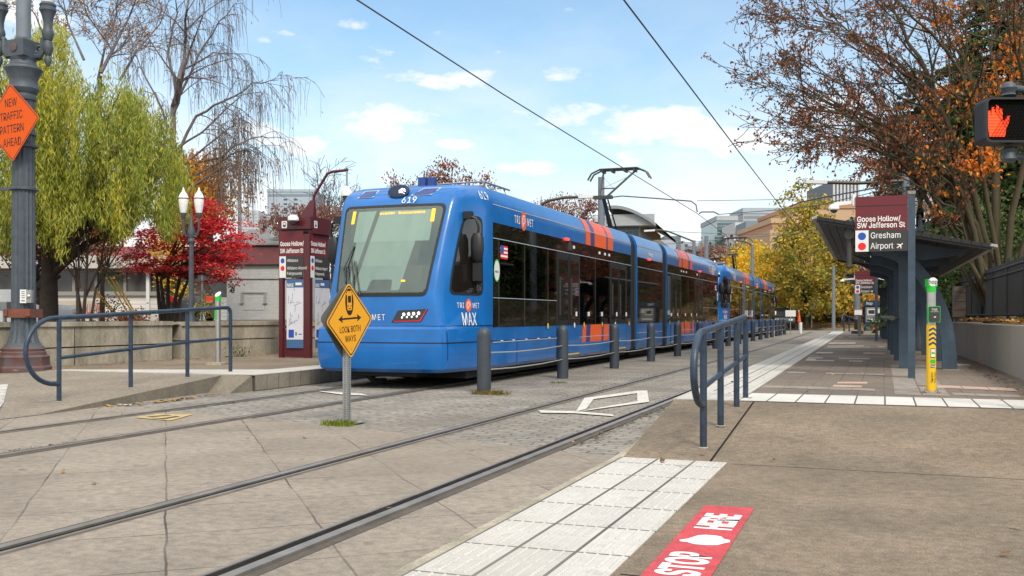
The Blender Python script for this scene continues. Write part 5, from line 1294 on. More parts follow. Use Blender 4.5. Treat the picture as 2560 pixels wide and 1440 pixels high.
pB=P(2265,462,36)
wire('registration_arm',[tuple(P(1748,534,44.9)),tuple(P(1754,530,44.8)),tuple(P(1785,530,44.7)),tuple(P(1797,536,44.6))],'small bent steady arm hooked under the contact wire',.03)
wire('span_wire',[tuple(P(1797,536,44.6)),tuple(P(1955,524,41)),tuple(P(2050,512,39)),tuple(pB)],'thin span wire from the steady arm rising to the right pole',.016)
wire('span_wire',[tuple(P(1743,502,45.4)),tuple(P(1880,500,43)),tuple(P(2000,498,41))],'short level span wire above the contact wire crossing',.012)
wire('span_wire',[tuple(P(2265,455,36)),tuple(P(2150,477,37)),tuple(P(2060,493,38)),tuple(P(2000,506,39)),tuple(P(1975,516,39.6))],'dark bent support arm dropping left from the right pole',.028)
for a,b,l in (((1640,612),(2200,560),'upper faint span wire in front of the glass tower'),((1660,578),(1990,585),'lower faint span wire in front of the far buildings'),((560,400),(830,560),'faint power line sloping past the white office block'),((610,560),(1000,640),'faint dark power line passing above the brick building')):
    wire('span_wire',[tuple(P(*a,60)),tuple(P((a[0]+b[0])/2,(a[1]+b[1])/2+4,60)),tuple(P(*b,60))],l,.014)
# ---- left planter walls
def wallbox(p,q,z0,z1,th,label,cap=True):
    p=Vector((p[0],p[1],0));q=Vector((q[0],q[1],0)); d=(q-p).normalized(); n=Vector((d.y,-d.x,0)); 
    mid=(p+q)/2
    r=thing('planter_wall',label,'wall',(mid.x,mid.y,0),0,'concrete planter walls on the left')
    L_=(q-p).length
    g=MB(); zm=z0+(z1-z0)*.58
    g.obox(-n*th/2+Vector((0,0,(z0+zm)/2-.01)),d*L_/2,n*th/2,(0,0,(zm-z0)/2-.01)); g.obox(-n*th/2+Vector((0,0,(zm+z1)/2)),d*(L_/2-.002),n*(th/2+.012),(0,0,(z1-zm)/2-.004))
    w=g.build('panel',M['conc'],r)
    g=MB()
    k=max(1,round(L_/2.4))
    for i in range(1,k): g.obox(-d*L_/2+d*L_*i/k+n*.0135+Vector((0,0,(z0+z1)/2)),d*.006,n*.002,(0,0,(z1-z0)/2-.02))
    if k>1: g.build('panel_joint',M['groove'],r)
    g=MB(); g.obox(-n*th/2+Vector((0,0,z1+.04)),d*(L_/2+.003),n*(th/2+.05),(0,0,.042)); g.build('coping',M['conc'],r)
# face towards the camera: n must point to +x / -y side
wallbox((-14.55,9.5),(-14.35,17.6),.06,.99,.3,'nearest weathered concrete planter wall behind the lamp post')
wallbox((-14.40,17.95),(-14.10,21.3),.2,.97,.3,'middle weathered concrete planter wall behind the left validator')
wallbox((-14.30,21.34),(-14.25,22.0),.2,.80,.25,'short low section of concrete planter wall left of the pylon')
wallbox((-14.10,22.04),(-13.8,30),.2,.92,.3,'far concrete planter wall running behind the maroon pylon')
# ---- right retaining wall, fence, board
r=thing('retaining_wall','smooth pale concrete retaining wall along the right platform','wall',(1.9,24,0))
g=MB(); 
for (x0,y0_),(x1,y1_) in (((2.02,8.5),(1.92,16)),((1.92,16),(1.72,24)),((1.72,24),(1.50,31)),((1.50,31),(1.0,63))):
    g.add([(x0-1.9,y0_-24,.2),(x1-1.9,y1_-24,.2),(x1-1.9,y1_-24,1.02),(x0-1.9,y0_-24,1.04),(x0-1.6,y0_-24,1.04),(x1-1.6,y1_-24,1.02)],[(0,3,2,1),(3,4,5,2)])
g.build('face',M['wallc'],r)
r=thing('metal_fence','black metal picket fence on top of the right bank','fence',(3.2,30,1.1))
g=MB(); yy=[19.5,21.9,24.3,26.8,29.2,31.7,34.1,36.6,39]
fx=lambda y:2.57-.022*(y-24)
for y in np.arange(19.5,39,.10):
    g.box(fx(y)-3.2-.010,fx(y)-3.2+.010,y-30-.016,y-30+.016,.08,1.27)
g.build('pickets',M['fence'],r)
g=MB()
for z in (.12,1.02,1.17): g.beam((fx(19.5)-3.2-.02,-10.5,z),(fx(39)-3.2-.02,9,z),.05,.035)
g.build('rails',mat('fence_rail',(.04,.04,.042),.4),r)
for y in yy:
    g=MB(); g.box(fx(y)-3.2-.05,fx(y)-3.2+.02,y-30-.035,y-30+.035,0,1.36); g.build('post',M['fence'],r)
b_=P(2398,792,30.5); r=thing('notice_board','weathered brown board on a stub post in front of the black fence','notice board',(b_.x,b_.y,1.0))
g=MB(); g.obox((0,0,.62),CR*.18,CF*.07,(0,0,.47)); g.build('board',M['woodsign'],r); g=MB(); g.box(-.1,.1,-.08,.08,0,.16); 
for z in (.35,.62,.9): g.obox(Vector((0,0,z))-CF*.072,CR*.17,CF*.003,(0,0,.008))
g.build('frame',M['barkd'],r)
# ================================================================ VEGETATION
def leafmesh(name,cen,size,mats,midx,parent,org,mode='rand',asp=.45,jit=.5):
    n=len(cen); cen=np.asarray(cen); size=np.broadcast_to(np.asarray(size,dtype=float),(n,)) * rng.uniform(.7,1.3,n)
    a=rng.normal(size=(n,3))
    if mode=='hang': a=a*jit+np.array([0,0,-1.])
    elif mode=='flat': a[:,2]*=.25
    a/=np.linalg.norm(a,axis=1)[:,None]
    b=rng.normal(size=(n,3))
    if mode=='flat': b[:,2]*=.35
    b-=a*np.sum(a*b,1)[:,None]; b/=np.linalg.norm(b,axis=1)[:,None]
    A=a*size[:,None]*.5; B=b*size[:,None]*.5*asp
    V=np.stack([cen-A,cen+B-A*.1,cen+A,cen-B-A*.1],1).reshape(-1,3)
    return npmesh(name,V,np.arange(n*4).reshape(n,4),mats,midx,parent,org)
def clump_pts(ells,ncl,nleaf,sig,shell=.55,flat=1.,mats=4,lo=None):
    w=np.array([e[1][0]*e[1][1]*e[1][2] for e in ells]); w=w/w.sum()
    k=rng.choice(len(ells),ncl,p=w)
    d=rng.normal(size=(ncl,3)); d/=np.linalg.norm(d,axis=1)[:,None]
    rad=rng.uniform(0,1,ncl)**(1/3); rad=np.where(rng.random(ncl)<shell,.8+.2*rng.random(ncl),rad)
    c=np.array([ells[i][0] for i in k]); r=np.array([ells[i][1] for i in k])
    cc=c+d*rad[:,None]*r
    if lo is not None: cc=cc[cc[:,2]>lo]; ncl=len(cc)
    cs=rng.uniform(.6,1.4,ncl)*sig
    j=rng.integers(0,ncl,nleaf)
    off=rng.normal(size=(nleaf,3))*np.array([1,1,flat])
    p=cc[j]+off*cs[j][:,None]
    cm=rng.integers(0,mats,ncl); mi=np.where(rng.random(nleaf)<.7,cm[j],rng.integers(0,mats,nleaf))
    return p,mi,cc
def limbs(mb,base,th,r,targets,droop=0,n=6,sag=.15):
    top=Vector(base)+Vector((0,0,th))
    mb.tube([Vector(base)-Vector((0,0,.2)),Vector(base)+Vector((r*.2,0,th*.5)),top],[r*1.25,r*.95,r*.8],9)
    for t in targets:
        t=Vector(t); s=Vector(base)+Vector((0,0,th*R.uniform(.55,1)))
        m=s.lerp(t,.5)+Vector((R.uniform(-.1,.1),R.uniform(-.1,.1),sag))*(t-s).length
        mb.tube([s,s.lerp(m,.5)+Vector((0,0,.03*(t-s).length)),m,t],[r*.42,r*.32,r*.2,r*.05],n,cap=False)
def blob_tree(label,base,th,r,ells,ncl,nl,size,sig,mats,bark,name='tree',group=None,nlimb=22,mode='rand',flat=1.,shell=.55,cat='tree',asp=.5,lo=None):
    base=tuple(base)
    t=thing(name,label,cat,base,0,group)
    p,mi,cc=clump_pts(ells,ncl,nl,sig,shell,flat,len(mats),lo)
    leafmesh('crown',p,size,mats,mi,t,base,mode,asp)
    g=MB(); idx=rng.choice(len(cc),min(nlimb,len(cc)),replace=False)
    limbs(g,base,th,r,[cc[i] for i in idx]); g.build('trunk',bark,t,org=base,smooth=60)
    return t
def E(px,py,d,rx,ry,rz): return (tuple(P(px,py,d)),(rx,ry,rz))
# ---- branching growth for bare trees
def grow(mb,p,d,L_,r,lev,mx,prm,tips,sides=(7,6,5,4,3,3)):
    n=prm['seg'][lev]; pts=[p]; ds=[]
    q=Vector(p); d=Vector(d).normalized(); step=L_/n
    for i in range(n):
        d=(d+Vector((R.gauss(0,1),R.gauss(0,1),R.gauss(0,1)))*prm['wob'][lev]+Vector((0,0,prm['up'][lev]))).normalized()
        q=q+d*step; pts.append(q.copy()); ds.append(d.copy())
    mb.tube(pts,[max(prm['rmin'],r*(1-.72*i/n)) for i in range(n+1)],sides[lev],cap=False)
    branch_kids(mb,pts,r,L_,lev,mx,prm,tips,sides)
def branch_kids(mb,pts,r,L_,lev,mx,prm,tips,sides=(7,6,5,4,3,3)):
    n=len(pts)-1
    if lev>=mx: tips.append(pts); return
    for k in range(prm['kids'][lev]):
        t=R.uniform(prm['from'],1.0)*n; i=min(n-1,int(t)); f=t-i
        s=pts[i].lerp(pts[i+1],f); dd=(pts[i+1]-pts[i]).normalized()
        ax=dd.orthogonal().normalized(); ax.rotate(Matrix.Rotation(R.uniform(0,2*PI),3,dd))
        nd=dd.copy(); nd.rotate(Matrix.Rotation(prm['ang'][lev]*R.uniform(.6,1.3),3,ax))
        nd=(nd+Vector(prm.get('bias',(0,0,0)))).normalized()
        grow(mb,s,nd,L_*prm['lr'][lev]*R.uniform(.6,1.15),max(prm['rmin'],r*(1-.72*t/n)*prm['rr']),lev+1,mx,prm,tips,sides)
# ---- big bare tree on the right
D0=26.0
base=P(2500,640,D0); base=Vector((base.x,base.y,1.15))
t=thing('bare_tree','large many-stemmed tree with mossy limbs and sparse rust leaves, right','tree',base)
g=MB(); tips=[]
LB=[([(2505,700),(2440,560),(2330,440),(2180,330),(2000,210),(1850,120)],.20,0),([(2500,690),(2400,470),(2280,370),(2110,285),(1950,265),(1815,190)],.17,-1.5),([(2495,690),(2420,400),(2330,230),(2200,120),(2050,40),(1900,-30)],.2,1),
 ([(2500,690),(2490,400),(2440,230),(2380,80),(2330,-80)],.21,1.5),([(2515,690),(2560,420),(2570,250),(2530,100),(2500,-80)],.2,-1),([(2480,690),(2330,480),(2240,400),(2120,345),(2010,325),(1930,285)],.13,-2),([(2490,690),(2260,405),(2200,300),(2110,215),(1990,150),(1880,60)],.14,2.5),
 ([(2500,690),(2380,330),(2300,150),(2230,20),(2150,-100)],.18,2),([(2520,690),(2620,400),(2700,200),(2760,0)],.22,0),([(2510,690),(2600,480),(2640,250),(2620,60),(2580,-120)],.19,2),([(2480,690),(2390,520),(2290,455),(2170,420),(2080,432)],.09,-2.5),
 ([(2495,690),(2440,330),(2400,180),(2280,40),(2170,-60)],.15,-2),([(2495,690),(2350,350),(2250,180),(2120,70),(1990,-40)],.13,-1.2),([(2505,690),(2500,250),(2470,80),(2440,-100)],.16,3),([(2485,690),(2350,420),(2210,310),(2080,255),(1960,170),(1840,60)],.12,1.2)]
prm=dict(seg=[6,5,4,4,3],wob=[.08,.13,.16,.2,.22],up=[.0,.03,.02,.0,.0],kids=[10,6,5,3,0],ang=[.6,.6,.65,.7,.7],lr=[.22,.5,.55,.6,.6],rr=.5,rmin=.0075,bias=(-.10,0,.02))
prm['from']=.22
for pl_,r0,dd in LB:
    n=len(pl_); pts=[P(x,y,D0+dd*(i/(n-1))**1.3*1.6) for i,(x,y) in enumerate(pl_)]
    if pl_[-1][0]<2120: pts=pts[:-1]; n-=1
    pts[0]=base+Vector((R.uniform(-.2,.2),R.uniform(-.2,.2),-.1))
    fine=[]
    for i in range(n-1):
        for k in range(3):
            q=pts[i].lerp(pts[i+1],k/3); fine.append(q+Vector((R.gauss(0,.05),R.gauss(0,.05),R.gauss(0,.05)))*(1 if i+k else 0))
    fine.append(pts[-1]); m=len(fine)-1
    rs=[r0*(1-.86*i/m) for i in range(m+1)]
    g.tube(fine,[q_*.5 for q_ in rs],9,cap=False)
    Lt=sum((fine[i+1]-fine[i]).length for i in range(m))
    branch_kids(g,fine,r0*.62,Lt,0,3,prm,tips)
g.tube([base-Vector((0,0,.2)),base+Vector((0,0,.5)),base+Vector((0,0,1.3))],[.42,.30,.25],12)
g.build('trunk',M['bark'],t,org=base,smooth=60)
cen=[];cen2=[]
for tp in tips:
    e=tp[-1]
    k=(e-Vector((0,0,H))); dep=k.dot(CF); px=1280+F*k.dot(CR)/dep; py=YH-F*k.z/dep
    pr=.85 if px<2250 else .5
    if px>2260 and R.random()<.07*(1 if py<560 else .3):
        for _ in range(R.randint(5,10)): cen2.append(tuple(tp[R.randint(1,len(tp)-1)]+Vector((R.gauss(0,.12),R.gauss(0,.12),R.gauss(0,.1)))))
    elif R.random()<pr:
        for _ in range(R.randint(3,8)): cen.append(tuple(tp[R.randint(1,len(tp)-1)]+Vector((R.gauss(0,.05),R.gauss(0,.05),R.gauss(-.03,.05)))))
leafmesh('dry_leaves',cen,.085,LM['rust'],rng.integers(0,3,len(cen)),t,tuple(base),'hang',.6,.7)
pcl,mcl,_=clump_pts([E(2450,420,D0-.5,.6,.8,.5),E(2480,250,D0-.5,.5,.8,.7),E(2400,370,D0,.3,.6,.3),E(2540,330,D0+.5,.5,.8,.5),E(2380,240,D0,.4,.6,.4),E(2530,110,D0,.4,.6,.5),E(2260,400,D0,.3,.4,.2),E(2480,470,D0-.5,.4,.5,.2),E(2300,290,D0,.4,.4,.3)],34,1500,.20,.4,.6,4)
cen2=np.concatenate([np.array(cen2),pcl])
leafmesh('orange_leaves',cen2,.13,LM['orange'],rng.integers(0,4,len(cen2)),t,tuple(base),'hang',.5,.8)
# ---- conifers behind it
def conifer(label,base,h,rad,nwh,mats,size,droop,group='conifers behind the fence',dens=1.0,zmin=.06):
    base=Vector(base); t=thing('conifer',label,'tree',base,0,group)
    g=MB(); g.tube([base-Vector((0,0,.2)),base+Vector((0,0,h))],[.22,.03],8); pts=[];ax=[]
    for w in range(nwh):
        f=w/nwh; z=h*(zmin+(.99-zmin)*f); L_=rad*(1-f)**.85*R.uniform(.75,1.1)+.25
        for k in range(7):
            a=R.uniform(0,2*PI); d=Vector((math.cos(a),math.sin(a),0)); Lk=L_*R.uniform(.65,1.1)
            q=[base+Vector((0,0,z))+d*Lk*s+Vector((0,0,(.10*s-droop*s*s)*Lk)) for s in (0,.35,.7,1)]
            g.tube(q,[.04,.03,.02,.008],4,cap=False)
            nn=int(Lk*26*dens)
            for _ in range(nn):
                s=R.uniform(.18,1)**.8; i=min(2,int(s*3)); p=q[i].lerp(q[i+1],min(1,s*3-i))
                wd=.22*Lk*(1-s*.6); side=Vector((-d.y,d.x,0))*R.gauss(0,wd)
                pts.append(p+side+Vector((0,0,-abs(R.gauss(0,.10))-.12*side.length)))
    leafmesh('crown',[tuple(p) for p in pts],size,mats,rng.integers(0,len(mats),len(pts)),t,tuple(base),'rand',.5)
    g.build('trunk',M['barkd'],t,org=base)
def bz(px,d,z): p=P(px,700,d); return (p.x,p.y,z)
conifer('blue grey spruce with drooping branches behind the near station sign',bz(2300,38,1.2),9.6,3.0,22,LM['spruce'],.20,.25,zmin=.42,dens=1.5)
conifer('dark green cedar behind the shelter roof and the lantern',bz(2425,36,1.2),10.2,2.3,40,LM['green'],.20,.35,dens=1.9,zmin=.12)
conifer('tall dark green conifer behind the bare tree trunk',bz(2490,37,1.3),15,4.4,44,LM['green'],.22,.35,dens=1.7)
conifer('dark conifer at the right frame edge behind the fence',bz(2640,36,1.3),15,4.4,42,LM['green'],.22,.35,dens=1.6)
for lab,px,py,d,rx,rz in (('dark green shrub hanging over the bank behind the validator',2345,735,33,.7,1.0),('bushy green shrub behind the notice board',2400,640,35,1.5,1.2),('dark evergreen bush behind the middle of the fence',2475,640,33,1.5,1.0),('dark evergreen bush behind the right end of the fence',2570,620,31,1.6,1.2)):
    e=E(px,py,d,rx,1.0,rz); b_=(e[0][0],e[0][1],1.05)
    blob_tree(lab,b_,max(.3,e[0][2]-1.3),.06,[e,((b_[0],b_[1],(e[0][2]+1.05)/2),(rx*.9,.9,max(.4,(e[0][2]-1.0)/2)))],60,5200,.12,.22,LM['green'],M['barkd'],name='shrub',cat='shrub',group='evergreen shrubs on the bank')
# ---- yellow street trees in the middle distance
YT=[('yellow leafed tree right of the second tram, pale top against the white building',1925,800,90,[(1925,690,3.4,2.3),(1900,640,1.8,1.2),(1935,740,3.4,1.8)],'yellow',7000),
 ('golden tree with bright crown behind the second tram',1870,800,100,[(1875,660,2.2,2.0),(1860,700,1.8,1.6)],'yellow',4500),
 ('tall olive and gold tree left of the shelter with thin top',2015,800,84,[(2005,650,2.8,2.8),(1985,540,1.5,2.1),(2040,555,1.4,2.2),(2008,490,.8,1.4),(2020,730,3.2,2.0)],'olive',11500),
 ('gold tree in front of the orange brick flats behind the shelter corner',2085,800,88,[(2085,670,1.8,2.2),(2095,735,2.2,1.6),(2065,600,1.1,1.3)],'olive',7500),
 ('low amber tree under the second shelter roof',2150,800,92,[(2145,760,2.4,1.4),(2180,740,1.6,1.2)],'gold',4200),
 ('brown leafed tree above the far station sign',2150,800,98,[(2140,690,1.6,1.2),(2160,700,1.8,1.4)],'dusk',2600),
 ('green shaded tree left of the grey pole in the leaves',2000,800,95,[(1985,745,3.0,1.3),(2050,760,2.4,1.1)],'olive',5200)]
for lab,px,py,d,el,mk,nl in YT:
    b_=P(px,py,d); b_=(b_.x,b_.y,.6)
    ells=[E(x,y,d+R.uniform(-1,1),rx,rx*.9,rz) for x,y,rx,rz in el]
    blob_tree(lab,b_,2.6,.17,ells,int(nl/42),nl,.30,.30,LM[mk],M['barkd'],group='autumn street trees at the end of the line',nlimb=26,shell=.5,asp=.6)
hd_=[(1700,760,100,3,1.0),(1960,783,92,3.0,.75),(2040,785,92,3.0,.7),(2110,782,92,2.5,.7),(2180,780,94,2.5,.8),(2250,770,96,3,1.0),(2320,760,96,3,1.2)]
for i,(px,py,d,rx,rz) in enumerate(hd_):
    e=E(px,py,d,rx,.9,rz)
    blob_tree('clipped dark hedge %s'%['beyond the trams','behind the last bollards','behind the yield sign','behind the grey pole','behind the ticket machine','behind the far shelter','hidden by the shelter columns'][i],(e[0][0],e[0][1],.7),.3,.05,[e],40,2600,.16,.24,LM['hedge'],M['barkd'],name='hedge',cat='hedge',group='hedges along the leafy lawn',nlimb=6)
# ---- rust trees behind the trams
for lab,el,d,nl in (('rust leafed tree top showing above the front of the first tram',[(1125,450,1.1,.9),(1080,470,1.2,.7),(1190,465,1.0,.5)],46,2300),('small rust tuft of a tree left of the roof horn',[(985,452,.35,.35)],46,160),
    ('faded rust tree behind the pylon',[(735,548,1.4,.6),(700,560,1.2,.5),(800,545,1.2,.6),(850,555,1.2,.7)],50,4200),('faded rust tree behind the pantograph',[(1420,520,1.6,.7),(1370,525,1.3,.5),(1465,530,1.4,.6)],62,3200)):
    ells=[E(x,y,d,rx,rx,rz) for x,y,rx,rz in el]; b_=(ells[0][0][0],ells[0][0][1],.25)
    blob_tree(lab,b_,ells[0][0][2]-1.6,.14,ells,int(nl/26),nl,.13,.16,LM['rust'] if d==46 else LM['dusk'],M['bark2'],group='rust leafed trees behind the trams',nlimb=26,shell=.5,mode='hang')
b_=P(830,700,60); base=Vector((b_.x,b_.y,.6)); t=thing('bare_tree','slender bare tree between the pylon mast and the tram','tree',base); g=MB(); tips=[]
pr2=dict(seg=[6,5,4,3],wob=[.06,.12,.16,.2],up=[.05,.05,.04,.02],kids=[12,6,4,0],ang=[.5,.6,.6,.6],lr=[.45,.5,.5,.5],rr=.5,rmin=.012); pr2['from']=.35
for dx in (-.12,.0,.15): grow(g,base,(dx,0,1),6.6,.09,0,3,pr2,tips)
g.build('trunk',M['bark2'],t,org=base)
# ---- willow on the left
DW=27.0
bw=P(120,800,DW); base=Vector((bw.x,bw.y,1.0))
t=thing('willow_tree','large yellow green weeping willow with hanging foliage on the left','tree',base)
pts=[];mi=[];tw=MB()
dome=[(95,100,1.0),(130,75,.45),(60,140,1.0),(170,190,1.0),(230,235,1.0),(300,230,.9),(340,250,.8),(390,300,.7),(410,380,.6),(420,470,.35),(350,330,.9),(250,300,1.1),(150,290,1.2),(200,380,1.1),(300,400,1.0),(100,380,1.2),(60,280,1.2),(0,200,1.2),(-60,250,1.4),(-100,380,1.4),(20,420,1.1),(360,430,.6),(270,460,.8),(150,470,.9),(-40,100,1.0),(110,200,.9),(330,480,.5),(400,520,.25),(430,400,.35),(215,480,.7),(100,500,.7),(40,500,.8),(180,520,.6),(260,520,.5),(310,530,.35),(140,410,.9),(60,400,.9),(-20,480,.8),(100,560,.35),(220,560,.3)]
heads=[]
for px,py,rr_ in dome:
    for _ in range(int(10+26*rr_)):
        c=P(px+R.gauss(0,26*rr_),py+R.gauss(0,22*rr_),DW+R.gauss(0,1.3)-.6)
        heads.append((c,rr_))
yl=lambda px:None
for c,rr_ in heads:
    L_=R.uniform(.7,2.0); q=Vector(c); dx=Vector((R.gauss(0,.18),R.gauss(0,.18),0))
    n=int(L_*56); cm=R.choices(range(5),[5,4,2,4,3])[0]
    k=(q-Vector((0,0,H))); px=1280+F*k.dot(CR)/k.dot(CF)
    if q.z>6.6 and px<200: cm=R.choice((2,2,3,0))
    st=[];
    for i in range(n):
        f=i/n; p=q+dx*math.sqrt(f)*1.4+Vector((0,0,-L_*f))
        w=.05+.05*(1-f)
        kk=p-Vector((0,0,H)); pxx=1280+F*kk.dot(CR)/kk.dot(CF)
        if YH-F*kk.z/kk.dot(CF)>(630 if pxx<180 else 585)+28*math.sin(pxx*.045+1)+R.gauss(0,10): break
        pts.append((p.x+R.gauss(0,w),p.y+R.gauss(0,w),p.z+R.gauss(0,.05))); mi.append(cm if R.random()<.7 else R.randint(0,4))
leafmesh('crown',pts,.16,LM['willow'],mi,t,tuple(base),'hang',.17,.38)
g=MB()
tg=[P(x,y,DW+R.uniform(-1,1)) for x,y,_ in dome]
limbs(g,base,2.3,.22,tg,sag=.12)
for a,b_ in (((95,760),(150,690)),((95,740),(60,640)),((100,720),(200,600)),((110,700),(330,560)),((90,700),(20,560))): 
    p0=P(*a,DW);p1=P(*b_,DW); g.tube([p0,p0.lerp(p1,.5)+Vector((0,0,.25)),p1],[.14,.10,.05],7)
g.build('trunk',M['barkd'],t,org=base,smooth=60)
# dark understory behind willow
for lab,ex,d,nl,mk in (('dark olive undergrowth tree beneath the willow',[(60,600,1.3,.7),(150,590,1.4,.6),(220,600,1.0,.6)],31,3200,'hedge'),('orange and red leafed small tree peeping below the willow',[(255,565,.6,.6),(270,610,.5,.4),(290,560,.4,.5)],33,1500,'orange'),('red leafed bush by the inn below the willow',[(115,635,.5,.3),(150,640,.3,.25)],33,600,'red')):
    ells=[E(x,y,d,rx,rx*.8,rz) for x,y,rx,rz in ex]; b_=(ells[0][0][0],ells[0][0][1],1.0)
    blob_tree(lab,b_,1.5,.08,ells,int(nl/30),nl,.12,.2,LM[mk],M['barkd'],group='small trees under the willow',nlimb=14)
# ---- bare weeping birch
DB=42.0
base=P(428,790,DB); base=Vector((base.x,base.y,1.05))
t=thing('birch_tree','tall bare weeping birch with thin hanging twigs against the sky','tree',base)
g=MB(); tips=[]
BB=[([(428,790),(430,405),(433,267),(450,197),(461,120),(470,20),(480,-90)],.15),([(430,420),(489,292),(562,253),(633,211),(697,200)],.075),([(430,460),(500,405),(550,390),(600,355),(660,340),(703,345)],.07),([(432,300),(464,169),(534,135),(619,135)],.06),([(440,260),(492,140),(548,56),(579,22)],.06),
 ([(430,380),(540,300),(600,240),(620,200)],.05),([(440,240),(420,130),(440,30),(430,-60)],.07),([(430,350),(390,240),(350,170),(320,100)],.06),([(445,210),(480,120),(510,30),(520,-60)],.06),([(430,520),(520,440),(560,420),(610,440)],.06),([(432,420),(380,330),(340,290)],.05),([(430,440),(560,330),(590,300)],.05),([(430,470),(560,395),(610,375),(650,370)],.05)]
prB=dict(seg=[5,5,4],wob=[.10,.14,.1],up=[-.05,-.16,-.30],kids=[11,6,0],ang=[.7,.7,.6],lr=[.30,.55,.6],rr=.45,rmin=.0085); prB['from']=.2
LH=[([(252,182),(281,126),(323,42),(351,-30)],.09),([(245,200),(262,120),(290,40),(300,-60)],.07),([(281,126),(220,40),(190,-50)],.05),([(300,200),(340,130),(400,60),(430,-20)],.06)]
for pl_,r0 in BB:
    pp=[P(x,y,DB+R.uniform(-.8,.8)*(i>0)) for i,(x,y) in enumerate(pl_)]
    if r0>.1: pp[0]=base-Vector((0,0,.2))
    f=[]
    for i in range(len(pp)-1): f+= [pp[i].lerp(pp[i+1],k/3)+Vector((R.gauss(0,.05),0,R.gauss(0,.05))) for k in range(3)]
    f.append(pp[-1]); m=len(f)-1; g.tube(f,[max(.012,r0*(1-.85*i/m)) for i in range(m+1)],7,cap=False)
    branch_kids(g,f,r0,sum((f[i+1]-f[i]).length for i in range(m))*.9,0,2,prB,tips,(6,4,3,3))
g.build('trunk',M['birchb'],t,org=base)
g=MB()
for tp in tips:
    for _ in range(3):
        if R.random()<.6:
            q=tp[R.randint(1,len(tp)-1)].copy(); L_=R.uniform(.5,1.6); x=Vector((R.gauss(.05,.08),R.gauss(0,.08),0))
            g.tube([q,q+x+Vector((0,0,-L_*.5)),q+x*1.3+Vector((0,0,-L_))],.0065,3,cap=False)
g.build('hanging_twigs',M['birchb'],t,org=base)
cat_=[(tp[i].x+R.gauss(0,.1),tp[i].y,tp[i].z-R.uniform(0,.9)) for tp in tips for i in (1,3) if R.random()<.6]
leafmesh('catkins',cat_,.14,leaves_m('catkin',[(.16,.11,.09),(.12,.085,.07)],.1),rng.integers(0,2,len(cat_)),t,tuple(base),'hang',.25,.25)
# second bare tree farther left with a few leaves
base=Vector(P(235,790,46)); base.z=1.05
t=thing('bare_tree','bare tree with scattered orange leaves rising behind the willow','tree',base); g=MB(); tips=[]
prH=dict(seg=[5,5,4,3],wob=[.10,.14,.16,.2],up=[.02,.03,.0,0],kids=[11,6,4,0],ang=[.7,.7,.7,.6],lr=[.4,.5,.5,.6],rr=.45,rmin=.011); prH['from']=.2
g.tube([base,P(240,500,46),P(250,190,46)],[.2,.15,.10],8)
for pl_,r0 in LH+[([(210,150),(170,60),(150,-40)],.06),([(120,120),(90,40),(40,-30)],.05)]:
    f=[P(x,y,46+R.uniform(-1,1)) for x,y in pl_]; m=len(f)-1; g.tube(f,[max(.012,r0*(1-.8*i/m)) for i in range(m+1)],6,cap=False)
    branch_kids(g,f,r0,sum((f[i+1]-f[i]).length for i in range(m)),0,3,prH,tips,(6,4,3,3))
g.build('trunk',M['birchb'],t,org=base)
cen=[(p.x+R.gauss(0,.06),p.y,p.z+R.gauss(0,.06)) for tp in tips for p in tp[1:] if R.random()<.5]
leafmesh('crown',cen,.12,LM['gold'],rng.integers(0,3,len(cen)),t,tuple(base),'hang',.5,.8)
# golden weeping foliage beside it
base=Vector(P(520,790,44)); base.z=1.05
t=thing('golden_tree','tree with hanging amber leaves between the willow and the birch','tree',base); pts=[];mi=[]
for _ in range(900):
    px=R.gauss(505,50); py=R.uniform(375,530)-abs(px-500)*.1+R.gauss(0,10)
    if px<440: py=R.uniform(350,520)
    q=P(px,py,44+R.gauss(0,1)); L_=R.uniform(.4,1.3); cm=R.randint(0,2)
    for i in range(int(L_*17)): pts.append((q.x+R.gauss(0,.06),q.y+R.gauss(0,.06),q.z-L_*R.random())); mi.append(cm)
leafmesh('crown',pts,.13,LM['gold'],mi,t,tuple(base),'hang',.5,.6)
g=MB(); limbs(g,base,3,.16,[P(R.uniform(450,590),R.uniform(400,520),44) for _ in range(18)]); g.build('trunk',M['bark2'],t,org=base)
# ---- crimson japanese maple
DM=30.0
base=Vector(P(415,808,DM)); base.z=1.0
t=thing('maple_tree','crimson japanese maple with layered foliage behind the planter wall','tree',base)
pads=[(500,520,1.0),(545,560,.9),(470,560,.8),(570,610,.75),(500,600,.9),(430,590,.7),(530,640,.8),(590,590,.4),(560,665,.55),(380,610,.45),(350,665,.35),(455,640,.6),(410,660,.5),(335,640,.25),(505,670,.5),(430,560,.5),(480,500,.4),(372,585,.3),(590,640,.35),(550,690,.25),(450,685,.3),(520,560,.8)]
pts=[];mi=[];pc=[]
for px,py,s_ in pads:
    for _ in range(int(5+9*s_)):
        c=P(px+R.gauss(0,30*s_),py+R.gauss(0,13*s_),DM+R.gauss(0,.7)); pc.append(c); cm=R.randint(0,3); k=int(48+30*s_)
        for _ in range(k):
            a=R.gauss(0,.22);b_=R.gauss(0,.22); pts.append((c.x+a,c.y+b_,c.z+R.gauss(0,.05)-.25*(a*a+b_*b_)*2)); mi.append(cm if R.random()<.75 else R.randint(0,3))
leafmesh('crown',pts,.095,LM['red'],mi,t,tuple(base),'flat',.65)
g=MB()
for x0,x1,y1 in ((405,392,690),(412,402,700),(420,420,680),(428,450,690),(430,470,700)):
    a=P(x0,812,DM);b_=P(x1,y1,DM); g.tube([a,a.lerp(b_,.5)+Vector((R.gauss(0,.04),0,0)),b_],[.075,.06,.04],7)
    for c in R.sample(pc,6): m_=b_.lerp(c,.5)+Vector((0,0,.12)); g.tube([b_,m_,c],[.035,.02,.007],5,cap=False)
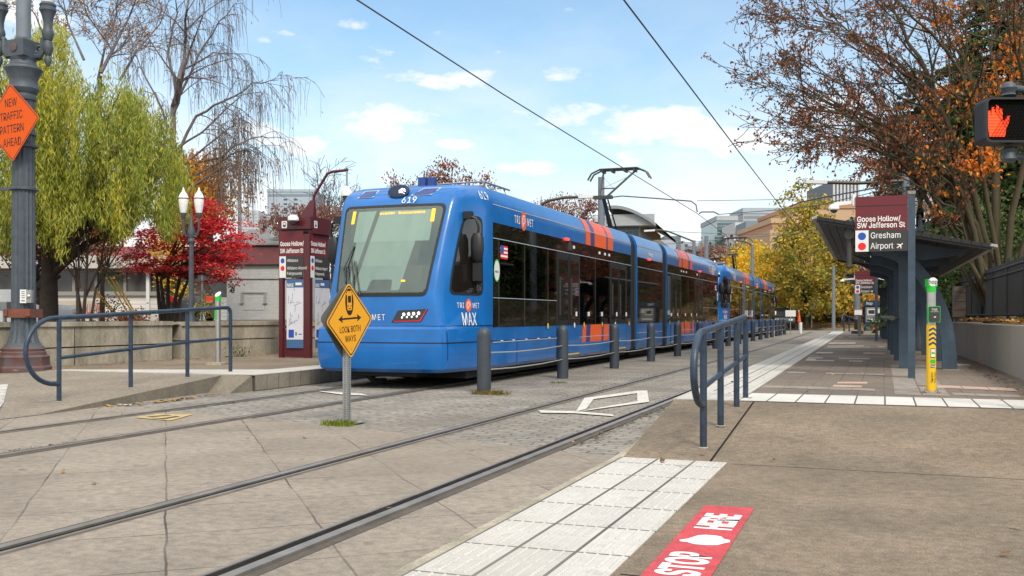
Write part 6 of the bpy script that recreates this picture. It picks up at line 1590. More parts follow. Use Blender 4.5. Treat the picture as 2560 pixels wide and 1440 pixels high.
g.build('trunk',M['barkd'],t,org=base,smooth=60)
# small yellow foliage seen through it
e=E(450,700,34,.7,.6,.5); blob_tree('small yellow leafed tree seen through the maple stems',(e[0][0],e[0][1],1.0),.9,.05,[e,E(420,620,34,.8,.6,.6)],46,1500,.12,.16,LM['yellow'],M['barkd'],name='tree')
# ---- little bare multi-stem tree
base=Vector(P(215,812,26)); base.z=1.0
t=thing('bare_tree','small bare multi-stemmed tree in front of the inn wall','tree',base); g=MB(); tips=[]
prS=dict(seg=[6,5,4,3],wob=[.05,.1,.14,.2],up=[.03,.05,.03,.0],kids=[9,5,4,0],ang=[.55,.6,.7,.6],lr=[.42,.5,.5,.5],rr=.5,rmin=.006); prS['from']=.35
for pl_,r0 in (([(195,812),(194,730),(197,670),(195,560)],.055),([(207,812),(216,700),(219,620),(225,540)],.05),([(205,790),(190,700),(150,640),(110,600)],.035),([(225,812),(240,720),(275,660),(310,610)],.04),([(215,740),(250,660),(262,600),(280,560)],.035),([(200,720),(180,640),(160,560)],.03)):
    f=[P(x,y,26+R.uniform(-.2,.2)) for x,y in pl_]; m=len(f)-1; g.tube(f,[r0*(1-.7*i/m) for i in range(m+1)],7,cap=False); branch_kids(g,f,r0,sum((f[i+1]-f[i]).length for i in range(m)),0,3,prS,tips,(6,4,3,3))
g.build('trunk',M['barkd'],t,org=base)
cen=[(p.x+R.gauss(0,.05),p.y+R.gauss(0,.05),p.z+R.gauss(0,.05)) for tp in tips for p in tp[1:] if R.random()<.42]
leafmesh('crown',cen,.07,LM['hedge']+LM['gold'][:2],rng.integers(0,5,len(cen)),t,tuple(base),'rand',.5)
# ---- low plants in the planter bed
for lab,px,py,d,rx,rz,mk,n in (('low rust leafed plant in the planter behind the handrail',300,800,26.5,.9,.14,'rust',650),('rust coloured low shrub at the planter end by the maple',345,800,27,.6,.16,'rust',420),('twiggy olive shrub behind the left validator',515,770,29,.55,.42,'olive',420),('small green plant at the foot of the planter wall',595,888,23.0,.16,.13,'weed',160),('sparse leafless shrub with small leaves by the maple base',270,775,27,.5,.25,'hedge',220)):
    e=E(px,py,d,rx,rx*.6,rz); b_=(e[0][0],e[0][1],.22 if py>850 else 1.0)
    blob_tree(lab,b_,.06,.015,[e],max(6,n//28),n,.075,.10,LM[mk],M['twig'],name='shrub',cat='shrub',group='low plants along the planter walls',nlimb=9)
# ---- weeds at the sign and bollard, leaf litter
def tuft(label,c,rx,ry,n,h,mats):
    c=Vector(c); V=[];Fq=[];mi=[]
    for i in range(n):
        x=c.x+max(-1.7,min(1.7,R.gauss(0,1)))*rx;y=c.y+max(-1.7,min(1.7,R.gauss(0,1)))*ry; a=R.uniform(0,2*PI); l=h*R.uniform(.5,1.3); tx,ty=R.gauss(0,.5)*l,R.gauss(0,.5)*l; w=.006
        k=len(V); V+=[(x-w*math.cos(a),y-w*math.sin(a),c.z),(x+w*math.cos(a),y+w*math.sin(a),c.z),(x+tx+w*.3,y+ty,c.z+l),(x+tx-w*.3,y+ty,c.z+l)]; Fq.append((k,k+1,k+2,k+3)); mi.append(R.randint(0,len(mats)-1))
    o=npmesh('weed_tuft',V,np.array(Fq),mats,mi,None,tuple(c)); props(o,label,'weeds','weeds in the trackbed')
a=gp(845,1062,.0); tuft('bright green moss and grass at the foot of the yellow sign',(a.x+.02,a.y-.02,.001),.10,.07,420,.045,leaves_m('moss',[(.20,.27,.02),(.26,.30,.03),(.13,.19,.02)]))
a=gp(1222,985,.0); tuft('dry grass clump at the foot of the nearest bollard',(a.x+.05,a.y-.05,.001),.16,.08,420,.055,LM['weed']+LM['litter'][:1])
a=gp(1400,957,.0); tuft('thin weeds at the foot of the second bollard',(a.x,a.y-.06,.001),.09,.03,90,.025,LM['weed'])
V=[];Fq=[];mi=[]
def litter(x,y,z,s=None):
    s=s or R.uniform(.02,.05); a=R.uniform(0,2*PI); t_=R.gauss(0,.25); k=len(V)
    c,sn=math.cos(a)*s,math.sin(a)*s
    V.extend([(x-c,y-sn,z+.002),(x+sn*.5,y-c*.5,z+.004+abs(t_)*s*.5),(x+c,y+sn,z+.003+abs(t_)*s),(x-sn*.5,y+c*.5,z+.003)]); Fq.append((k,k+1,k+2,k+3)); mi.append(R.randint(0,3))
for _ in range(120): litter(R.uniform(-2,1.5),R.uniform(11.5,30),ZP+.008)
for _ in range(26): litter(R.uniform(-2,2.5),R.uniform(4,11),.03 if True else 0)
for _ in range(90): litter(-9.50+R.gauss(.12,.07),R.uniform(9.9,12.6),.002)
for _ in range(60): litter(-9.38+R.gauss(.06,.04),R.gauss(11.4,.35),.004,R.uniform(.03,.06))
for _ in range(70): litter(R.uniform(-9,-2.2),R.uniform(5,22),.004,R.uniform(.015,.035))
for _ in range(60): litter(R.uniform(-14.1,-9.8),R.uniform(10,13),max(0,(0+0))+.03+.02,R.uniform(.03,.05))
for _ in range(160): litter(-14.1+R.uniform(0,.5),R.uniform(11,21),.27,R.uniform(.03,.06))
for _ in range(260): litter(1.85-.0125*(_%20)+R.gauss(-.12,.1),R.uniform(12,30),ZP+.006)
for _ in range(2300): litter(2.0+abs(R.gauss(.35,.5)),R.uniform(17,31),1.05+R.uniform(0,.07),R.uniform(.04,.08))
for i in range(len(V)//4):
    x,y,z=V[i*4]
    zz=None
    if -9.4<x<0 and y>0: zz=None
for x,y in ((-2.0,11.4),):
    pass
o=npmesh('fallen_leaves',V,np.array(Fq),LM['litter'],mi); props(o,'brown fallen leaves scattered on the pavement and along kerbs','leaves',kind='stuff')
V=[];Fq=[];mi=[]
for _ in range(5200): 
    x=R.uniform(-9,14); y=R.uniform(89,104); litter(x,y,.15+(y-89)*.09,R.uniform(.09,.2))
o=npmesh('lawn_leaves',V,np.array(Fq),LM['litter']+LM['yellow'][:1],mi); props(o,'carpet of yellow and brown leaves on the far lawn','leaves',kind='stuff')
# weeds along the rails
V=[];Fq=[];mi=[]
for x0,y0_,y1_,n in ((-2.62,8.8,13,170),(-2.6,14,34,160),(-4.36,12,22,90),(-8.3,10,14,60),(-7.1,6.5,7.5,40),(-2.55,16,40,200)):
    for _ in range(n): litter(x0+R.gauss(0,.035),R.uniform(y0_,y1_),.006,R.uniform(.012,.035))
o=npmesh('rail_debris',V,np.array(Fq),leaves_m('dark_debris',[(.06,.05,.03),(.09,.08,.04),(.05,.045,.04),(.11,.08,.05)],.05),mi); props(o,'dark moss and debris caught along the rails','debris',kind='stuff')

# trees along the right bank, past the frame edge (seen mirrored in the tram windows)
for i,(X_,Y_,mk,hh) in enumerate(((9.5,42,'rust',5.2),(11,52,'green',6.4),(10.5,62,'rust',6.4),(11.5,72,'dusk',6.6),(12,83,'rust',7.0),(12.5,95,'green',7.0),(13.5,109,'rust',7.5),(15,126,'dusk',8.5),(11.5,101,'rust',7.5),(12.5,118,'green',8),(13.5,138,'rust',8.5),(15.5,150,'dusk',9),(15,166,'rust',9.5),(14,182,'green',9.5))):
    b_=(X_,Y_,1.1)
    blob_tree('%s leafed tree on the right bank, %s counting away from the camera'%(dict(rust='rust',green='dark green',dusk='faded')[mk],ORD[i]),b_,2.2,.2,[((X_,Y_,1.1+hh),(3.2,5.0,hh*.62)),((X_+.5,Y_+1,1.1+hh*.5),(3.4,6.0,hh*.55))],150,6500,.42,.6,LM[mk],M['barkd'],group='trees on the right bank')
# ================================================================ BUILDINGS
def bmat(name,c,**k): return mat(name,c,.8,var=k.pop('var',.05),**k)
M['winb']=mat('window_blue_glass',(.05,.08,.11),.15,spec=.6)
M['winp']=mat('window_pale_glass',(.07,.11,.12),.2,spec=.6)
M['wind_dk']=mat('window_dark_glass',(.03,.035,.04),.12,spec=.6)
def building(label,px0,px1,pyt,d,wall,depth=18,yaw=0,wins=None,bands=None,parapet=None,name='building',zb=0,group='city buildings beyond the trees',cat='building'):
    a=P(px0,YH,d); b=P(px1,YH,d); w=(b-a).length; top=P(px0,pyt,d).z
    c=(a+b)/2; r=thing(name,label,cat,(c.x,c.y,zb),TH+yaw,group)
    # local: x right, y away
    g=MB(); g.box(-w/2,w/2,0,depth,-1,top-zb); wl=g.build('wall',wall,r)
    H_=top-zb
    if parapet: g=MB(); g.box(-w/2-.15,w/2+.15,-.15,depth+.15,H_-parapet[0],H_+parapet[1]); g.build('roof',parapet[2],r)
    if bands:
        z0,z1,n,fr,m_=bands; dz=(z1-z0)/n
        for i in range(n): g=MB(); g.box(-w/2+.3,w/2-.3,-.06,.05,z0+dz*i,z0+dz*(i+fr)); g.build('window',m_,r)
    if wins:
        for (x0,x1,nx,z0,z1,nz,fw,fh,m_) in wins:
            dx=(x1-x0)*w/nx; dz=(z1-z0)/nz; proto=None
            g=MB(); g.box(-dx*fw/2,dx*fw/2,-.07,.02,0,dz*fh); 
            for i in range(nx):
                for j in range(nz):
                    if proto is None: proto=g.build('window',m_,r); o=proto
                    else: o=proto.copy(); C.objects.link(o)
                    o.location=(-w/2+x0*w+dx*(i+.5),0,z0+dz*j)
    return r,w,H_
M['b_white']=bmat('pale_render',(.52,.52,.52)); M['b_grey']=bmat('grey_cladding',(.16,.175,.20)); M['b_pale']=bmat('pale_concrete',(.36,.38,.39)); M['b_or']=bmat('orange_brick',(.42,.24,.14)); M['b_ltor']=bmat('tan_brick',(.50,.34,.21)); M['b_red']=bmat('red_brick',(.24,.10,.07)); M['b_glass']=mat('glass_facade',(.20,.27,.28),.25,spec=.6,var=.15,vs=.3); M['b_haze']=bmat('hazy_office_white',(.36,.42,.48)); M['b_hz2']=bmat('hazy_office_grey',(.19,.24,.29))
hz=lambda py,d:P(0,py,d).z
D=300
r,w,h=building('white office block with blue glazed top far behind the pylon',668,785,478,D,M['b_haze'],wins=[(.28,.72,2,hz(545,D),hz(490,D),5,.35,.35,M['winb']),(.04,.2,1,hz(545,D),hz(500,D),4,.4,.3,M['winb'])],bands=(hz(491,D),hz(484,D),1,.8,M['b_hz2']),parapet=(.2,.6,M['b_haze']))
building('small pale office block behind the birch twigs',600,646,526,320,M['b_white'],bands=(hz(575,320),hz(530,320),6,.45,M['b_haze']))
# curved roof apartment house
D=95; r,w,h=building('apartment block with curved overhanging roof and glass balconies behind the tram',1490,1600,548,D,M['b_pale'],wins=[(.05,.98,6,hz(600,D),hz(550,D),2,.8,.85,M['winp'])],depth=20,yaw=math.radians(-14))
g=MB(); k=14; vs=[]
for i in range(k+1):
    x=-w*.55+w*1.45*i/k; z=h+.35+.5*math.sin(PI*min(1,.15+i/k*.75))-2.8*max(0,i/k-.35)**1.6
    for y in (-1.8,21): vs+=[(x,y,z),(x,y,z+.3)]
fs=[]
for i in range(k):
    a=i*4;b=a+4; fs+=[(a,b,b+1,a+1),(a+1,b+1,b+3,a+3),(a+2,a+3,b+3,b+2),(a,a+2,b+2,b)]
g.add(vs,fs+[(0,1,3,2)]); g.build('roof',M['greyroof'],r)
for z in (h-3.4,h-.6): g=MB(); g.box(-w/2,w/2+1.5,-1.4,0,z-.15,z); g.box(-w/2,w/2+1.5,-1.4,-1.35,z,z+.9); g.build('balcony',M['b_pale'],r)
building('low grey wall of a building with roof plants below the curved roof',1590,1650,600,96,bmat('taupe_wall',(.27,.24,.22)),depth=10,yaw=math.radians(-14))
building('pale stepped building right of the curved roof',1640,1676,630,130,M['b_white'],bands=(hz(660,130),hz(635,130),3,.5,M['b_pale']))
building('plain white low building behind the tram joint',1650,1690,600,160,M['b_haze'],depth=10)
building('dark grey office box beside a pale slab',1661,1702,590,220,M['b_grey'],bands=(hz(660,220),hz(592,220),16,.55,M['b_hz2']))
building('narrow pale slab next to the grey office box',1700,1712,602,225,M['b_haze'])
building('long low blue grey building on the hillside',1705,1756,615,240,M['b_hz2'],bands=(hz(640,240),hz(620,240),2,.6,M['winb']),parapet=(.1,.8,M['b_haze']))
building('pale grey building behind the plain pole',1750,1800,620,230,M['b_pale'],bands=(hz(655,230),hz(622,230),5,.5,M['b_hz2']))
D=210; building('glass apartment tower with blue green balconies, lower left wing',1786,1840,588,D,M['b_glass'],wins=[(.0,1,5,hz(660,D),hz(589,D),9,.86,.55,M['winp'])])
building('glass apartment tower, upper block with pale slabs',1793,1843,550,D+3,M['b_glass'],wins=[(.0,1,5,hz(660,D),hz(551,D),13,.88,.62,M['winp'])],parapet=(.1,.9,M['b_pale']))
D=200; r,w,h=building('white apartment block with dark paired windows',1838,1895,556,D,M['b_white'],wins=[(.05,.3,1,hz(640,D),hz(558,D),6,.55,.5,M['wind_dk'])],depth=30)
D=192; building('white apartment block, right wing with grey top storey and square windows',1866,1928,580,D,M['b_white'],wins=[(.0,.9,5,hz(650,D),hz(582,D),6,.5,.5,M['wind_dk'])],parapet=(-.0,2.0,M['b_hz2']))
building('wide pale rooftop building behind the white apartments',1858,1975,532,300,M['b_pale'],bands=(hz(570,300),hz(534,300),3,.5,M['b_hz2']),parapet=(.2,1.5,M['b_haze']))
D=120; building('orange brick apartment house with small windows and stepped parapet',1930,2000,556,D,M['b_or'],wins=[(.05,.95,3,hz(640,D),hz(562,D),4,.4,.5,M['wind_dk'])],parapet=(.1,.5,M['b_ltor']),group='brick flats behind the street trees')
building('lower tan brick wing with red brick base left of the orange flats',1925,1952,575,D-3,M['b_ltor'],wins=[(.1,.9,1,hz(640,D),hz(590,D),3,.5,.5,M['wind_dk'])],group='brick flats behind the street trees')
D=125; building('tan brick flats rising behind the near station sign',1985,2170,519,D,M['b_ltor'],wins=[(.02,.98,9,hz(640,D),hz(548,D),4,.45,.45,M['wind_dk'])],parapet=(.1,.4,M['b_or']),group='brick flats behind the street trees')
D=330; r,w,h=building('tall grey office tower with white vertical ribs behind the sign',2084,2146,450,D,M['b_grey'],depth=30)
g=MB()
for i in range(8): x=-w/2+w*i/7; g.box(x-.28,x+.28,-.5,0,0,h+.3)
g.build('rib',M['b_white'],r)
for z in (hz(480,D),hz(488,D),hz(500,D),hz(508,D)): g=MB(); g.box(-w/2,w/2,-.12,.0,z,z+.6); g.build('window',M['b_hz2'],r)
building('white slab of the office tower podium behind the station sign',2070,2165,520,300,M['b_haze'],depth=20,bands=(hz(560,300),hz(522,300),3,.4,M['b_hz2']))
# wooded hillside as a mass of distant trees
pts=[];mi=[]
for _ in range(9000):
    px=R.uniform(1640,1990); d=R.uniform(118,175); py=R.gauss(672,22)+ (8 if px<1750 else -8)
    pts.append(tuple(P(px,py,d))); mi.append(R.choices(range(5),[4,3,2,1,2])[0])
o=leafmesh('hillside_wood',pts,.7,LM['dusk']+[LM['hedge'][0],leaves_m('hazy_grey_leaf',[(.22,.20,.18)])[0]],mi,None,(0,0,0),'rand',.7); props(o,'grey brown wooded hillside far behind the trams','wood',kind='stuff')
e=E(1822,690,110,1.3,1.3,1.9); blob_tree('dark green conical tree far behind the second tram',(e[0][0],e[0][1],.5),3.5,.15,[e],60,2400,.24,.3,LM['green'],M['barkd'])
# ---- brick building left
D=50
bm=brickmat('painted_brick',(.52,.515,.50),(.47,.465,.455),(.37,.365,.355),.22,.075,.008,axes='xz',rough=.9,var=.08,fine=.06,fs=30,bump=.3)
a=P(500,YH,D); b=P(735,YH,D); c=(a+b)/2; zb=1.0; w=(b-a).length
r=thing('brick_building','grey painted brick building with maroon parapet and grey roof','building',(c.x,c.y,zb),TH)
z=lambda py:hz(py,D)-zb
g=MB(); g.box(-w/2,w/2,0,9,-.6,z(663)); wl=g.build('wall',bm,r)
g=MB(); g.box(-w/2,w/2+.02,-.05,.02,z(698),z(697)); 
g.build('cornice',M['gasket'],r)
rm=mat('maroon_shingle',(.13,.04,.045),.85,var=.15,vs=5,stretch=(1,1,9))
g=MB(); g.add([(-w/2-.1,-.12,z(663)),(w/2+.1,-.12,z(663)),(w/2+.1,.35,z(614)),(-w/2-.1,.35,z(614))],[(0,1,2,3)]); g.box(-w/2-.1,w/2+.1,.36,9,z(663),z(614)-.01); g.build('parapet',rm,r)
g=MB(); g.box(-w/2-.1,w/2+.1,-.16,-.1,z(663)-.02,z(661)); g.box(-w/2-.1,w/2+.1,.25,.36,z(614),z(611)); g.build('gutter',M['gasket'],r)
g=MB(); g.add([(-w/2+.1,.4,z(612)),(w/2,.4,z(612)),(w/2,9,z(537)),(-w/2+.1,9,z(537))],[(0,1,2,3)]); g.build('roof',mat('grey_roof_felt',(.17,.17,.165),.9,var=.1),r)
g=MB(); x=lambda px:(px-617.5)/F*D
g.box(x(608),x(661),-.02,.01,z(775),z(734),0); g.box(x(604),x(665),-.07,.01,z(733.5),z(730),1); g.box(x(603),x(609),-.06,.01,z(757),z(733.5),1); g.box(x(660),x(666),-.06,.01,z(757),z(733.5),1); g.box(x(600),x(610),-.1,.01,z(759),z(757),1); g.box(x(658),x(668),-.1,.01,z(759),z(757),1)
wf=g.build('window',[bm,mat('grey_trim',(.30,.295,.285),.85)],r)
g=MB()
for pts in ([(570,713),(573,709),(577,714),(581,708),(583,715)],[(571,718),(576,716),(583,719),(578,724),(574,727),(584,726),(586,717),(590,710),(600,715)],[(580,716),(586,722),(585,731),(578,730),(580,720)]): g.tube([(x(px),-.02,z(py)) for px,py in pts],.022,4)
g.build('graffiti',M['black'],wl)
g=MB(); g.lathe([(.3,0),(.3,.5),(.42,.52),(.42,.6),(.3,.75),(.3,1.0),(.15,1.1)],12,(x(657),3.0,z(583))); g.build('roof_vent',M['stain'],r,smooth=40)
# ---- the inn on the far left
D=37; a=P(-160,YH,D); b=P(432,YH,D); c=(a+b)/2; w=(b-a).length; zb=1.0
r=thing('inn_building','low white clapboard inn with a band of dark windows and red roof','building',(c.x,c.y,zb),TH)
z=lambda py:hz(py,D)-zb; x=lambda px:(px-136)/F*D
sd=brickmat('white_clapboard',(.72,.70,.65),(.69,.67,.62),(.20,.19,.18),9.,.155,.006,axes='xz',rough=.85,var=.1,fine=.05,bump=.4)
g=MB(); g.box(-w/2,w/2,0,7,-.4,z(735)); wl=g.build('wall',sd,r)
g=MB(); g.box(-w/2-.05,w/2+.05,-.1,.02,z(739),z(729)); g.build('sill',mat('sill_grey',(.30,.28,.26),.8),r)
g=MB(); g.box(-w/2,w/2,.06,7,z(735),z(672)); g.build('glazing',mat('inn_window_glass',(.055,.05,.045),.12,spec=.6,var=.5,vs=1.2),r)
g=MB()
for px in (80,184,240,312,373,428): g.box(x(px)-.05,x(px)+.05,-.01,.06,z(735),z(672))
g.box(-w/2,w/2,-.0,.06,z(680),z(672)); g.build('mullion',mat('mullion_grey',(.25,.235,.215),.7),r)
g=MB(); g.box(x(267),x(312),.03,.05,z(733),z(680)); g.build('door',mat('inn_dark_green',(.05,.09,.06),.6),r)
g=MB(); g.box(-w/2-.3,w/2+.3,-.5,7.2,z(672),z(641)); g.build('fascia',mat('fascia_cream',(.50,.47,.44),.8,var=.15),r)
g=MB(); g.add([(-w/2-.3,-.3,z(641)),(w/2+.3,-.3,z(641)),(w/2+.1,3.5,z(600)),(-w/2,3.5,z(600)),(w/2+.1,7.2,z(641)),(-w/2,7.2,z(641))],[(0,1,2,3),(3,2,4,5)]); g.build('roof',mat('inn_red_roof',(.20,.045,.05),.8,var=.2,vs=2),r)
g=MB(); g.box(x(146),x(250),-.06,-.02,z(793),z(752)); sn=g.build('sign_board',mat('inn_sign_board',(.52,.44,.37),.8,var=.1),r)
text('GOOSE HOLLOW',.50,mat('inn_sign_red',(.36,.07,.07),.7),sn,plane_m((x(205),-.065,z(774)),(1,0,.10),(0,0,1)),bold=.02,xs=.40)
text('INN',.3,bpy.data.materials['inn_sign_red'],sn,plane_m((x(205),-.065,z(787)),(1,0,.05),(0,0,1)),xs=.6)
g=MB(); g.box(x(372)-.06,x(372)+.06,-.12,-.02,z(800),z(672)); g.build('downpipe',M['lwhite'],r)
# white billboard-like hut behind maple
D=44; building('small white noticeboard shed beside the brick building',492,517,688,D,mat('shed_white',(.5,.5,.47),.8,var=.2,vs=3),depth=1.2,zb=1.0,name='shed',group=None,cat='shed')
b_=P(505,775,40); mast('sign_pole','thin grey pole in front of the white shed',505,690,800,34,.045,z0=1.0)
b_=P(478,700,33); r=thing('street_sign','back of a tall grey rectangular sign behind the twin lantern lamp','street sign',(P(481,800,31).x,P(481,800,31).y,1.0)); g=MB(); g.tube([(0,0,0),(0,0,2.4)],.06,8); g.lathe([(.2,0),(.16,.2)],10); g.build('post',M['iron'],r); zz=P(0,640,31).z-1.0;z2=P(0,697,31).z-1.0; g=MB(); g.obox(-CR*.0-CF*.07+Vector((0,0,(zz+z2)/2)),CR*.19,CF*.01,(0,0,(zz-z2)/2)); g.build('plate',M['signback'],r)
# yellow guy wire guards
for i,(a,b) in enumerate((((265,694),(335,815)),((275,692),(347,812)),((283,691),(352,813)),((232,724),(305,815)),((236,722),(312,814)))):
    p=P(*a,28.5);q=P(*b,28.0); q.z=1.0; g=MB(); g.tube([q,p],.022,6); o=g.build('guy_wire_guard',mat('guard_yellow',(.62,.36,.05),.6) if i==0 else bpy.data.materials['guard_yellow'],org=q)
    props(o,'slanted yellow guy wire guard, %s from the left in the planter'%['third','fourth','fifth','first','second'][i],'wire guard','yellow guy wire guards in the planter')
# ---- parked cars
def car(label,loc,rz,paint,Lc=4.5,wd=1.8,hc=1.45,dark=False,group='cars parked by the inn'):
    r=thing('parked_car',label,'car',loc,rz,group)
    # x along the car
    pr=[(-Lc/2,.32),(-Lc/2,.72),(-Lc/2+.12,.9),(-Lc*.30,.96),(-Lc*.16,hc),(Lc*.24,hc-.02),(Lc*.40,.98),(Lc/2-.08,.92),(Lc/2,.7),(Lc/2,.32)]
    g=MB(); n=len(pr); vs=[]
    for y,ins in ((-wd/2,0),(wd/2,0)):
        for px_,pz in pr: vs.append((px_,y*(.84 if pz>1.0 else 1),pz))
    g.add(vs,[(i,(i+1)%n,n+(i+1)%n,n+i) for i in range(n)][::1]+[tuple(range(n-1,-1,-1)),tuple(range(n,2*n))]); bd=g.build('body',paint,r,smooth=40)
    g=MB()
    for s_ in (-1,1): g.add([(x_,s_*(wd/2*.9 if z_<1.1 else wd/2*.85)+s_*.01,z_) for x_,z_ in ((-Lc*.26,1.0),(Lc*.36,1.0),(Lc*.22,hc-.09),(-Lc*.15,hc-.09))],[(0,1,2,3)])
    g.add([(-Lc*.30-.01,y_,.99) for y_ in (-wd*.4,wd*.4)]+[(-Lc*.165-.01,y_,hc-.06) for y_ in (wd*.36,-wd*.36)],[(0,1,2,3)]); g.add([(Lc*.39+.01,y_,1.0) for y_ in (-wd*.4,wd*.4)]+[(Lc*.25+.012,y_,hc-.08) for y_ in (wd*.36,-wd*.36)],[(0,1,2,3)])
    g.build('window',M['wind_dk'],r)
    for x_ in (-Lc*.31,Lc*.31):
        for s_ in (-1,1):
            g=MB(); k=14; g.add([(x_+.32*math.cos(2*PI*i/k),s_*(wd/2-.2+j*.22),.32+.32*math.sin(2*PI*i/k)) for j in (0,1) for i in range(k)],[tuple(range(k)),tuple(range(2*k-1,k-1,-1))]+[(i,(i+1)%k,k+(i+1)%k,k+i) for i in range(k)]); wh=g.build('wheel',M['gasket'],r)
            g=MB(); g.add([(x_+.19*math.cos(2*PI*i/k),s_*(wd/2+.025),.32+.19*math.sin(2*PI*i/k)) for i in range(k)],[tuple(range(k))]); g.build('rim',M['stain'],wh)
    for s_ in (-1,1):
        g=MB(); g.box(-Lc/2-.02,-Lc/2+.1,s_*wd/2*.62-.15,s_*wd/2*.62+.15,.66,.8); g.build('headlight',M['lwhite'],r)
        g=MB(); g.box(Lc/2-.1,Lc/2+.02,s_*wd/2*.68-.13,s_*wd/2*.68+.13,.68,.9); g.build('tail_light',M['dotr'],r)
b_=P(452,800,38); car('black car parked behind the crimson maple with red tail light',(b_.x,b_.y,1.0),TH+math.radians(-62),mat('black_car_paint',(.012,.012,.014),.2,coat=.6),hc=1.5)
b_=P(8,800,33); car('white car parked at the left edge behind the planter wall',(b_.x,b_.y,.62),TH+math.radians(170),mat('white_car_paint',(.66,.67,.68),.3,coat=.5),hc=1.42)
b_=P(1953,785,84); car('dark car parked beyond the end of the second tram',(b_.x,b_.y,.15),TH+math.radians(80),bpy.data.materials['black_car_paint'],hc=1.7,group=None)
b_=P(12,770,30.5); r=thing('utility_box','small grey metal box on a post left of the lamp post','utility box',(b_.x,b_.y,1.0)); g=MB(); g.box(-.2,.2,-.12,.12,.35,.62); g.build('cabinet',M['galv'],r,bevel=.02); g=MB(); g.box(-.04,.04,-.04,.04,0,.35); g.build('post',M['galv'],r)
# ================================================================ SKY, SUN, CAMERA
wd=bpy.data.worlds.new('World'); SC.world=wd; wd.use_nodes=True; nt=wd.node_tree; N=nt.nodes; L=nt.links
bg=N['Background']
SUN_EL=math.radians(46); SUN_AZ=math.radians(140)     # azimuth clockwise from +y
sky=N.new('ShaderNodeTexSky'); sky.sky_type='NISHITA'; sky.sun_disc=False; sky.sun_elevation=SUN_EL; sky.sun_rotation=SUN_AZ; sky.air_density=1.0; sky.dust_density=.8; sky.ozone_density=2.0
SKYS=.12
tc=N.new('ShaderNodeTexCoord'); sp=N.new('ShaderNodeSeparateXYZ'); L.new(tc.outputs['Generated'],sp.inputs[0])
def math_(op,a,b=None,c=None):
    n=N.new('ShaderNodeMath'); n.operation=op
    for i,v in enumerate((a,b,c)):
        if v is None: continue
        if isinstance(v,(int,float)): n.inputs[i].default_value=v
        else: L.new(v,n.inputs[i])
    return n.outputs[0]
el=math_('ARCSINE',sp.outputs['Z']); az=math_('ARCTAN2',sp.outputs['X'],sp.outputs['Y'])
mp_=N.new('ShaderNodeMapping'); mp_.inputs['Scale'].default_value=(1,1,2.3); L.new(tc.outputs['Generated'],mp_.inputs[0])
n1=N.new('ShaderNodeTexNoise'); n1.inputs['Scale'].default_value=16; n1.inputs['Detail'].default_value=9; n1.inputs['Roughness'].default_value=.6; L.new(mp_.outputs[0],n1.inputs['Vector'])
n2=N.new('ShaderNodeTexNoise'); n2.inputs['Scale'].default_value=5; n2.inputs['Detail'].default_value=8; n2.inputs['Roughness'].default_value=.58; L.new(mp_.outputs[0],n2.inputs['Vector'])
def adir(px,py):
    v=(CF+CR*((px-1280)/F)+Vector((0,0,(YH-py)/F))).normalized(); return math.atan2(v.x,v.y),math.asin(v.z)
CL=[(1065,197,150,34,1.0),(1420,180,80,30,1.15),(965,315,130,52,1.25),(1700,320,230,62,1.25),(1420,290,120,36,.9),(760,362,95,26,1.1),(1135,360,60,15,1.0),(662,104,36,16,1.0),(722,86,36,13,.9),(1305,92,34,10,.8),(1240,130,34,10,.7),(885,60,60,12,.6),(1420,22,50,14,.7),(1880,350,150,60,1.1),(640,340,110,40,1.0),(1600,400,220,38,.9),(950,425,150,35,.9),(1300,420,180,30,.85),(2100,300,150,90,.9),(740,165,60,14,.7),(60,40,120,60,1.0),(1070,85,50,14,.6),(1330,285,70,22,.8)]
acc=None
for px,py,rx,ry,s_ in CL:
    a0,e0=adir(px,py); sa=rx/F*1.0; se=ry/F
    da=math_('MULTIPLY',math_('SUBTRACT',az,a0),1/sa); de=math_('MULTIPLY',math_('SUBTRACT',el,e0),1/se)
    q=math_('MULTIPLY_ADD',da,da,math_('MULTIPLY',de,de)); v=math_('MULTIPLY',math_('EXPONENT',math_('MULTIPLY',q,-.75)),s_)
    acc=v if acc is None else math_('MAXIMUM',acc,v)
cl=math_('ADD',acc,math_('MULTIPLY',math_('SUBTRACT',n1.outputs['Fac'],.5),2.9))
def mrange(v,a,b,c=0.,d=1.):
    n=N.new('ShaderNodeMapRange'); n.interpolation_type='SMOOTHSTEP'; L.new(v,n.inputs[0]); n.inputs[1].default_value=a; n.inputs[2].default_value=b; n.inputs[3].default_value=c; n.inputs[4].default_value=d; return n.outputs[0]
m1=mrange(cl,.38,1.15,0,.95)
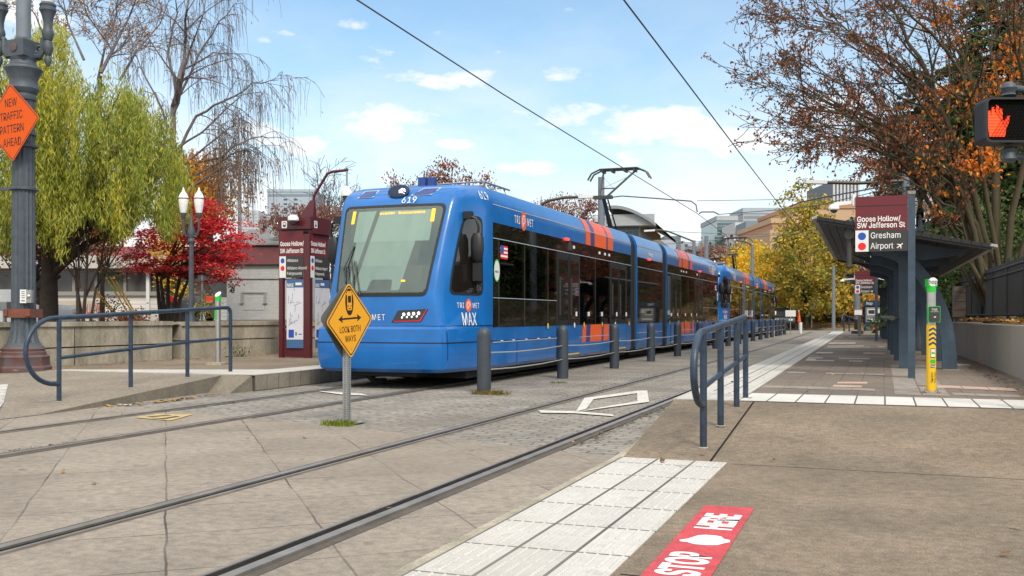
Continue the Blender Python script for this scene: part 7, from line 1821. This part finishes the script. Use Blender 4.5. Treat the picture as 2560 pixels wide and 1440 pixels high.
# pale veil thickening towards the horizon, plus unseen cloud added overhead and behind to whiten the light
veil=mrange(el,.36,.0,.10,1.0)
vn=math_('MULTIPLY',veil,mrange(n2.outputs['Fac'],.3,.65,.5,1.15))
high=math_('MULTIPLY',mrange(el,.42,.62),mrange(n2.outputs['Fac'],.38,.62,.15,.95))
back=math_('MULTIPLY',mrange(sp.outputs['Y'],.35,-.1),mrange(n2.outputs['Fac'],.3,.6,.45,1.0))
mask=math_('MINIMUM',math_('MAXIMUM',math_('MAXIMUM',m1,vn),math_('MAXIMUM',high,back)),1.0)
tint=N.new('ShaderNodeMix'); tint.data_type='RGBA'; tint.blend_type='MULTIPLY'; tint.inputs[0].default_value=1; L.new(sky.outputs[0],tint.inputs[6]); tint.inputs[7].default_value=(.80,.98,.96,1)
ccol=N.new('ShaderNodeMix'); ccol.data_type='RGBA'; L.new(mrange(el,.30,.75),ccol.inputs[0]); ccol.inputs[6].default_value=(5.4,5.5,5.6,1); ccol.inputs[7].default_value=(9.6,9.3,8.8,1)  # unseen high cloud made brighter than the low cloud, to light the scene
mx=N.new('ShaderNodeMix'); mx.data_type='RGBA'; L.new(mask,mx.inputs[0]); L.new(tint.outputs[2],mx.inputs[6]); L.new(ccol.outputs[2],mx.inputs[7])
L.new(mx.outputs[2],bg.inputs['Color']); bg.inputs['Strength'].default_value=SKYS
sl=bpy.data.lights.new('sun','SUN'); sl.energy=1.6; sl.angle=math.radians(14); sl.color=(1,.92,.80)
so=bpy.data.objects.new('sun',sl); C.objects.link(so)
sd_=Vector((math.sin(SUN_AZ)*math.cos(SUN_EL),math.cos(SUN_AZ)*math.cos(SUN_EL),math.sin(SUN_EL)))
so.rotation_euler=sd_.to_track_quat('Z','Y').to_euler(); so.location=(0,-5,30)
cam=bpy.data.cameras.new('camera'); cam.sensor_width=36; cam.lens=F/2560*36; cam.shift_y=(YH-720)/2560; cam.clip_end=6000; cam.clip_start=.05
co=bpy.data.objects.new('camera',cam); C.objects.link(co); co.location=(0,0,H); co.rotation_euler=(PI/2,0,TH); SC.camera=co
SC.view_settings.view_transform='Standard'; SC.view_settings.look='None'; SC.view_settings.exposure=0.72; SC.view_settings.gamma=1
SC.render.engine='CYCLES'; SC.cycles.max_bounces=6; SC.cycles.transparent_max_bounces=12; SC.cycles.caustics_reflective=False; SC.cycles.caustics_refractive=False
